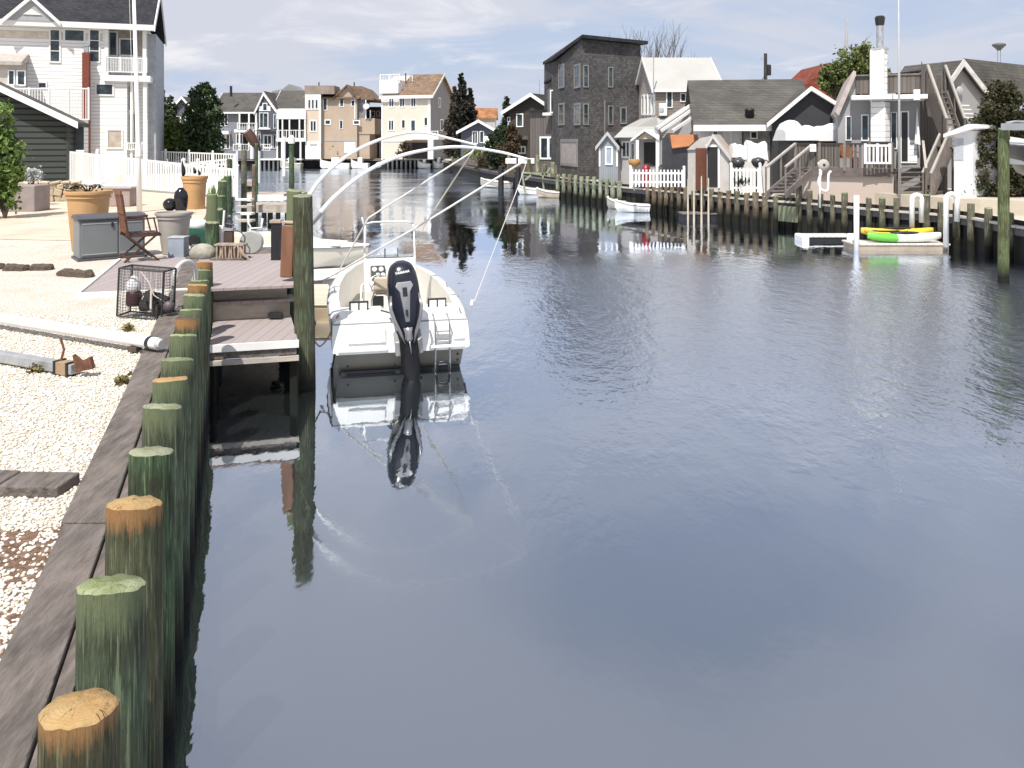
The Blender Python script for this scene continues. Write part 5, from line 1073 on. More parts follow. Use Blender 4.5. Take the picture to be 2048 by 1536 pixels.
# steep bay
ua, uc, um = h.loc(515, 200, off=1.2)[0], h.loc(552, 200, off=1.2)[0], h.loc(528, 200, off=1.2)[0]
mb = MB(h.M); mb.prism([(ua, h.loc(530, 262, off=1.2)[1]), (uc, h.loc(530, 262, off=1.2)[1]), (uc, h.loc(530, 218, off=1.2)[1]), (um, h.loc(530, 186, off=1.2)[1]), (ua, h.loc(530, 218, off=1.2)[1])], 'y', -1.2, 4); by = mb.build('gabled_bay', SG2, h.t)
mb = MB(h.M); mb.chevron([(ua-.4, h.loc(530, 224, off=1.2)[1]), (um, h.loc(530, 184, off=1.2)[1]), (uc+.1, h.loc(530, 220, off=1.2)[1])], 'y', -1.5, -1.205, .45); mb.build('rake_board', WHITE, by)
mb = MB(h.M); mb.chevron([(ua-.35, h.loc(530, 223, off=1.2)[1]), (um, h.loc(530, 182, off=1.2)[1]), (uc+.35, h.loc(530, 222, off=1.2)[1])], 'y', -1.2, 5, .2); mb.build('bay_roof', ROOFG, by)
h.slab('bay_panel', WHITE, 518, 212, 541, 222, d0=1.205, d1=1.24)
h.win(525, 206, 535, 222, off=1.24, fr=.2); h.win(519, 225, 527, 256, off=1.21, fr=.25); h.win(526, 225, 537, 256, off=1.21, fr=.25); h.win(547, 228, 553, 257, off=1.21, fr=.2); h.slab('sill', WHITE, 518, 256, 541, 259, d0=1.2, d1=1.4)
for a, b_ in ((516, 522), (526, 545), (547, 552)): h.win(a, 269, b_, 297, off=.05, fr=.25, mull=2 if b_-a > 10 else 1)
mb = MB(h.M); mb.tube([h.M.inverted() @ W(462, 193, 112), h.M.inverted() @ W(462, 172, 112)], .18, 8); mb.build('vent_pipe', BLKP, h.t)
# distant grey hipped roof
MB().prism([(X(530, 150), Z(200, 150)), (X(620, 150), Z(200, 150)), (X(612, 150), Z(184, 150)), (X(592, 150), Z(179, 150)), (X(578, 150), Z(168, 150)), (X(565, 150), Z(178, 150)), (X(545, 150), Z(182, 150))], 'y', 150, 158).build('distant_roof', mat('mid_grey_roof', (.22, .23, .24), .8, .15, .3), label='distant pale grey roof rising behind the porch house', cat='roof')
# white porch house
h = House('white_porch_house', 'white house with a wide dark screened balcony between the grey and tan houses', 'house', (553, 112), (612, 112), 10)
gable_x(h, SIDW, ROOFG, h.loc(580, 216)[1], h.loc(580, 180)[1], ov=.5, rake=WHITE, yr=4)
mb = MB(h.M); u0, z0 = h.loc(554, 238, off=2); u1, z1 = h.loc(612, 219, off=2); mb.box(u0, u1, -2.2, 0, z0, z1); mb.build('parapet', WHITE, h.t)
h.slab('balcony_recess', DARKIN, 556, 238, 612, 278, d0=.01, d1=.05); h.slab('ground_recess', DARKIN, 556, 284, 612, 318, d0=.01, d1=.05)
u0, z0 = h.loc(553, 283, off=2); u1, z1 = h.loc(612, 277, off=2); mb = MB(h.M); mb.box(u0, u1, -2.2, 0, z0, z1); mb.build('balcony_floor', WHITE, h.t); h.rail(554, 260, 611, 277, off=2.1, sp=.3, posts=3)
for a in (555, 564, 578, 598, 609): h.slab('porch_post', WHITE, a, 236, a+2.6, 278, d0=2.0, d1=2.15)
for a in (563, 582, 600): h.slab('porch_post', WHITE, a, 283, a+3, 318, d0=2.0, d1=2.2)
# tan house
STU = mat('tan_stucco', (.44, .345, .26), .85, .08, .8); PEA = mat('peach_stucco', (.60, .49, .385), .85, .06, .8)
h = House('tan_house', 'tan stucco three storey house with a peach corner tower on the far bank', 'house', (611, 111), (714, 111), 10)
zE = h.loc(660, 196)[1]; zR = h.loc(660, 176)[1]; gable_x(h, STU, ROOFB, zE, zR, ov=.4, yr=5)
ug = h.loc(695, 172)[0]; mb = MB(h.M); mb.prism([(h.loc(668, 200)[0], h.loc(668, 200)[1]), (h.loc(712, 200)[0], h.loc(712, 200)[1]), (h.loc(712, 195)[0], h.loc(712, 196)[1]), (ug, h.loc(695, 173)[1]), (h.loc(668, 196)[0], h.loc(668, 196)[1])], 'y', -.06, 5); mb.build('gable', STU, h.t)
mb = MB(h.M); mb.chevron([(h.loc(664, 200)[0], h.loc(668, 198)[1]), (ug, h.loc(695, 169)[1]), (h.loc(717, 200)[0], h.loc(712, 196)[1])], 'y', -.5, 5, .22); mb.build('gable_roof', ROOFB, h.t)
mb = MB(h.M); u0, u1 = h.loc(611, 200, off=.8)[0], h.loc(641, 200, off=.8)[0]; mb.box(u0, u1, -.8, 3, h.loc(620, 288, off=.8)[1], h.loc(620, 188, off=.8)[1]); tw = mb.build('corner_tower', PEA, h.t)
mb = MB(h.M); mb.box(u0-.05, u1+.05, -.86, -.805, h.loc(620, 220, off=.8)[1], h.loc(620, 186, off=.8)[1]); mb.box(u1-.2, u1+.06, -.85, -.803, 0, h.loc(620, 220, off=.8)[1]); mb.box(u0, u1-.2, -.9, -.1, 0, h.loc(620, 283, off=.8)[1]); mb.build('white_panel', WHITE, tw)
for a in (616, 623, 630.5): h.win(a, 199, a+5.5, 217, off=.87, fr=.1)
h.win(619, 240, 634, 264, off=.8, fr=.25, mull=2); h.slab('garage_window', GRW, 620, 287, 634, 291, d0=.91, d1=.95)
mb = MB(h.M); mb.box(u0-.1, h.loc(669, 180, off=.8)[0], -.9, 2.6, h.loc(640, 188, off=.9)[1], h.loc(640, 171, off=.9)[1]); mb.build('roof_deck_parapet', mat('brown_grey_boards', (.27, .22, .18), .8, .2, 1), h.t)
h.win(646, 196, 655, 221, fr=.22); h.win(679, 198, 688, 214, fr=.22); h.win(649, 239, 662, 250, fr=.22); h.win(679, 240, 686, 258, fr=.2); h.win(702, 200, 711, 213, fr=.2); h.win(706, 240, 720, 250, fr=.2)
h.slab('belt_course', GRW, 641, 280, 712, 281.5, d0=.0, d1=.06)
h.win(689, 284, 711, 306, gm=WHITE, name='door')
mb = MB(h.M); mb.box(h.W, h.W+2.3, .5, 8, h.loc(714, 268)[1], h.loc(714, 236)[1]); mb.box(h.W, h.W+1.6, .6, 8, 0, h.loc(714, 268)[1]); mb.build('side_wing', STU, h.t)
mb = MB(h.M); mb.prism([(h.W-.6, h.loc(708, 172)[1]), (h.W+.6, h.loc(720, 172)[1]), (h.W+2.3, h.loc(733, 197)[1]), (h.W+2.1, h.loc(733, 200)[1]), (h.W-.6, h.loc(708, 198)[1])], 'y', .3, 9); mb.build('side_roof', ROOFB, h.t)
h.slab('screen_porch', mat('grey_screen', (.20, .20, .215), .7), 711, 200, 732, 236, d0=-.7, d1=-.6); h.slab('porch_post', WHITE, 709, 198, 711, 238, d0=0, d1=.1); h.slab('porch_post', WHITE, 731, 198, 733, 238, d0=-.5, d1=-.3)
mb = MB(h.M); T_ = Matrix.Translation((h.W+1.3, -.2, h.loc(722, 213)[1])) @ Matrix.Rotation(R(60), 4, 'X'); mb.lathe([(.01, -.1), (.3, -.04), (.45, .05)], (0, 0, 0), 14, T_); mb.build('satellite_dish', GRW, h.t)
mb = MB(h.M)
for px in (624, 697): mb.tube([(h.loc(px, 176)[0], 4, h.loc(px, 178)[1]), (h.loc(px, 176)[0], 4, h.loc(px, 160)[1])], .09, 6)
mb.build('vent_pipe', BLKP, h.t)
# brown deck house between
h = House('brown_house', 'small brown timber house with raised deck between the tan and cream houses', 'house', (733, 118), (770, 118), 8)
BRW = boards('brown_boards', (.20, .135, .08), .3, 'X', .08, None, .8, .25, .3, tilt=False)
mb = MB(h.M); mb.box(.6, h.W, 0, 8, 0, h.loc(750, 216)[1]); mb.build('wall', BRW, h.t); mb = MB(h.M); mb.box(.2, h.W, -.6, 8.5, h.loc(750, 219)[1], h.loc(750, 214)[1]); mb.build('roof', ROOFD, h.t)
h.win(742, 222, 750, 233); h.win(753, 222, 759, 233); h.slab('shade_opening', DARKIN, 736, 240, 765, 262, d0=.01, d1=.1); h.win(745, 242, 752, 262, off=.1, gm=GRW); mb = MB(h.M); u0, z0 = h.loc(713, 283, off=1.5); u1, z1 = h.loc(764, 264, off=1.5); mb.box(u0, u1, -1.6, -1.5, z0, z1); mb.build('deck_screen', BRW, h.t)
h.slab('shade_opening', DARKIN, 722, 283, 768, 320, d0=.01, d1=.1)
mb = MB(h.M)
for px in (722, 735, 748, 760): u_x = h.loc(px, 300, off=1.55)[0]; mb.box(u_x-.1, u_x+.1, -1.65, -1.45, 0, z0)
mb.build('deck_post', GRW, h.t)
# cream house
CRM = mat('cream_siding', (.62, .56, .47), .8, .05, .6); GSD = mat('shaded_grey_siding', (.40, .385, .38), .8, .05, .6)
h = House('cream_house', 'cream three storey house with a brown roof and white roof deck on the far bank', 'house', (763, 110), (861, 108), 7.6)
zE = h.loc(800, 190)[1]
zE = h.loc(800, 190)[1]; zR = h.loc(840, 168)[1]+1.6
mb = MB(h.M); mb.prism([(0, 0), (h.D, 0), (h.D, zE), (h.D/2, zR-.2), (0, zE)], 'x', 0, h.W); mb.build('wall', CRM, h.t)
mb = MB(h.M); mb.chevron([(-.5, zE-.2), (h.D/2, zR), (h.D+.5, zE-.2)], 'x', h.loc(798, 180)[0], h.W+.5, .2); mb.build('roof', ROOFB, h.t); mb = MB(h.M); mb.chevron([(-.53, zE-.18), (h.D/2, zR+.05), (h.D+.53, zE-.18)], 'x', h.W+.505, h.W+.56, .3); mb.box(-.1, h.W+.5, -.56, -.503, zE-.5, zE-.1); mb.build('fascia', WHITE, h.t)
mb = MB(h.M); mb.box(-.1, h.loc(799, 180)[0], -.4, 5, h.loc(780, 187)[1], h.loc(780, 166)[1]+.4); mb.build('parapet', WHITE, h.t); h.rail(761, 149, 799, 166, off=.3, sp=.35, posts=2); h.rail(800, 152, 825, 167, off=-2.5, sp=.35, posts=2)
mb = MB(h.M); mb.tube([(h.loc(799, 160)[0], 2, h.loc(799, 170)[1]), (h.loc(799, 160)[0], 2, h.loc(799, 144)[1])], .08, 6); mb.tube([(h.loc(827, 160)[0], 3, h.loc(827, 172)[1]), (h.loc(827, 160)[0], 3, h.loc(827, 156)[1])], .12, 6); mb.build('vent_pipe', BLKP, h.t)
for a in (777, 798.5, 821): h.win(a, 193, a+12, 215, fr=.2, mull=2)
h.win(776, 239, 789, 262, fr=.22, mull=2); h.win(803, 239, 811, 257, fr=.2); h.win(821, 239, 832, 264, fr=.22); h.win(848, 234, 856, 252, fr=.2)
mb = MB(h.M); mb.prism([(.02, 0), (h.D-.02, 0), (h.D-.02, zE-.05), (h.D/2, zR-.3), (.02, zE-.05)], 'x', h.W+.003, h.W+.03); mb.build('end_wall', mat('end_wall_shade', (.225, .215, .22), .8, .05, .6), h.t)  # shade of the right hand face put into the grey of this slab
h.win(877, 195, 881, 215, face='r', off=.03, fr=.1); h.win(880, 238, 886, 262, face='r', off=.03, fr=.15)
h.slab('corner_board', WHITE, 856, 200, 861, 264, d0=.002, d1=.05); h.slab('corner_board', WHITE, 763, 190, 766, 320, d0=.002, d1=.05); h.slab('garage_trim', WHITE, 763, 279, 811, 283, d0=.002, d1=.08)
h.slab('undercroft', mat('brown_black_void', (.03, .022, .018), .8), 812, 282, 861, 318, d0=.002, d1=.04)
mb = MB(h.M); u0, z0 = h.loc(811, 279, off=2); u1, z1 = h.loc(878, 270, off=2); mb.box(u0, u1, -2.2, 0, z0, z1); mb.build('balcony_floor', WHITE, h.t); h.rail(812, 262, 876, 271, off=2.1, sp=.4, posts=4); h.slab('porch_post', WHITE, 858, 279, 868, 318, d0=2, d1=2.4); h.slab('porch_beam', mat('brown_beam', (.10, .06, .04), .8), 812, 281, 858, 285, d0=2, d1=2.15)
# ---- cypress cluster
GZ = GZR
for i, (px, py, wd, sd_) in enumerate([(922, 146, 62, 11), (908, 176, 44, 12), (940, 176, 48, 13), (914, 205, 54, 14)]):
    conifer('cypress_tree', px, py, 300, wd, 96+i, BRC if i % 2 else leafmat('dark_cypress', (.012, .013, .010), (.045, .04, .03)), ['tallest pointed dark cypress beside the cream house', 'dark cypress hugging the wall of the cream house', 'rightmost pointed cypress in the far cluster', 'low bushy dark cypress at the front of the far cluster'][i], sd_, n=30, nl=60, ls=.30, ragged=.45, group='dark cypresses right of the cream house')
# ---- small blue house, orange roofed house
h = House('blue_cottage', 'small slate blue cottage with a white gable trim beside the dark cypresses', 'house', (922, 90), (990, 90), 8)
gable_y(h, SG2, ROOFG, h.loc(950, 262)[1], h.loc(957, 243)[1], rake=WHITE, ov=.5, xr=h.loc(957, 243)[0]); h.win(944, 262, 956, 288, fr=.15, mull=2, fm=WHITE); h.win(959, 262, 968, 286, fr=.15); h.slab('white_wall', SIDW, 968, 272, 1000, 318, d0=.0, d1=.8)
h = House('orange_roofed_house', 'distant house with an orange brown roof behind the blue cottage', 'house', (940, 120), (990, 120), 8)
gable_x(h, GRW, shingles('orange_shingles', (.36, .17, .08)), h.loc(950, 236)[1], h.loc(950, 216)[1], ov=.3, yr=4)
# ---- dark brown gabled house
DBR = boards('dark_brown_siding', (.060, .050, .042), .25, 'Z', .08, None, .8, .12, .4, grain=False)
h = House('dark_gabled_house', 'dark brown house with a white edged gable left of the tall shingled house', 'house', (1018, 72), (1098, 70), 9)
gable_y(h, DBR, ROOFD, 0, h.loc(1067, 191)[1], ov=.5, rake=WHITE, xr=h.loc(1067, 191)[0], zel=h.loc(1020, 222)[1], zer=h.loc(1098, 212)[1]); h.win(1033, 227, 1047, 254); h.win(1015, 234, 1021, 244); h.win(1035, 292, 1052, 308, fr=.2, mull=2); h.slab('porch_roof', GRW, 1032, 272, 1056, 279, d0=0, d1=1.2)
mb = MB(h.M); uu = h.loc(1068, 190)[0]; mb.tube([(uu, 1, h.loc(1068, 192)[1]), (uu, 1, h.loc(1068, 158)[1])], .035, 5); mb.build('aerial', GALV, h.t)
# scrubby trees
for i, (px, py, wd, Y, lab) in enumerate([(1010, 195, 40, 74, 'leaning dark scrubby tree left of the dark brown house'), (1024, 250, 44, 68, 'rusty brown evergreen bush in front of the dark brown house'), (990, 262, 34, 70, 'dark shrub between the cottage and the leaning tree')]):
    conifer('scrub_tree', px, py, 318, wd, Y, [DKC, BRC, DKC][i], lab, 20+i, n=20, nl=46, ls=.22, ragged=.6, lean=[.03, 0, 0][i], taper=.6)
# ================================================================ RIGHT BANK
# tall shingled house: footprint with corner at the front
SHK = shingles('grey_cedar_shakes', (.092, .088, .088), .22, .16, .3)
A_, B2, C_ = Vector((X(1112, 60), 60, 0)), Vector((X(1163, 54), 54, 0)), Vector((X(1281, 55.5), 55.5, 0))
h = House('shingled_house', 'tall dark grey cedar shingled house with a slanting roof on the right bank', 'house', (1163, 54), (1281, 55.5), 9)
la = h.Mi @ Vector((A_.x, A_.y, 0)); zt = {'A': Z(122, 60)-GZ, 'B': Z(78, 54)-GZ, 'C': Z(90, 55.5)-GZ}
D2 = (la.x+1.5, 12); E2 = (h.W, 9)
def fpr(mb, pts, zb, zt_): n = len(pts); return mb.add([(x, y, zb) for x, y in pts]+[(x, y, z) for (x, y), z in zip(pts, zt_)], [tuple(range(n))[::-1], tuple(range(n, 2*n))]+[(i, (i+1) % n, (i+1) % n+n, i+n) for i in range(n)])
pts = [(la.x, la.y), (0, 0), (h.W, 0), E2, D2]; zt_ = [zt['A'], zt['B'], zt['C'], zt['C']+.3, zt['A']+.3]
mb = MB(h.M); fpr(mb, pts, 0, zt_); mb.build('wall', SHK, h.t)
po = [(la.x-.4, la.y-.35), (-.15, -.45), (h.W+.35, -.4), (h.W+.35, 9.4), (D2[0], D2[1]+.3)]
mb = MB(h.M); n = 5; zz_ = [z+.02 for z in zt_]; mb.add([(x, y, z) for (x, y), z in zip(po, zz_)]+[(x, y, z+.22) for (x, y), z in zip(po, zz_)], [(0, 1, 4), (1, 2, 3), (1, 3, 4), (5, 9, 6), (6, 8, 7), (6, 9, 8)]+[(i, (i+1) % n, (i+1) % n+n, i+n) for i in range(n)]); mb.build('roof', ROOFD, h.t)
# windows on left slanted face: a helper house sharing the root
def sub(h, Lp, Rp, D): s_ = House('f', 'x', 'x', Lp, Rp, D); bpy.data.objects.remove(s_.t); s_.t = h.t; return s_
WT = mat('weathered_grey_trim', (.22, .21, .20), .7, .15)
for f_ in ((1150, 1162),): pass
hl = sub(h, (1112, 60), (1163, 54), 1)
for y0, y1 in ((130, 175), (207, 250)):
    hl.win(1118, y0, 1129, y1, fm=WT, fr=.12, trans=1); hl.win(1149, y0, 1161, y1, fm=WT, fr=.12, trans=1); h.win(1166, y0, 1177, y1, fm=WT, fr=.12, trans=1); h.win(1216, y0+4, 1226, y1, fm=WT, fr=.12)
h.win(1240, 214, 1253, 248, fm=WT, fr=.12); hl.win(1122, 278, 1156, 334, fm=WT, fr=.2, gm=mat('weathered_pink_door', (.33, .29, .28), .7, .2), name='door')
h.slab('downpipe', WT, 1208, 200, 1209.5, 335, d0=0, d1=.1)
# left wing of it
h = House('bay_wing', 'narrow grey house wing with a tall bay window left of the shingled house', 'house', (1060, 64), (1116, 62), 6)
VG = boards('vertical_grey_siding', (.135, .12, .112), .2, 'X', .08, None, .85, .15, .4, tilt=False)
mb = MB(h.M); mb.box(0, h.W, 0, 6, 0, h.loc(1090, 222)[1]); mb.prism([(h.loc(1095, 200)[0], h.loc(1090, 222)[1]), (h.W, h.loc(1116, 222)[1]), (h.W, h.loc(1116, 150)[1]), (h.loc(1095, 200)[0], h.loc(1095, 166)[1])], 'y', 0, 6); mb.build('wall', VG, h.t)
mb = MB(h.M); mb.prism([(h.loc(1093, 200)[0], h.loc(1095, 168)[1]), (h.W+.1, h.loc(1116, 152)[1]), (h.W+.1, h.loc(1116, 147)[1]), (h.loc(1093, 200)[0], h.loc(1095, 163)[1])], 'y', -.3, 6); mb.box(-.2, h.loc(1094, 200)[0], -.3, 6, h.loc(1090, 222)[1], h.loc(1090, 220)[1]); mb.build('roof', ROOFD, h.t)
h.win(1101, 180, 1113, 226, off=.6, fr=.12, gm=GLS); h.slab('bay_sill', WHITE, 1099, 226, 1115, 231, d0=0, d1=.8); h.win(1080, 273, 1098, 319, fr=.14); h.win(1097, 273, 1114, 319, fr=.14); h.slab('gutter', WT, 1113, 232, 1115, 322, d0=.0, d1=.1)
# bare tree
def bare_tree(name, px, py0, Y, sp, label, seed):
    b_ = Vector((X(px, Y), Y, GZ)); t = thing(name, b_, label, 'tree'); g = random.Random(seed); mb = MB(); h_ = Z(py0, Y)-GZ
    def br(p, d, l_, r_, dep):
        q = [p]; dd = d.copy()
        for k in range(3): dd = (dd+Vector((g.uniform(-.12, .12), g.uniform(-.12, .12), .06))).normalized(); q.append(q[-1]+dd*l_/3)
        mb.tube(q, [r_, r_*.85, r_*.7, r_*.55], 5 if dep < 2 else 3, cap=False)
        if dep >= 5: return
        for k in range(3 if dep < 4 else 2):
            a = g.uniform(0, 6.28); s_ = g.uniform(.25, .55); nd = (dd+Vector((math.cos(a)*s_, math.sin(a)*s_, .12))).normalized(); br(q[-1] if k else q[2], nd, l_*g.uniform(.62, .85), r_*.6, dep+1)
    for k in range(4): a = k*1.6+.4; br(b_+Vector((math.cos(a)*.2, 0, 0)), Vector((math.cos(a)*.22, math.sin(a)*.2, 1)).normalized(), h_*.30, .20, 0)
    mb.build('branches', mat('grey_bark', (.13, .12, .13), .9, .2), t); return t
bare_tree('bare_tree', 1285, 60, 66, 3.0, 'tall leafless tree behind the shingled house', 5)
# playhouse
h = House('garden_shed', 'small blue grey garden shed with an arched white door beside the shingled house', 'shed', (1198, 47), (1236, 46.5), 1.8)
BG = boards('pale_blue_grey_boards', (.26, .28, .30), .12, 'X', .06, None, .7, .06, .3, tilt=False)
gable_y(h, BG, ROOFG, h.loc(1200, 291)[1], h.loc(1215, 267)[1], ov=.15, t=.08, rake=GRW); h.win(1211, 293, 1226, 330, fr=.08, gm=mat('pale_blue_panel', (.33, .38, .44), .5), name='door'); h.slab('corner_board', WHITE, 1198, 296, 1201, 333, d0=.003, d1=.03); h.slab('corner_board', WHITE, 1233, 296, 1236, 333, d0=.003, d1=.03)
# white roofed house
TAU = boards('taupe_siding', (.24, .205, .18), .18, 'Z', .07, None, .8, .06, .3, grain=False)
h = House('white_roofed_house', 'house with a large pale roof and taupe walls behind the picket fence', 'house', (1312, 50), (1440, 50.1), 6.4)
zE = h.loc(1380, 178)[1]; zR = h.loc(1380, 128)[1]
gable_x(h, TAU, ROOFW, zE, zR+.6, ov=.25, t=.12, rake=WHITE, yr=3.2)
mb = MB(h.M); mb.prism([(0, 0), (h.D, 0), (h.D, zE), (3.2, zR+.6), (0, zE)], 'x', -.05, -.003); mb.build('end_wall', mat('pinkish_grey_siding', (.40, .35, .33), .7, .06), h.t)
for a in (1284, 1291, 1298, 1305): h.win(a, 190, a+5, 230, face='l', off=.05, fr=.12)
h.win(1332, 182, 1345, 216); h.win(1404, 183, 1416, 206); h.win(1360, 186, 1372, 204)
ac = h.slab('air_conditioner', PVC, 1317, 207, 1332, 232, d0=.0, d1=.35, bevel=.03); c = h.loc(1323, 220, off=.35); mb = MB(h.M); mb.lathe([(.16, 0), (.16, .02), (.05, .03)], (c[0], -.36, c[1]), 16, Matrix.Rotation(R(90), 4, 'X')); mb.build('fan_grille', GRW, ac)
mb = MB(h.M); mb.box(h.loc(1427, 200)[0], h.loc(1440, 200)[0], -.5, .3, h.loc(1430, 208)[1], h.loc(1430, 174)[1]); ch = mb.build('chimney', mat('tan_brick', (.40, .31, .22), .85, .2), h.t); c = h.loc(1433, 172)[0]; mb = MB(h.M); mb.cbox((c, -.1, h.loc(1433, 170)[1]), (.35, .35, .25)); mb.build('chimney_cap', BLKP, ch)
c = h.loc(1397, 185, off=.3); mb = MB(h.M); T_ = Matrix.Translation((c[0], -.35, c[1])) @ Matrix.Rotation(R(35), 4, 'Y') @ Matrix.Rotation(R(80), 4, 'X'); mb.lathe([(.02, -.1), (.25, -.04), (.38, .06)], (0, 0, 0), 16, T_ ); mb.build('satellite_dish', PVC, h.t)
mb = MB(h.M)
for px, a, b_ in ((1307, 97, 330), (1377, 166, 215)): mb.tube([(h.loc(px, 150, off=.5)[0], -.5, h.loc(px, b_, off=.5)[1]), (h.loc(px, 150, off=.5)[0], -.5, h.loc(px, a, off=.5)[1])], .03, 6)
mb.build('aerial', GALV, h.t)
# lower skirt roof and entrance porch in front of it
mb = MB(h.M); mb.prism([(-1.3, h.loc(1300, 254)[1]), (-.06, h.loc(1300, 233)[1]), (-.06, h.loc(1300, 254)[1])], 'y', -.6, 5); mb.prism([(-1.0, h.loc(1300, 254)[1]), (-.003, h.loc(1300, 236)[1]), (-.003, h.loc(1300, 254)[1])], 'x', -.05, h.W); mb.build('skirt_roof', ROOFW, h.t)
h = House('porch_cottage', 'low grey cottage with a small white gabled porch behind the red tank', 'house', (1238, 47), (1335, 46), 4)
mb = MB(h.M); mb.box(0, h.W, 0, 4, 0, h.loc(1280, 272)[1]); mb.build('wall', mat('grey_wall', (.34, .33, .33), .8, .1), h.t)
mb = MB(h.M); mb.prism([(-.8, h.loc(1280, 275)[1]), (1.8, h.loc(1280, 252)[1]), (4, h.loc(1280, 262)[1]), (4, h.loc(1280, 272)[1])], 'x', -.1, h.W+.1); mb.build('roof', ROOFW, h.t)
mb = MB(h.M); u0, um_, u1 = h.loc(1262, 270, off=1)[0], h.loc(1290, 260, off=1)[0], h.loc(1318, 270, off=1)[0]; mb.chevron([(u0, h.loc(1260, 279, off=1)[1]), (um_, h.loc(1290, 258, off=1)[1]), (u1, h.loc(1318, 276, off=1)[1])], 'y', -1.1, 1, .12); mb.build('porch_roof', WHITE, h.t)
mb = MB(h.M); mb.prism([(u0+.3, h.loc(1262, 279, off=.9)[1]), (um_, h.loc(1290, 263, off=.9)[1]), (u1-.3, h.loc(1318, 277, off=.9)[1])], 'y', -.9, .2); mb.build('porch_gable', mat('beige_gable', (.42, .36, .28), .8), h.t)
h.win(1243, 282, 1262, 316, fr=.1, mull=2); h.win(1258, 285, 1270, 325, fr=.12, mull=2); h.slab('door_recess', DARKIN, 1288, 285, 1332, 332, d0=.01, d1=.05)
for a, wd in ((1273, 6), (1313, 7)): h.slab('porch_post', WHITE, a, 268 if a > 1300 else 280, a+wd, 332, d0=.8, d1=1.0)
# slanted white trimmed roof panels (stair roof)
t = thing('lean_to_roof', W(1350, 260, 44), 'slanted white edged roof panels between the white roofed and the long grey house', 'roof')
for i, (x0, y0, x1, y1, Y) in enumerate([(1315, 256, 1388, 206, 45), (1322, 262, 1392, 214, 44.6), (1345, 262, 1396, 228, 44.2)]):
    a = W(x0, y0, Y); b_ = W(x1, y1, Y+1.0); mb = MB(); mb.bar(a, b_, .1, .16); mb.build('white_rafter', WHITE, t); 
a, b_ = W(1316, 258, 45.2), W(1389, 209, 46.2); mb = MB(); mb.add([a, b_, b_+Vector((.3, 3, .2)), a+Vector((.3, 3, .2)), a-Vector((0, 0, .1)), b_-Vector((0, 0, .1)), b_+Vector((.3, 3, .1)), a+Vector((.3, 3, .1))], [(0, 1, 2, 3), (7, 6, 5, 4), (0, 4, 5, 1), (1, 5, 6, 2), (2, 6, 7, 3), (3, 7, 4, 0)]); mb.build('roof_panel', ROOFW, t)
mb = MB(); mb.prism([(X(1318, 45.3), Z(330, 45.3)), (X(1389, 45.3), Z(330, 45.3)), (X(1389, 45.3), Z(214, 45.3)), (X(1318, 45.3), Z(262, 45.3))], 'y', 45.4, 48); mb.build('grey_wall', mat('grey_wall', (.34, .33, .33), .8, .1), t)
# long grey roofed house
h = House('long_grey_house', 'long low house with a grey shingle roof and dark gable behind the covered boats', 'house', (1398, 41), (1676, 40), 9)
zE = h.loc(1480, 246)[1]; zR = h.loc(1540, 188)[1]+.9
WPL = mat('white_porch_wall', (.66, .65, .63), .7, .08, 1.5)
mb = MB(h.M); mb.prism([(0, 0), (9, 0), (9, zE), (4.5, zR), (0, zE)], 'x', 0, h.loc(1600, 240)[0]); mb.build('wall', WPL, h.t)
mb = MB(h.M); mb.chevron([(-.5, zE-.12), (4.5, zR+.15), (9.5, zE-.1)], 'x', -.3, h.loc(1640, 240)[0], .15); mb.build('roof', ROOFG, h.t)
mb = MB(h.M); mb.box(-.3, h.loc(1600, 240)[0], -.56, -.503, zE-.4, zE-.1); mb.build('gutter', WHITE, h.t)
ua, um_, uc = h.loc(1545, 243, off=.8)[0], h.loc(1620, 180, off=.8)[0], h.loc(1674, 212, off=.8)[0]
mb = MB(h.M); zl, zm, zr_ = h.loc(1545, 246, off=.8)[1], h.loc(1620, 182, off=.8)[1], h.loc(1674, 216, off=.8)[1]; mb.prism([(ua, 0), (uc, 0), (uc, zr_), (um_, zm), (ua, zl)], 'y', -.8, 1.5); mb.build('dark_gable', mat('charcoal_siding', (.035, .037, .042), .7, .15), h.t)
mb = MB(h.M); mb.chevron([(ua-.3, zl-.02), (um_, zm+.2), (uc+.2, zr_+.08)], 'y', -1.2, -.9, .2); mb.build('rake_board', WHITE, h.t); mb = MB(h.M); mb.chevron([(ua-.28, zl-.04), (um_, zm+.17), (uc+.18, zr_+.05)], 'y', -.9, 2.5, .15); mb.build('gable_roof', ROOFG, h.t)
vc = h.M @ Vector((h.loc(1501, 237)[0], .35, zE+.25)); MB().lathe([(.22, 0), (.22, .35), (.26, .38), (.2, .48), (.01, .5)], vc, 16).build('roof_vent', BLKP, h.t, smooth=True)
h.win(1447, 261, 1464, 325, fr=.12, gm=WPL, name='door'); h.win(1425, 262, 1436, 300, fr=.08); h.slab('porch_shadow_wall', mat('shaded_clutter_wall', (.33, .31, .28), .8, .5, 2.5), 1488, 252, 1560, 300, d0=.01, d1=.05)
h.slab('corner_post', mat('dark_trim', (.035, .04, .038), .6), 1484, 250, 1486.5, 330, d0=.05, d1=.2); h.win(1500, 262, 1515, 278, gm=DARKIN, fr=.15, off=.06)
mb = MB(h.M); c = h.loc(1563, 250)[0]
for k in range(3): mb.tube([(.2+k*.25, .3, zE-.2), (.1+k*.28, -.2, zE+.7)], .02, 5)
mb.build('roof_antenna', GALV, h.t)
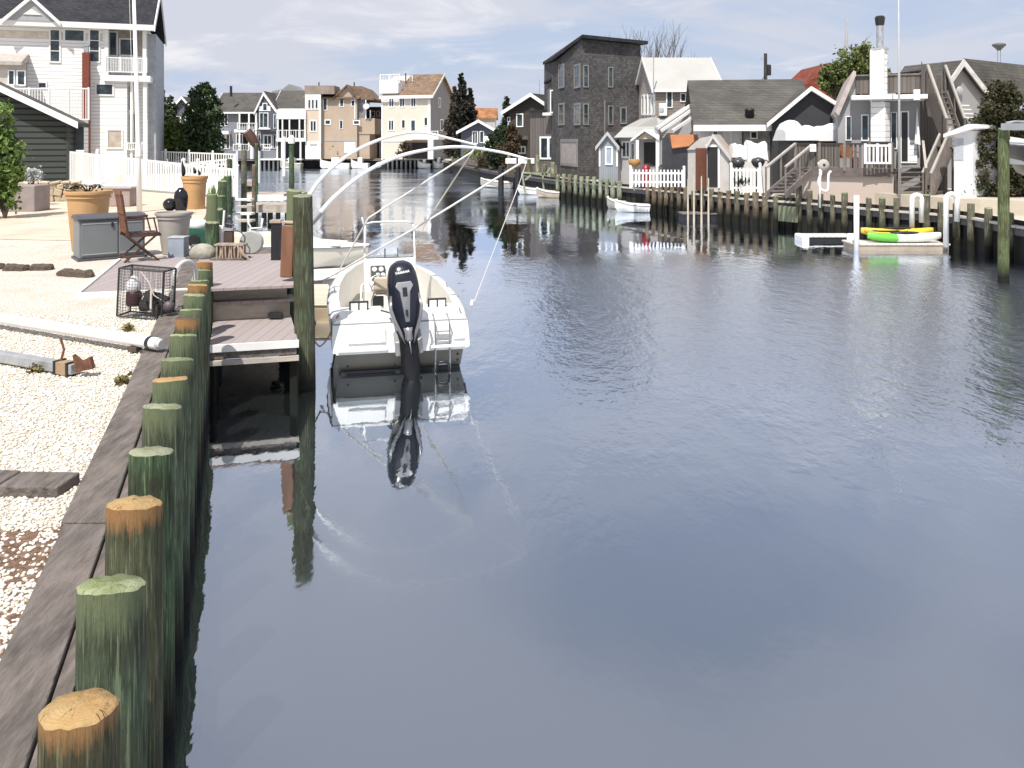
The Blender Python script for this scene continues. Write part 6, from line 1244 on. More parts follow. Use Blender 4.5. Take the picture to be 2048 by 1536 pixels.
# orange roofed playhouse, open white shed
h = House('orange_tarp_shed', 'dark tarp covered frame with an orange brown top behind the picket fence', 'shed', (1328, 42), (1376, 41.5), 1.6)
OR = mat('orange_tarp', (.36, .14, .05), .7, .12, 2); DT = mat('dark_tarp', (.045, .045, .05), .35, .25, 2, bmp=.4, bs=4)
mb = MB(h.M); mb.prism([(-.1, 0), (h.W, 0), (h.W, h.loc(1376, 294)[1]), (h.loc(1345, 290)[0], h.loc(1345, 294)[1]), (h.loc(1334, 270)[0], h.loc(1334, 266)[1]), (-.1, h.loc(1328, 280)[1])], 'y', 0, 1.5); mb.build('tarp_wall', DT, h.t)
mb = MB(h.M); a = h.loc(1334, 269); b_ = h.loc(1398, 269); c = h.loc(1380, 292); d_ = h.loc(1346, 296); mb.add([(a[0], .55, a[1]), (b_[0], .55, b_[1]), (c[0], -.2, c[1]), (d_[0], -.2, d_[1]), (a[0], .6, a[1]-.04), (b_[0], .6, b_[1]-.04), (c[0], -.15, c[1]-.05), (d_[0], -.15, d_[1]-.05)], [(0, 1, 2, 3), (7, 6, 5, 4), (0, 4, 5, 1), (1, 5, 6, 2), (2, 6, 7, 3), (3, 7, 4, 0)]); mb.build('tarp_roof', OR, h.t)
h = House('open_shed', 'pale gabled shed with its copper brown door standing open near the water', 'shed', (1412, 38.4), (1458, 38), 2)
PSH = mat('pale_shed_siding', (.50, .48, .46), .8, .1, 2)
gable_y(h, PSH, mat('pale_tan_shingle', (.40, .35, .30), .85, .15, 3), h.loc(1412, 297)[1], h.loc(1424, 272)[1], ov=.12, t=.08, rake=PSH, xr=h.loc(1427, 272)[0], zer=h.loc(1458, 312)[1])
h.slab('doorway', DARKIN, 1415, 294, 1437, 374, d0=.004, d1=.03); h.slab('door_frame', WHITE, 1436, 290, 1440, 376, d0=.003, d1=.07); h.slab('door_frame', WHITE, 1411, 289, 1440, 294, d0=.003, d1=.07)
mb = MB(); a = W(1413, 376, 38.2); b_ = W(1391, 380, 37.2); z1 = Z(296, 38.2); mb.add([a, b_, (b_.x, b_.y, z1), (a.x, a.y, z1), a+Vector((.02, .05, 0)), b_+Vector((.02, .05, 0)), (b_.x+.02, b_.y+.05, z1), (a.x+.02, a.y+.05, z1)], [(0, 1, 2, 3), (7, 6, 5, 4), (0, 4, 5, 1), (1, 5, 6, 2), (2, 6, 7, 3), (3, 7, 4, 0)]); mb.build('door', mat('copper_brown_door', (.24, .09, .05), .6, .15, 3), h.t)
mb = MB(h.M); mb.prism([(h.loc(1372, 300)[0], h.loc(1372, 300)[1]), (h.loc(1400, 276)[0], h.loc(1400, 276)[1]), (h.loc(1424, 272)[0], h.loc(1424, 271)[1]), (0, h.loc(1410, 298)[1])], 'y', .1, 2); mb.box(h.loc(1374, 300)[0], h.loc(1390, 300)[0], .2, 1.8, 0, h.loc(1380, 300)[1]); mb.build('side_lean_to', mat('pale_lean_to', (.42, .40, .37), .8, .1), h.t)
# picket fence on right bank, red tank, planter, whirligig
A = W(1261, 376, 40); B_ = W(1368, 376, 39.5)
fence('picket_fence', A, B_, Z(336, 40)-A.z, Z(337, 39.5)-B_.z, 'white picket fence in front of the porch cottage on the right bank', sp=.16, picket=(.075, .025), rails=(.3, .75), psp=1.3, postw=.1, m=PVC)
A = Vector((X(1462, 36.8), 36.8, GZ)); B_ = Vector((X(1520, 36.8), 36.8, GZ)); fence('picket_fence', A, B_, Z(331, 36.8)-A.z, Z(331, 36.8)-B_.z, 'white picket fence right of the open shed', sp=.16, picket=(.08, .025), rails=(.3, .85), psp=1.3, postw=.1, m=PVC)
q = Vector((X(1292, 43), 43, GZ)); t = thing('red_tank', q, 'rounded dark red kettle barbecue cover beside the white porch post', 'barbecue'); MB().lathe([(.2, 0), (.22, .5), (.26, .9), (.22, 1.15), (.1, 1.3), (.01, 1.33)], q, 16).build('cover', mat('dark_red_vinyl', (.25, .02, .03), .35, .2), t, smooth=True)
q = Vector((X(1269, 42), 42, Z(334, 42))); t = thing('hanging_planter', q, 'orange brown bowl planter with moss left of the red barbecue cover', 'planter'); MB().lathe([(.15, 0), (.28, .15), (.32, .38), (.26, .40), (.01, .36)], q, 16).build('bowl', mat('orange_clay', (.36, .20, .07), .8, .2), t, smooth=True); MB().tube([q, (q.x, q.y, GZ)], .05, 8).build('stand', WT, t)
# water towers, poles, wires
t = thing('water_tower', (X(1998, 260), 260, GZ), 'distant water tower on thin legs above the right hand roof', 'water tower'); Y = 260
MB().lathe([(.5, Z(101, Y)), (1.0, Z(97, Y)), (2.0, Z(91, Y)), (1.9, Z(88, Y)), (.6, Z(86, Y)), (.01, Z(85.6, Y))], (X(1998, Y), Y, 0), 16).build('tank', mat('tower_grey', (.10, .11, .11), .6), t, smooth=True)
mb = MB()
for dx_ in (-.45, .45): mb.tube([(X(1998, Y)+dx_, Y, GZ), (X(1998, Y)+dx_, Y, Z(99, Y))], .07, 5)
mb.build('leg_frame', mat('tower_grey', (.10, .11, .11), .6), t)
Y = 62; t = thing('utility_pole', (X(1531, Y), Y, GZ), 'dark wooden utility pole with a transformer behind the long grey roof', 'utility pole')
MB().tube([(X(1531, Y), Y, GZ), (X(1531, Y), Y, Z(107, Y))], [.17, .12], 10).build('pole', mat('dark_pole_wood', (.05, .045, .045), .85, .3), t)
MB().lathe([(.16, 0), (.2, .05), (.2, .75), (.12, .82)], (X(1537, Y), Y, Z(151, Y)), 12).build('transformer', BLKP, t); MB().lathe([(.12, -.05), (.12, .05)], (X(1525, Y), Y, Z(117, Y)), 10).build('insulator', GRW, t)
rope([W(1531, 150, 62), W(1440, 178, 56)], .02, 'sagging power cable running left from the utility pole', m=BLKP, sag=.8, name='power_cable', cat='cable', group='power cables'); rope([W(1620, 152, 55), W(1720, 118, 70)], .015, 'power cable rising to the right above the long roof', m=BLKP, sag=.4, name='power_cable', cat='cable', group='power cables')
Y = 52; b_ = Vector((X(1692, Y), Y, GZ)); t = thing('bare_pole', b_, 'grey bare broken topped pole rising out of the green tree', 'pole'); MB().tube([b_, (X(1690, Y), Y, Z(120, Y)), (X(1695, Y), Y, Z(36, Y))], [.2, .14, .05], 8).build('shaft', GRW, t)
# green tree and red roof behind
MB().prism([(X(1590, 60), GZ), (X(1720, 60), GZ), (X(1720, 60), Z(150, 60)), (X(1660, 60), Z(125, 60)), (X(1612, 60), Z(170, 60))], 'y', 60, 66).build('red_roof_house', shingles('dark_red_shingles', (.22, .06, .04)), label='dark red roof sloping behind the green tree', cat='house')
def broadleaf(name, px, py, Y, rx, rz, m, label, seed, n=60, ls=.2, parts=6):
    b_ = Vector((X(px, Y), Y, GZ)); c = Vector((X(px, Y), Y, Z(py, Y))); t = thing(name, b_, label, 'tree'); g = random.Random(seed); ps = []
    for i in range(parts):
        a = i*2.4; q = c+Vector((math.cos(a)*rx*.55, math.sin(a)*rx*.5, g.uniform(-.5, .5)*rz)); ps.append((q, (rx*.5, rx*.5, rz*.5), n//parts*2, 60, rx*.13))
    leaves('crown', ps, m, b_, t, seed, ls); mb = MB(); trunk(mb, b_, c+Vector((0, 0, rz*.6)), .22, 14, seed, rx, 2); mb.build('trunk', BRK2, t); return t
broadleaf('leafy_tree', 1712, 135, 50, 2.0, 1.9, leafmat('olive_spring_leaves', (.07, .10, .03), (.17, .20, .07)), 'round olive green tree behind the white chimney', 31, 110, .17, 9)
broadleaf('leafy_tree', 1668, 165, 49, .9, 1.5, leafmat('olive_spring_leaves', (.07, .10, .03), (.18, .20, .07)), 'smaller olive tree left of the broken pole', 33, 50, .16, 5)
# raised ground of the properties behind the right bulkhead
tp_ = [(X(1590, 36), 36), (X(1700, 33.4), 33.4), (X(1800, 30.8), 30.8), (X(1900, 29.0), 29.0), (X(1960, 28.3), 28.3), (X(2250, 26), 26), (60, 26), (60, 62), (X(1590, 62), 62)]
MB().prism(tp_, 'z', GZ-.3, 1.55).build('raised_ground', mat('pale_terrace_stone', (.50, .45, .37), .9, .2, .9, bmp=.4, bs=12), kind='structure', origin=(0, 0, GZ))
# ---- chimney house
WDK = mat('weathered_deck_wood', (.185, .160, .145), .85, .3, 3, stretch=(3, 3, 1), bmp=.4); GWL = mat('pale_grey_wall', (.30, .295, .30), .75, .05, 1)
h = House('chimney_house', 'pale grey house with a tall white chimney and a wooden roof deck', 'house', (1676, 34), (1840, 33), 8)
zE = h.loc(1676, 222)[1]; zD = h.loc(1750, 192)[1]
mb = MB(h.M); mb.prism([(0, 0), (h.W, 0), (h.W, zD), (h.loc(1711, 150)[0], zD), (h.loc(1711, 150)[0], h.loc(1711, 146)[1]), (h.loc(1707, 146)[0], h.loc(1707, 146)[1]), (0, zE)], 'y', 0, 8); mb.build('wall', GWL, h.t)
mb = MB(h.M); mb.prism([(-.12, h.loc(1670, 224)[1]), (h.loc(1706, 144)[0], h.loc(1706, 142)[1]), (h.loc(1711, 144)[0], h.loc(1711, 144)[1]), (h.loc(1711, 150)[0], h.loc(1711, 152)[1]), (.02, h.loc(1674, 232)[1])], 'y', -.3, 8); mb.build('roof', mat('grey_pink_fascia', (.42, .36, .33), .7), h.t)
mb = MB(h.M); u0, u1 = h.loc(1712, 160)[0], h.W; mb.box(u0, u1, -.05, .05, h.loc(1750, 187)[1], h.loc(1750, 152)[1]); mb.box(u1-.05, u1+.05, 0, 5, h.loc(1750, 187)[1], h.loc(1750, 152)[1]); pr_ = mb.build('roof_deck_parapet', WGREY, h.t); mb = MB(h.M); mb.box(u0-.1, u1+.1, -.1, .1, h.loc(1750, 152)[1], h.loc(1750, 149)[1]); mb.build('cap_rail', WDK, pr_)
h.slab('parapet_window', BLKP, 1712, 154, 1739, 158, d0=.06, d1=.08)
mb = MB(h.M); mb.prism([(h.loc(1780, 150)[0], h.loc(1780, 144)[1]), (h.W+.2, h.loc(1842, 135)[1]), (h.W+.2, h.loc(1842, 138)[1]), (h.loc(1780, 150)[0], h.loc(1780, 147)[1])], 'y', 1.2, 4); mb.build('shade_awning', ROOFD, h.t)
mb = MB(h.M)
for px in (1806, 1838): u_x = h.loc(px, 150)[0]; mb.box(u_x-.05, u_x+.05, 1.2, 1.3, zD-.2, h.loc(1806, 142)[1])
mb.build('awning_post', WDK, h.t)
# canopy band
mb = MB(h.M); mb.box(h.loc(1703, 190, off=1)[0], h.W+.15, -1.0, -.003, h.loc(1750, 199, off=1)[1], h.loc(1750, 190, off=1)[1]); mb.build('canopy', WHITE, h.t, bevel=.02); mb = MB(h.M); mb.box(h.loc(1745, 190, off=1)[0], h.W+.05, -.9, -.05, h.loc(1750, 202, off=1)[1], h.loc(1750, 199.2, off=1)[1]); mb.build('soffit', GRW, h.t)
mb = MB(h.M); mb.box(h.loc(1827, 190, off=1.1)[0], h.loc(1840, 190, off=1.1)[0], -1.15, -1.003, h.loc(1830, 200, off=1.1)[1], h.loc(1830, 179, off=1.1)[1]); mb.build('canopy_end', WHITE, h.t)
# chimney
cu0, cu1 = h.loc(1742, 180, off=.8)[0], h.loc(1779, 180, off=.8)[0]; zc = h.loc(1760, 98, off=.8)[1]; z_l = h.loc(1760, 205, off=.8)[1]
Tc = h.M @ Matrix.Translation(((cu0+cu1)/2, -.45, 0)) @ Matrix.Rotation(R(-28), 4, 'Z')
cw = (cu1-cu0)*.66
mb = MB(Tc); mb.box(-cw/2, cw/2, -cw*.42, cw*.5, z_l, zc); ch = mb.build('chimney', SIDW, h.t)
mb = MB(Tc); mb.box(-cw/2-.03, cw/2+.1, -cw*.5, cw*.55, h.loc(1760, 283, off=.8)[1], z_l+.02); mb.build('chimney_breast', SIDW, h.t)
mb = MB(Tc); mb.box(-cw/2-.05, cw/2+.05, -cw*.47, cw*.55, zc, zc+.07); mb.build('chimney_cap', GRW, ch); 
mb = MB(Tc)
for a, b_ in ((-1, -1), (1, -1), (-1, 1)): mb.box(a*cw/2-.05, a*cw/2+.05, (b_*cw*.46)-.05, (b_*cw*.46)+.05, z_l+.03, zc-.01)
mb.build('corner_board', WHITE, ch)
cc = Tc @ Vector((.02, 0, 0)); mb = MB(); mb.lathe([(.13, h.z0+zc+.05), (.13, h.z0+h.loc(1762, 45)[1])], (cc.x, cc.y, 0), 14); fl = mb.build('flue_pipe', GALV, ch, smooth=True, autos=40); mb = MB(); zt1 = h.z0+h.loc(1762, 46, off=.8)[1]; mb.lathe([(.15, zt1-.05), (.17, zt1+.02), (.19, zt1+.2), (.19, zt1+.28), (.14, zt1+.33), (.01, zt1+.35)], (cc.x, cc.y, 0), 14); mb.build('flue_cap', BLKP, fl, smooth=True, autos=40)
# windows and doors
h.win(1691, 232, 1703, 281, fr=.12); h.win(1722, 229, 1738, 282, fr=.06); h.win(1781, 224, 1794, 298, fr=.05); h.win(1800, 222, 1818, 326, fr=.07, gm=BLKP, name='door')
h.slab('white_panel', SIDW, 1818, 280, 1834, 326, d0=.003, d1=.05)
mb = MB(h.M); mb.prism([(h.loc(1829, 285, off=.3)[0], h.loc(1829, 287, off=.3)[1]), (h.loc(1841, 285, off=.3)[0], h.loc(1841, 290, off=.3)[1]), (h.loc(1834, 215, off=.3)[0], h.loc(1834, 215, off=.3)[1])], 'y', -.33, -.28); mb.build('folded_umbrella', mat('white_canvas', (.75, .75, .74), .7, .1, 4, bmp=.4), h.t)
# raised deck in front
HD = sub(h, (1592, 33.6), (1786, 31.6), 2)
dkt = thing('raised_deck', (HD.M @ Vector((0, 0, 0))), 'raised wooden deck with slatted fence front in front of the chimney house', 'deck'); HD.t = dkt
zf = HD.loc(1700, 337)[1]; zt3 = HD.loc(1700, 287)[1]
mb = MB(HD.M); mb.box(0, HD.W, 0, 2.6, zf-.2, zf); mb.build('deck_floor', WDK, dkt)
mb = MB(HD.M); mb.box(0, HD.W, .1, 2.5, 0, zf-.21); mb.build('base_wall', mat('beige_stucco', (.46, .39, .345), .85, .06, .8, dirt=(.36, .31, .27), dirt_amt=.4), dkt)
mb = MB(HD.M); mb.box(0, HD.W, -.05, -.003, zf-.3, zf+.02); mb.build('rim_board', mat('dark_rim_board', (.13, .105, .10), .85, .3), dkt)
mb = MB(HD.M); rn = random.Random(2); u_ = 0
while u_ < HD.W: 
    if not (HD.loc(1680, 300)[0] < u_ < HD.loc(1692, 300)[0]): mb.box(u_, u_+.085, -.03, .0, zf+.03, zt3-.05)
    u_ += .115 if u_ < HD.loc(1678, 300)[0] else .17
mb.build('slat_panel', WGREY, dkt)
mb = MB(HD.M); mb.box(-.05, HD.W+.05, -.08, .06, zt3-.05, zt3+.02); mb.build('top_rail', mat('dark_handrail', (.035, .03, .028), .6), dkt)
for px in (1592, 1640, 1690, 1740, 1784): u_x = HD.loc(px, 300)[0]; mb = MB(HD.M); mb.box(u_x-.05, u_x+.05, -.09, .02, zf-.1, zt3+.04); mb.build('post', WDK, dkt)
def chair2(px, Y, m, label, w_=.55):
    o_ = Vector((X(px, Y), Y, GZ+zf)); t = thing('patio_chair', o_, label, 'chair', 'chairs on the raised deck'); M_ = Matrix.Translation(o_)
    mb = MB(M_); mb.box(-w_/2, w_/2, -.02, .03, .45, .98); mb.build('backrest', m, t); mb = MB(M_); mb.box(-w_/2, w_/2, -.5, 0, .40, .45); mb.build('seat', m, t)
    for a in (-1, 1):
        for b_ in (-.47, 0): mb = MB(M_); mb.box(a*w_/2-.025, a*w_/2+.025, b_-.02, b_+.02, 0, .42); mb.build('leg', m, t)
        mb = MB(M_); mb.bar((a*w_/2, -.5, .64), (a*w_/2, .02, .66), .05, .03); mb.build('armrest', m, t)
chair2(1692, 33.0, mat('orange_teak', (.26, .11, .05), .6, .2), 'orange brown wooden armchair behind the slatted deck fence'); 
# white adirondack gate rail under chimney
G2 = sub(h, (1730, 31.9), (1780, 31.5), 1); G2.t = dkt
G2.rail(1731, 289, 1780, 328, off=.10, sp=.14, posts=2, name='white_railing', d=.05)
# sign plate and reel on post
q = W(1625, 296, 33.1); t = thing('house_sign', q, 'small white plate fixed on the slatted deck fence', 'sign'); MB().cbox((q.x, q.y-.05, q.z), (.26, .02, .30)).build('plate', PVC, t, bevel=.03)
fo2 = bpy.data.curves.new('plate_source', 'FONT'); fo2.body = '630'; fo2.size = .11; fo2.extrude = .002; fo2.align_x = 'CENTER'; ob = bpy.data.objects.new('plate_source', fo2); COL.objects.link(ob); fo2.materials.append(GRW); ob.parent = t; text_mesh(ob, 'plate_lettering', Matrix.Translation((0, -.066, -.04)) @ Matrix.Rotation(R(90), 4, 'X'))
Y = 31; q = Vector((X(1640, Y), Y, GZ)); t = thing('hose_reel_post', q, 'pale round reel on a white post in front of the beige deck base', 'reel'); zc2 = Z(330, Y)
MB().lathe([(.06, -.06), (.20, -.05), (.22, 0), (.20, .05), (.06, .06)], (X(1647, Y), Y, zc2), 22, Matrix.Rotation(R(90), 4, 'X')).build('reel', mat('sandy_rope_coil', (.42, .38, .34), .8, .2, 8), t, smooth=True)
MB().lathe([(.05, -.075), (.05, .075)], (X(1647, Y), Y, zc2), 12, Matrix.Rotation(R(90), 4, 'X')).build('hub', BLKP, t)
mb = MB(); mb.tube(spline([W(1637, 325, Y), W(1642, 345, Y), W(1637, 362, Y), W(1642, 378, Y), W(1655, 380, Y), W(1657, 350, Y), W(1662, 342, Y)]), .045, 8); mb.tube([q, (q.x, q.y, zc2)], .04, 8); mb.build('stand', PVC, t, smooth=True)
# stairs helper
def stairs(t, A, B_, wv, n, m, name='step', th=.05, dp=.26, stringers=True, rail=None, railm=None, balusters=False):
    A = Vector(A); B_ = Vector(B_); wv = Vector(wv)
    d_ = (B_-A); hd = Vector((d_.x, d_.y, 0)); hd = hd.normalized() if hd.length > .01 else Vector((0, 1, 0))
    for i in range(n):
        p = A.lerp(B_, (i+.5)/n); mb = MB(); a = p; mb.add([a, a+wv, a+wv+hd*dp, a+hd*dp]+[v-Vector((0, 0, th)) for v in (a, a+wv, a+wv+hd*dp, a+hd*dp)], [(0, 1, 2, 3), (7, 6, 5, 4), (0, 4, 5, 1), (1, 5, 6, 2), (2, 6, 7, 3), (3, 7, 4, 0)]); mb.build(name, m, t)
    if stringers:
        for o_ in (Vector((0, 0, 0)), wv): mb = MB(); mb.bar(A+o_-Vector((0, 0, .12)), B_+o_-Vector((0, 0, .12)), .05, .26); mb.build('stringer', m, t)
    if rail:
        for k, o_ in enumerate((Vector((0, 0, 0)), wv)):
            mb = MB(); mb.bar(A+o_+Vector((0, 0, rail)), B_+o_+Vector((0, 0, rail)), .09, .07); mb.build('handrail', railm or m, t)
            mb = MB(); nb = n*2 if balusters else 2
            for i in range(nb+1): p = A.lerp(B_, i/nb)+o_; mb.box(p.x-.03, p.x+.03, p.y-.03, p.y+.03, p.z-.1, p.z+rail)
            mb.build('baluster_run' if balusters else 'rail_post', m, t)
LW = mat('light_handrail_wood', (.40, .37, .33), .8, .15)
t = thing('outdoor_stairs', W(1545, 390, 31.5), 'wooden outdoor stairs climbing to the left end of the raised deck', 'stairs'); stairs(t, W(1532, 385, 31.2), W(1590, 335, 33), (.85, .35, 0), 7, WDK, rail=.95, railm=LW, balusters=False)
t = thing('outdoor_stairs', W(1825, 385, 29), 'short open wooden steps in front of the glass door with light handrails', 'stairs'); stairs(t, W(1800, 388, 31.0), W(1797, 330, 33.0), (.98, 0, 0), 6, WDK, rail=.95, railm=LW, th=.04)
t = thing('outdoor_stairs', W(1860, 300, 31), 'steep grey flight of wooden stairs up to the roof deck right of the chimney house', 'stairs')
stairs(t, W(1893, 287, 31.4), W(1855, 178, 32.6), (.75, .1, 0), 10, WDK, rail=.95, railm=LW)
mb = MB(); p0 = W(1893, 287, 31.4); p1 = W(1845, 165, 32.8)
for o_ in (Vector((-.05, 0, 0)), Vector((.85, .1, 0))): mb.add([p0+o_-Vector((0, 0, .25)), p1+o_-Vector((0, 0, .25)), p1+o_+Vector((0, 0, .85)), p0+o_+Vector((0, 0, .85)), p0+o_+Vector((.03, .03, -.25)), p1+o_+Vector((.03, .03, -.25)), p1+o_+Vector((.03, .03, .85)), p0+o_+Vector((.03, .03, .85))], [(0, 1, 2, 3), (7, 6, 5, 4), (0, 4, 5, 1), (1, 5, 6, 2), (2, 6, 7, 3), (3, 7, 4, 0)])
mb.build('side_panel', WGREY, t)
mb = MB(); q = W(1897, 290, 31.2); mb.box(q.x-.25, q.x+.8, q.y-.3, q.y+.7, q.z-.08, q.z); mb.build('landing', WDK, t)
for px in (1890, 1907): q = W(px, 292, 31.1); MB().box(q.x-.05, q.x+.05, q.y-.05, q.y+.05, GZ, q.z-.09).build('post', WDK, t)
t = thing('outdoor_stairs', W(1870, 385, 30.5), 'lower crossing wooden flight down from the landing beside the white shed', 'stairs'); stairs(t, W(1862, 388, 30.4), W(1902, 296, 31.0), (.1, .8, 0), 8, WDK, rail=.75, railm=LW, balusters=True)
MB().add([W(1840, 150, 33.3), W(1895, 150, 33.6), W(1895, 385, 33.6), W(1840, 385, 33.3)]+[v+Vector((0, 2, 0)) for v in (W(1840, 150, 33.3), W(1895, 150, 33.6), W(1895, 385, 33.6), W(1840, 385, 33.3))], [(0, 1, 2, 3), (7, 6, 5, 4), (0, 4, 5, 1), (1, 5, 6, 2), (2, 6, 7, 3), (3, 7, 4, 0)]).build('stair_tower', WGREY, label='weathered board wall behind the outdoor stairs', cat='wall')
# right gabled grey house
h = House('grey_gabled_house', 'pale grey house with a wide grey shingle roof at the right edge', 'house', (1888, 35), (1972, 36), 12)
zp = h.loc(1915, 128)[1]; zl = h.loc(1888, 168)[1]; zr_ = h.loc(1972, 200)[1]; gable_y(h, GWL, ROOFG, 0, zp, ov=.25, t=.15, rake=mat('pale_rake', (.60, .58, .56), .7), xr=h.loc(1916, 128)[0], zel=zl, zer=zr_, D=2.5)
mb = MB(h.M); a = h.loc(1916, 128)[0]; mb.add([(a, -.25, zp+.22), (a+12, 2, zp+.2), (h.W+9, 1, zr_), (h.W+.3, -.25, zr_)]+[(a, -.25, zp+.12), (a+12, 2, zp+.1), (h.W+9, 1, zr_-.1), (h.W+.3, -.25, zr_-.1)], [(0, 1, 2, 3), (7, 6, 5, 4), (0, 4, 5, 1), (1, 5, 6, 2), (2, 6, 7, 3), (3, 7, 4, 0)]); mb.build('side_roof', ROOFG, h.t)
mb = MB(h.M); c = h.loc(1915, 182); mb.sphere((c[0], -.1, c[1]), .2, 10, 6, (1.0, .5, 1)); mb.build('flood_light', GRW, h.t)
for k in range(6): h.slab('white_tread', WHITE, 1903+k*1.2, 210+k*8, 1922+k*4, 213+k*8, d0=.1, d1=.5)
# white narrow shed
h = House('white_shed', 'narrow bright white shed with a sloping white roof beside the dark juniper', 'shed', (1908, 29.8), (1946, 29.2), 1.8)
mb = MB(h.M); mb.box(0, h.W, 0, 1.8, 0, h.loc(1925, 262)[1]); mb.build('wall', mat('white_shed_paint', (.72, .73, .75), .6, .04, 1), h.t)
mb = MB(h.M); mb.prism([(-.25, h.loc(1904, 275)[1]), (-.25, h.loc(1904, 268)[1]), (h.W*.95, h.loc(1942, 248)[1]), (h.W+.2, h.loc(1950, 250)[1]), (h.W+.2, h.loc(1950, 257)[1])], 'y', -.25, 1.2); mb.build('roof', mat('white_metal_roof', (.78, .79, .8), .4), h.t)
h.slab('door', mat('shed_face_shade', (.48, .50, .53), .6), 1908, 277, 1927, 320, d0=.003, d1=.02)  # shade of the left face painted as a grey slab, no real door
# covered boats on the deck: white tarps
TARP = mat('white_boat_tarp', (.78, .78, .77), .55, .05, 2, bmp=.7, bs=3)
for i, (x0, x1, yb, yt, lab) in enumerate([(1558, 1624, 281, 240, 'bulky white tarp covered boat in front of the dark gable, the left one'), (1622, 1676, 282, 246, 'lower white tarp covered boat next to the chimney house wall')]):
    Y = 36.5; a = X(x0, Y); b_ = X(x1, Y); z0 = Z(yb, Y); z1 = Z(yt, Y); t = thing('covered_boat', ((a+b_)/2, Y, z0), lab, 'boat', 'tarp covered boats'); mb = MB(); n = 9; st = []
    g = random.Random(i+3)
    for k in range(n+1):
        f_ = k/n; x = a+(b_-a)*f_; pk = (.72+.28*math.sin(min(1, f_*1.7)*math.pi) if i == 0 else (.8+.2*f_))*(.8 if k in (0, n) else 1)+g.uniform(-.05, .05); zt9 = z0+(z1-z0)*pk
        st.append([(x, Y-.9, z0), (x, Y-.88, z0+(zt9-z0)*.72), (x, Y-.55, z0+(zt9-z0)*.96), (x, Y, zt9), (x, Y+.4, z0+(zt9-z0)*.93), (x, Y+.9, z0)])
    loft(mb, st); mb.add(st[0], [tuple(range(6))]); mb.add(st[-1], [tuple(range(6))]); mb.build('tarp', TARP, t, smooth=True, autos=50)
    mb = MB(); mb.box(a+.2, b_-.2, Y-.8, Y+.8, GZ+zf*.5, z0-.02); mb.build('trailer', mat('dark_trailer', (.05, .045, .04), .8), t)
# sheets over furniture in front of the long house: lumpy boxes of cloth
def draped(name, px0, px1, py0, py1, Y, m_, label, cat, seed, dep=.9):
    g = random.Random(seed); a, b_ = X(px0, Y), X(px1, Y); zt9, z0 = Z(py0, Y), Z(py1, Y); t = thing(name, ((a+b_)/2, Y, GZ), label, cat); mb = MB(); st = []
    for k in range(9):
        f_ = k/8; x = a+(b_-a)*f_; e = .05*math.sin(f_*math.pi*1.3+seed)+g.uniform(-.015, .015); hh = zt9+e-(.03 if f_ in (0, 1) else 0)
        st.append([(x-.04+.08*f_, Y-dep/2+g.uniform(-.08, .08), z0+g.uniform(-.05, .12)), (x, Y-dep*.42+g.uniform(-.05, .05), z0+(hh-z0)*.6), (x, Y-dep*.33, hh-.06), (x, Y, hh+g.uniform(-.05, .08)), (x, Y+dep*.33, hh-.05), (x, Y+dep/2, z0)])
    loft(mb, st); mb.add(st[0], [tuple(range(6))]); mb.add(st[-1], [tuple(range(6))]); mb.build('cover', m_, t, smooth=True, autos=60)
    mb = MB(); mb.tube([((a+b_)/2, Y, GZ), ((a+b_)/2, Y, z0+.1)], .05, 8); mb.build('leg', WT, t)
draped('draped_furniture', 1462, 1492, 288, 318, 38.6, TARP, 'lumpy white sheet over furniture in front of the long grey house, left one', 'covered furniture', 1)
draped('draped_furniture', 1492, 1530, 284, 322, 38.2, TARP, 'larger white sheet over furniture beside the deck stairs', 'covered furniture', 2)
for i, (px, py0, py1, lab) in enumerate([(1476, 317, 338, 'dark kettle barbecue below the left white sheet'), (1516, 316, 336, 'dark kettle barbecue below the larger white sheet')]):
    Y = 37.5; c = Vector((X(px, Y), Y, Z(py1, Y))); r_ = 13/F*Y; t = thing('kettle_barbecue', (c.x, Y, GZ), lab, 'barbecue'); MB().lathe([(.02, 0), (r_*.7, .08), (r_, .25), (r_*1.03, .30), (r_*.9, .42), (.02, .5)], c, 18).build('bowl', DT, t, smooth=True)
    for k in range(3): a = k*2.1; MB().tube([(c.x+r_*.5*math.cos(a), Y+r_*.5*math.sin(a), c.z+.1), (c.x+r_*.9*math.cos(a), Y+r_*.9*math.sin(a), GZ)], .015, 5).build('leg', BLKP, t)
# ---- juniper, small hedge, boat lift at the right edge
JUN = leafmat('dark_juniper', (.018, .024, .010), (.075, .068, .032))
Y = 30; b_ = Vector((X(2010, Y), Y, GZ)); t = thing('juniper_tree', b_, 'large ragged dark juniper at the right edge behind the boat lift', 'tree'); g = random.Random(8); ps = []
for k in range(190):
    py = g.uniform(178, 390); f_ = max(0, (385-py)/205); hw = 48*(1-f_**2.2)+12; px = 2005+g.uniform(-1, 1)*hw+6*math.sin(py*.2); ps.append((W(px, py, Y+g.uniform(-.8, .8)), (.24, .3, .24), 5, 46, .16))
leaves('crown', ps, JUN, b_, t, 8, .11, .5); mb = MB(); trunk(mb, b_, b_+Vector((0, 0, 3.2)), .14, 14, 8, .8, 2); mb.build('trunk', BRK2, t)
Y = 29.6; b_ = Vector((X(1952, Y), Y, 1.55)); shrub('low_shrub', [(W(1952, 385, Y), (.45, .35, .22), 26, 60, .12), (W(1946, 374, Y), (.28, .25, .18), 12, 50, .1)], leafmat('fresh_green_leaves', (.03, .075, .012), (.07, .14, .03)), b_, 'small round green shrub at the foot of the dark juniper', seed=9, ls=.06)
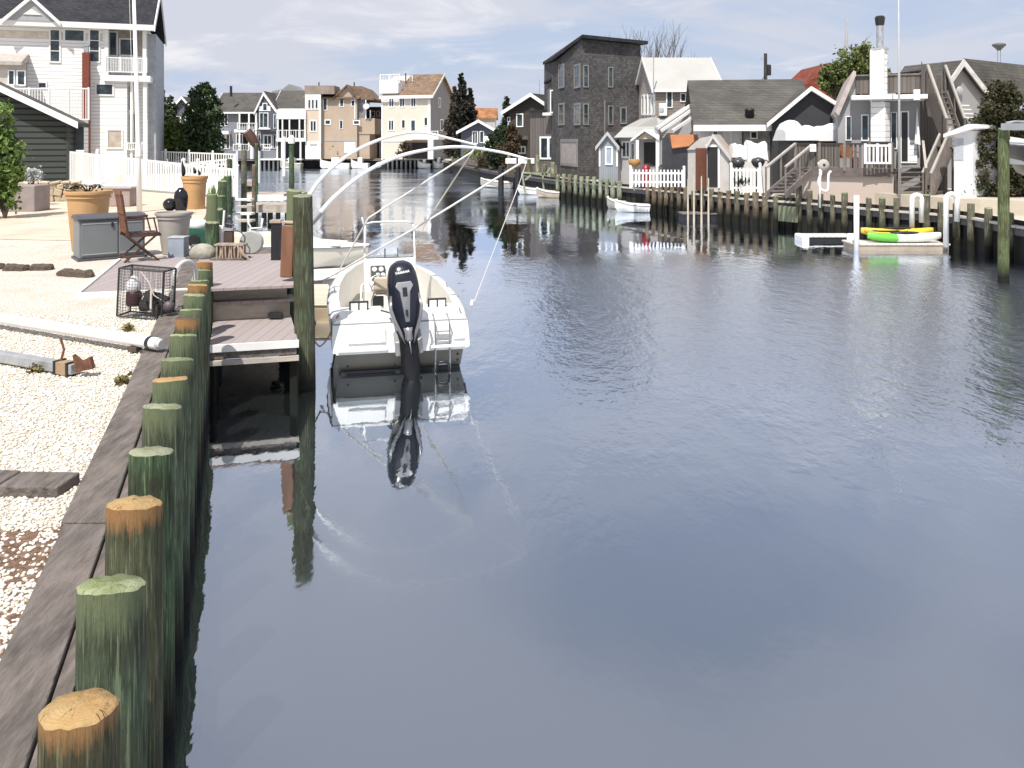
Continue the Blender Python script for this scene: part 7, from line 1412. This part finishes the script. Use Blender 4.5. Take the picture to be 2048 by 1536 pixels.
Y = 37; b_ = Vector((X(1480, Y), Y, GZ)); shrub('low_shrub', [(W(1480, 362, Y), (.5, .3, .12), 20, 50, .12)], leafmat('dark_green_leaves', (.012, .03, .01), (.04, .07, .02)), b_, 'low dark green shrub between the open shed and the deck stairs', seed=10, ls=.08)
LGP = pmat('lift_pile_wood', (.07, .10, .045), (.16, .19, .09), (.06, .055, .025), None, 0, .1)
Y = 20.6; pile(X(2007, Y), Y, Z(258, Y), .125, LGP, CUTG, 'tall green boat lift piling at the right edge of the picture', name='lift_piling', seed=77)
bl = thing('boat_lift', (X(2030, Y), Y, 1), 'grey steel boat lift beam resting on the tall green piling', 'boat lift')
MB().bar(W(1998, 254, Y)-Vector((0, .12, 0)), W(2120, 254, Y-1.2), .12, .17).build('beam', mat('grey_lift_steel', (.30, .30, .32), .45, .1), bl, bevel=.01); MB().tube([W(2012, 246, Y), W(2030, 243, Y), W(2100, 245, Y)], .03, 8).build('cable_drum', GALV, bl)
MB().bar(W(2017, 262, Y), W(2017, 292, Y), .035).build('strap', mat('green_strap', (.2, .24, .12), .8), bl)
M_ = boat_frame((X(2125, Y+.3), Y-.6, Z(372, Y)), (.1, 1)); lb = thing('lifted_boat', (X(2060, Y), Y, 2), 'dark hulled boat hanging in the lift, cut by the right edge', 'boat'); st = [(0, .75, .95, .62, .45, .05), (1, .85, 1.0, .7, .45, .02), (2.4, .8, 1.05, .6, .5, .05), (3.4, .4, 1.12, .25, .7, .25), (3.9, .03, 1.2, .02, .95, .7)]
hull(lb, M_, st, cap=.12, floor=.5, hm=mat('dark_grey_hull', (.05, .055, .06), .3, .1)); MB(M_).tube([(-.8, 0, 1.03), (-.9, 1, 1.08), (-.85, 2.4, 1.12), (-.42, 3.4, 1.2)], .05, 8).build('white_fender_tube', PVC, lb)
# ================================================================ RIGHT BULKHEAD
bk2 = thing('bulkhead', (RB[-1][0], RB[-1][1], 0), 'dark timber bulkhead with a pale cap along the right bank', 'retaining wall')
def off2(i, pts, d_):
    p = Vector((*pts[i], 0)); a = Vector((*pts[max(0, i-1)], 0)); c = Vector((*pts[min(len(pts)-1, i+1)], 0)); t_ = (c-a).normalized(); n_ = Vector((t_.y, -t_.x, 0)); 
    return p+n_*d_   # towards the water for increasing px order
RBA = RB+[RB2[0], RB2[1]]
sgn = 1 if (off2(5, RBA, 1).x < RBA[5][0]) else -1
def rbp(px):  # point on the waterline by photo column
    for i in range(len(RBP)-1):
        if RBP[i][0] <= px <= RBP[i+1][0]:
            f_ = (px-RBP[i][0])/(RBP[i+1][0]-RBP[i][0]); y = RBP[i][1]+(RBP[i+1][1]-RBP[i][1])*f_; return W(px, y, F*H/(y-CY))
    i = 0 if px < RBP[0][0] else -1; y = RBP[i][1]; return W(px, y, F*H/(y-CY))
capm = mat('pale_concrete_cap', (.52, .48, .42), .85, .15, 2); shm = boards('dark_sheet_piling', (.03, .028, .026), .22, 'X', .2, (.005, .005, .005), .8, .3, .8, tilt=False)
for i in range(len(RBA)-1):
    a, b_ = Vector((*RBA[i], 0)), Vector((*RBA[i+1], 0)); t_ = (b_-a).normalized(); n_ = Vector((t_.y, -t_.x, 0))*sgn
    MB().bar(a+n_*.02+Vector((0, 0, .3)), b_+n_*.02+Vector((0, 0, .3)), .06, 1.9).build('sheathing', shm, bk2)
    MB().bar(a+n_*.0+Vector((0, 0, GZ+.03)), b_+n_*.0+Vector((0, 0, GZ+.03)), .5, .07).build('cap_board', capm if i > 3 else WDK, bk2)
    MB().bar(a+n_*.10+Vector((0, 0, GZ-.13)), b_+n_*.10+Vector((0, 0, GZ-.13)), .09, .2).build('waler', mat('grey_waler', (.13, .125, .13), .8, .2), bk2)
RP = pmat('right_bank_pile', (.08, .09, .06), (.20, .185, .13), (.05, .045, .03), None, 0, .1, (.3, .8)); RP2 = pmat('brown_bank_pile', (.12, .095, .065), (.24, .19, .135), (.05, .04, .028), None, 0, .1, (.3, .8)); RP3 = pmat('pale_green_bank_pile', (.15, .18, .12), (.36, .38, .28), (.06, .08, .04), None, 0, .1, (.3, .7))
segs = [([1122, 1134, 1146, 1158, 1170, 1182, 1195, 1208, 1221, 1233, 1246], RP3, 1.45, .14, 'pale green pile of the crowded row before the shingled house', 'green piles before the shingled house'),
        ([1303, 1316, 1328, 1340, 1352, 1366, 1380, 1396, 1413, 1431, 1449, 1466, 1483, 1500, 1518, 1537, 1558], RP2, 1.30, .13, 'weathered brown pile below the open shed', 'brown piles before the open shed'),
        ([1604, 1628, 1650, 1674, 1698, 1721, 1746, 1773, 1800, 1860, 1888, 1925, 1956], RP, 1.52, .11, 'grey green pile before the raised deck', 'piles before the raised deck'),
        ([1992, 2036], RP, 1.45, .11, 'bulkhead pile beside the boat lift', 'piles before the raised deck')]
for pxs, m_, top, r_, lab, grp in segs:
    for i, px in enumerate(pxs):
        p = rbp(px); i0 = max(k for k in range(len(RBP)) if RBP[k][0] <= px or k == 0); i0 = min(i0, len(RB)-2)
        t_ = (Vector((*RB[i0+1], 0))-Vector((*RB[i0], 0))).normalized(); n_ = Vector((t_.y, -t_.x, 0))*sgn; p = p+n_*.22
        pile(p.x, p.y, top+random.uniform(-.07, .1)+(.25 if px in (1604, 1860) else 0), r_*random.uniform(.85, 1.1), random.choice([m_, m_, RP]), CUTG if m_ is RP3 else CUTW, '%s from the left, %s' % (NUM[i], lab), group=grp, seed=px, seg=12, name='bank_pile')
# far end left bits: posts 970-1110
for i, (px, py, Y, top) in enumerate([(945, 340, 84, 2.4), (965, 340, 80, 2.9), (985, 340, 74, 2.2), (1018, 340, 66, 2.6), (1058, 340, 59.5, 2.3), (1075, 340, 57.5, 2.6), (1090, 340, 56, 2.0), (1106, 340, 54.5, 2.2)]):
    pile(X(px, Y), Y, top, .14, RP3 if i % 2 else RP, CUTG, '%s from the left of the scattered mooring posts at the canal bend' % NUM[i].capitalize(), group='mooring posts at the canal bend', seed=px, seg=10, name='mooring_post')
for i, (px, Y) in enumerate([(1002, 61), (1036, 59)]): pile(X(px, Y), Y, 1.75, .2, BOT, CUTB, ['left black mooring pile standing in open water below the whip tip', 'right black mooring pile standing in open water below the whip tip'][i], name='mooring_post', seed=px, seg=14)
# corner timber box of bulkhead at 1580
q0, q1 = rbp(1562), rbp(1602); MB().bar(Vector((q0.x-.2, q0.y-.4, .62)), Vector((q1.x-.3, q1.y-.4, .62)), .12, .62).build('bulkhead_corner', mat('mossy_corner_boards', (.20, .22, .13), .85, .35, 3, stretch=(8, 8, 1)), label='mossy green board panel at the corner of the right bulkhead', cat='bulkhead panel')
# ================================================================ FLOATING DOCK AND KAYAKS
def fdock(name, px0, px1, pyw, depth, z, label, sidem, topm):
    Y = F*H/(pyw-CY); a, b_ = X(px0, Y), X(px1, Y); t = thing(name, ((a+b_)/2, Y, 0), label, 'floating dock')
    MB().box(a, b_, Y, Y+depth, -.1, z-.05).build('float_body', sidem, t, bevel=.02); MB().box(a-.03, b_+.03, Y-.03, Y+depth+.03, z-.048, z).build('deck_boards', topm, t); return t, Y, a, b_
PD = boards('pale_dock_boards', (.62, .60, .55), .2, 'X', .06, None, .8, .1, .3, tilt=False)
t, Yd, da, db = fdock('floating_dock', 1712, 1898, 501, 1.05, .22, 'pale floating dock carrying the yellow and green kayaks', mat('tan_dock_side', (.40, .33, .25), .8, .2, 2), PD)
t2d, Y2, a2, b2 = fdock('floating_dock', 1612, 1708, 483, .8, .20, 'low dark floating dock left of the kayaks', BOT, PD); MB().box(a2-.15, a2+.1, Y2-.1, Y2+.8, -.1, .22).build('corner_float', PVC, t2d, bevel=.06); MB().box(b2-.3, b2-.02, Y2-.2, Y2-.03, 0, .30).build('corner_float', PVC, t2d, bevel=.05)
def kayak(px0, px1, py, Y, zb, wd, hh, m_, m2, split, label):
    a, b_ = X(px0, Y), X(px1, Y); o_ = Vector(((a+b_)/2, Y, zb)); t = thing('kayak', o_, label, 'kayak', 'kayaks on the floating dock'); n = 16; st = []
    for k in range(n+1):
        f_ = k/n; w2 = wd/2*max(.03, math.sin(math.pi*f_))**.6; hz = hh*(.6+.4*max(0, math.sin(math.pi*f_))**.5); lift = .14*abs(2*f_-1)**3
        st.append([(a+(b_-a)*f_, Y+w2*math.cos(q_)*1.0, zb+lift+hz*(.5+.5*math.sin(q_)) if math.sin(q_) > -2 else 0) for q_ in [2*math.pi*j/12 for j in range(12)]])
    k2 = int(n*split); mb = MB(); loft(mb, st[:k2+1], True); mb.add(st[0], [tuple(range(12))]); mb.build('bow_half', m_, t, smooth=True); mb = MB(); loft(mb, st[k2:], True); mb.add(st[-1], [tuple(range(12))]); mb.build('stern_half', m2, t, smooth=True)
    mb = MB(); mb.lathe([(.28, 0), (.30, .03), (.24, .04), (.2, -.03), (.01, -.05)], (0, 0, 0), 18, Matrix.Translation((a+(b_-a)*.5, Y, zb+hh*.98)) @ Matrix.Diagonal((1.6, .75*wd/.6, 1, 1))); mb.build('cockpit_rim', BLKP, t, smooth=True)
YEL = mat('yellow_plastic', (.72, .52, .05), .35, .05, 2); GRE = mat('lime_green_plastic', (.14, .52, .06), .35, .1, 2); WPK = mat('white_kayak', (.80, .80, .76), .35, .05)
kayak(1722, 1866, 460, Yd+.80, .34, .5, .30, YEL, YEL, .5, 'yellow kayak lying behind on the floating dock')
kayak(1735, 1882, 470, Yd+.32, .22, .55, .32, GRE, WPK, .42, 'kayak with a lime green bow and white stern at the front of the dock')
kayak(1728, 1815, 466, Yd+.6, .40, .3, .16, mat('amber_plastic', (.60, .30, .03), .4), YEL, .3, 'small amber and yellow kayak deck between the other two')
def hoop(px, pyb, pyt, Y, wpx, label):
    r_ = wpx/2/F*Y; x = X(px, Y); zt0 = Z(pyt, Y)-r_; t = thing('dock_hoop', (x, Y, .36), label, 'handrail', 'white hoops on the kayak dock'); pts = [Vector((x, Y, Z(pyb, Y)))]+[Vector((x+r_-r_*math.cos(a), Y, zt0+r_*math.sin(a))) for a in np.linspace(0, math.pi, 12)]+[Vector((x+2*r_, Y, Z(pyt+55, Y)))]
    MB().tube(pts, .085, 12).build('pipe', PVC, t, smooth=True)
hoop(1824, 462, 390, Yd+1.12, 19, 'left white hooped pipe behind the kayaks'); hoop(1892, 494, 388, Yd-.08, 22, 'right white hooped pipe at the end of the kayak dock')
MB().tube([(X(1713, Yd-.1), Yd-.1, -.5), (X(1713, Yd-.1), Yd-.1, Z(390, Yd))], .085, 12).build('dock_pole', PVC, label='straight white pipe pole at the left corner of the kayak dock', cat='pole', smooth=True)
Y = 30.6; b_ = Vector((X(1799, Y), Y, GZ)); MB().tube([b_, (X(1798, Y), Y, 6.0), (X(1797, Y), Y, 9.5)], [.05, .045, .02], 8).build('tall_mast', GRW, label='very tall thin grey flagpole in front of the chimney house', cat='flagpole', smooth=True)
# stakes in the water near the open shed
for i, (px, yt, yb) in enumerate([(1376, 358, 440), (1388, 350, 444), (1403, 352, 446), (1417, 356, 443)]):
    Y = F*H/(yb-CY); MB().tube([(X(px, Y), Y, -.3), (X(px, Y), Y, Z(yt, Y))], [.05, .025], 8).build('thin_stake', mat('pale_stake', (.55, .48, .38), .8, .1), label='thin pale stake standing in the water before the open shed, %s from left' % NUM[i], cat='stake', group='thin stakes before the open shed')
fdock('floating_dock', 1366, 1442, 440, 1.0, .3, 'thin dark floating platform below the open shed', BOT, WDK)
# small skiffs
sk1, sm1 = small_boat('skiff', (X(1300, 41.5), 41.5), (-1, .12), 1.75, .95, 'small white skiff with a blue grey interior below the picket fence'); 
sk2, _ = small_boat('skiff', (X(1252, 43.5), 43.6), (-1, .25), 1.0, .9, 'small grey boat at the left of the picket fence', hm=GELG)
small_boat('skiff', (X(1118, 53.5), 52.5), (-1, .1), 1.5, 1.2, 'pale skiff by the crowded green piles', hm=mat('beige_hull', (.5, .42, .32), .6)); small_boat('skiff', (X(1085, 56.5), 55.5), (-1, .15), 1.7, 1.2, 'light grey skiff left of the crowded green piles'); small_boat('skiff', (X(1042, 63.5), 63.5), (-1, .2), 3.2, 1.4, 'white skiff between the two black mooring piles', hm=GELG, sc=1.2)
# green lift frames near 1060-1115
t = thing('boat_cradle', (X(1085, 55), 55, 0), 'pale green timber boat cradle frame beside the skiffs', 'boat cradle'); mb = MB(); Y = 55
for a, b_ in (((1044, 345), (1050, 385)), ((1044, 345), (1118, 350)), ((1118, 348), (1119, 385)), ((1085, 345), (1088, 385)), ((1090, 352), (1100, 335)), ((1050, 360), (1062, 350)), ((1100, 385), (1118, 352))): mb.bar(W(*a, Y), W(*b_, Y), .12)
mb.build('frame', mat('pale_green_timber', (.26, .29, .2), .85, .2), t)
# white boxes and lifebelts at the bend
for i, (px, py, w_, h_) in enumerate([(1022, 322, 22, 11), (1046, 322, 20, 11), (1062, 322, 14, 11)]):
    Y = 62; c = W(px, py, Y); MB().cbox(c, (w_/F*Y, .6, h_/F*Y)).build('dock_box', WHITE, label='white dock box on the bank under the whip tip, %s from left' % NUM[i], cat='dock box', group='white dock boxes at the canal bend', bevel=.04)
    MB().cbox((c.x, c.y, (c.z-.25+GZ)/2), (.5, .5, max(.1, c.z-.2-GZ))).build('box_stand', DW, label='dark stand under the %s white dock box' % NUM[i], cat='stand')
# timber walkway railing at bend (990-1110)
fence('timber_fence', (X(905, 92), 92, GZ), (X(1112, 56.5), 56.5, GZ), .75, .75, 'weathered grey timber fence along the canal bend', m=WDK, sp=.5, picket=(.2, .04), rails=(.3, .85), psp=3)
# ================================================================ FAR BANK EDGE
bk3 = thing('bulkhead', (-20, 112.5, 0), 'low dark timber bulkhead across the end of the canal', 'retaining wall')
FBp = [LB[-1]]+FB+[RB[0]]
for i in range(len(FBp)-1):
    a, b_ = Vector((*FBp[i], 0)), Vector((*FBp[i+1], 0)); MB().bar(a+Vector((0, -.05, .3)), b_+Vector((0, -.05, .3)), .1, 1.9).build('sheathing', mat('black_sheathing', (.012, .012, .012), .8), bk3); MB().bar(a+Vector((0, -.1, GZ+.05)), b_+Vector((0, -.1, GZ+.05)), .5, .12).build('cap_board', mat('grey_cap', (.3, .28, .26), .8), bk3)
proto = None
for i, px in enumerate(list(range(520, 610, 9))+list(range(776, 876, 9))):
    Y = 111.6; xx = X(px, Y)
    if proto is None:
        proto = thing('bank_pile', (xx, Y, 0), 'small pale pile of the row along the dark bulkhead at the canal end', 'piling', 'piles along the far bulkhead'); MB().lathe([(.14, -.5), (.14, .9), (.12, 1.1)], (xx, Y, 0), 8).build('shaft', GRW, proto)
    else: dup(proto, (xx, Y, 0))
# things on far bank: white boats / docks strips, dock deck
far = [(640, 700, 322, 'white moored boat below the tan house', GEL), (702, 738, 324, 'white moored boat left of the cream house', GEL), (835, 862, 327, 'white moored boat below the cream house balcony', GEL), (866, 888, 328, 'small white moored boat right of the cream house', GEL), (560, 604, 322, 'low pale moored boat below the white porch house', GELG)]
for a, b_, py, lab, m_ in far:
    Y = 110; L_ = X(b_, Y)-X(a, Y); t, M_ = small_boat('moored_boat', (X(b_, Y), Y), (-1, .02), L_, 1.6, lab, hm=m_, sc=2.0)
    MB(M_).box(-.5, .5, L_*.35, L_*.6, .5, 1.5).build('cabin', WHITE, t, bevel=.08)
for i, (a, b_) in enumerate([(524, 608), (768, 868)]):
    Y = 112; MB().box(X(a, Y), X(b_, Y), Y-1.2, Y+1, GZ+.08, GZ+.3).build('dock_platform', WHITE if i == 0 else WDK, label=['long white edged dock below the white porch house', 'grey timber dock below the cream house'][i], cat='dock')
Y = 112.5; shrub('leafy_shrub', [(W(655, 302, Y), (1.5, 1, 1.2), 26, 60, .5), (W(680, 292, Y), (1.3, 1, 1.8), 30, 60, .5), (W(643, 312, Y), (1.2, 1, .7), 16, 50, .4)], leafmat('brown_green_leaves', (.035, .04, .015), (.10, .095, .04)), (X(668, Y), Y, GZ), 'brown green bushes at the foot of the tan house', seed=15, ls=.32)
shrub('leafy_shrub', [(W(806, 300, 107), (.9, .7, .9), 18, 50, .35)], BRC, (X(806, 107), 107, GZ), 'round brown bush before the cream house garage', seed=16, ls=.28)
for i, (px, py, Y, r) in enumerate([(955, 318, 88, 1.6), (980, 325, 76, 1.2), (935, 318, 92, 1.3)]):
    shrub('leafy_shrub', [(W(px, py, Y), (r, r*.7, r*.6), 22, 50, .4)], [leafmat('yellow_green_leaves', (.07, .10, .02), (.15, .19, .04)), BRC, DKC][i], (X(px, Y), Y, GZ), ['yellowish bush on the bank at the left whip tip', 'brown bush on the bank left of the black mooring piles', 'dark bush below the tall cypresses'][i], seed=60+i, ls=.25)
# distant treeline
DT2 = leafmat('hazy_trees', (.06, .075, .06), (.11, .125, .10)); ps = []
g = random.Random(2)
for k in range(150): x = -150+k*2.6; ps.append(((x, 260, GZ+g.uniform(1, 5)), (3, 2, 2.5), 10, 16, 1.6))
o_ = leaves('treeline', ps, DT2, (0, 260, GZ), seed=70, ls=1.4); tag(o_, 'far wood forming a low dark band behind the houses', 'wood', kind='stuff')
# ================================================================ LEFT NEIGHBOUR DOCKS
for i, (px, ptop, Y, r_) in enumerate([(488, 300, 33, .11), (508, 330, 36, .085), (513, 288, 40, .08), (583, 287, 37, .115), (445, 362, 24, .13), (455, 352, 26, .13)]):
    pile(X(px, Y), Y, Z(ptop, Y), r_, [RP, RP2, PG, PG, PG, PG][i], CUTW, ['tall brown pile at the end of the white fence', 'brown pile right of the fence end', 'tall dark pile with a white pole beside it, neighbour dock', 'tall dark pile in the water with a white cap', 'dark square topped pile before the white panel', 'second dark pile before the white panel'][i], name='dock_piling', seed=200+i, seg=14, group='tall dock pilings')
MB().lathe([(.15, 0), (.15, .25), (.05, .38)], (X(583, 37), 37, Z(287, 37)), 14).build('pile_cap', PVC, label='white conical cap on the tall dark water pile', cat='pile cap')
for i, (px, a, b_, Y) in enumerate([(517, 285, 366, 42), (568, 273, 352, 48), (504, 290, 318, 44)]): MB().tube([(X(px, Y), Y, Z(b_, Y)), (X(px, Y), Y, Z(a, Y))], .09, 10).build('davit_pole', PVC, label=['white davit pole beside the neighbour dock pile', 'taller white pole rising from the water before the white porch house', 'short white pole under the hanging dinghy'][i], cat='pole')
for i, (a, b_, py, Y, z_) in enumerate([(484, 568, 392, 40, 1.0), (484, 506, 356, 52, 1.1), (484, 600, 380, 47, .6), (486, 590, 402, 36.5, .75)]):
    t = thing('finger_dock', (X(a, Y), Y, 0), ['wooden finger dock of the neighbour crossing to the left water pile', 'short pale finger dock beside the white fence end', 'long low finger dock reaching the tall dark pile', 'nearest narrow finger dock with a pale edge'][i], 'dock'); MB().box(X(a, Y), X(b_, Y), Y, Y+1.6, z_-.12, z_).build('dock_deck', RIS, t); MB().box(X(a, Y), X(b_, Y), Y-.05, Y-.003, z_-.35, z_-.02).build('edge_board', [EDGE, RIS][i % 2], t)
    for k in range(3): x = X(a, Y)+(X(b_, Y)-X(a, Y))*(k+.5)/3; MB().box(x-.09, x+.09, Y+.1, Y+.28, -.8, z_-.13).build('post', PG, t)
# dinghy hanging tilted on davit
M_ = Matrix.Translation(W(490, 262, 40)) @ Matrix.Scale(.72, 4) @ Matrix.Rotation(R(57), 4, 'Y') @ Matrix.Rotation(R(-90), 4, 'Z') @ Matrix.Rotation(R(-80), 4, 'Y'); t = thing('hanging_dinghy', W(500, 285, 40), 'brown hulled dinghy hanging steeply from a davit above the neighbour dock', 'boat')
st = [(0, .30, .3, .25, .1, 0), (.5, .36, .3, .28, .08, -.03), (1.1, .30, .32, .22, .08, -.02), (1.5, .12, .36, .06, .16, .08), (1.65, .02, .38, .01, .28, .22)]; hull(t, M_, st, cap=.06, floor=.12, hm=mat('dark_brown_hull', (.07, .03, .02), .5, .2))
# ladder steps near neighbour dock left
t = thing('dock_steps', W(470, 400, 25), 'small stack of pale steps beside the dark piles behind the deck', 'steps')
for k in range(4): q = W(486, 398+k*14, 27-k*1.2); MB().box(q.x-.25, q.x+.25, q.y, q.y+.35, q.z-.06, q.z).build('tread', RIS if k % 2 else EDGE, t)
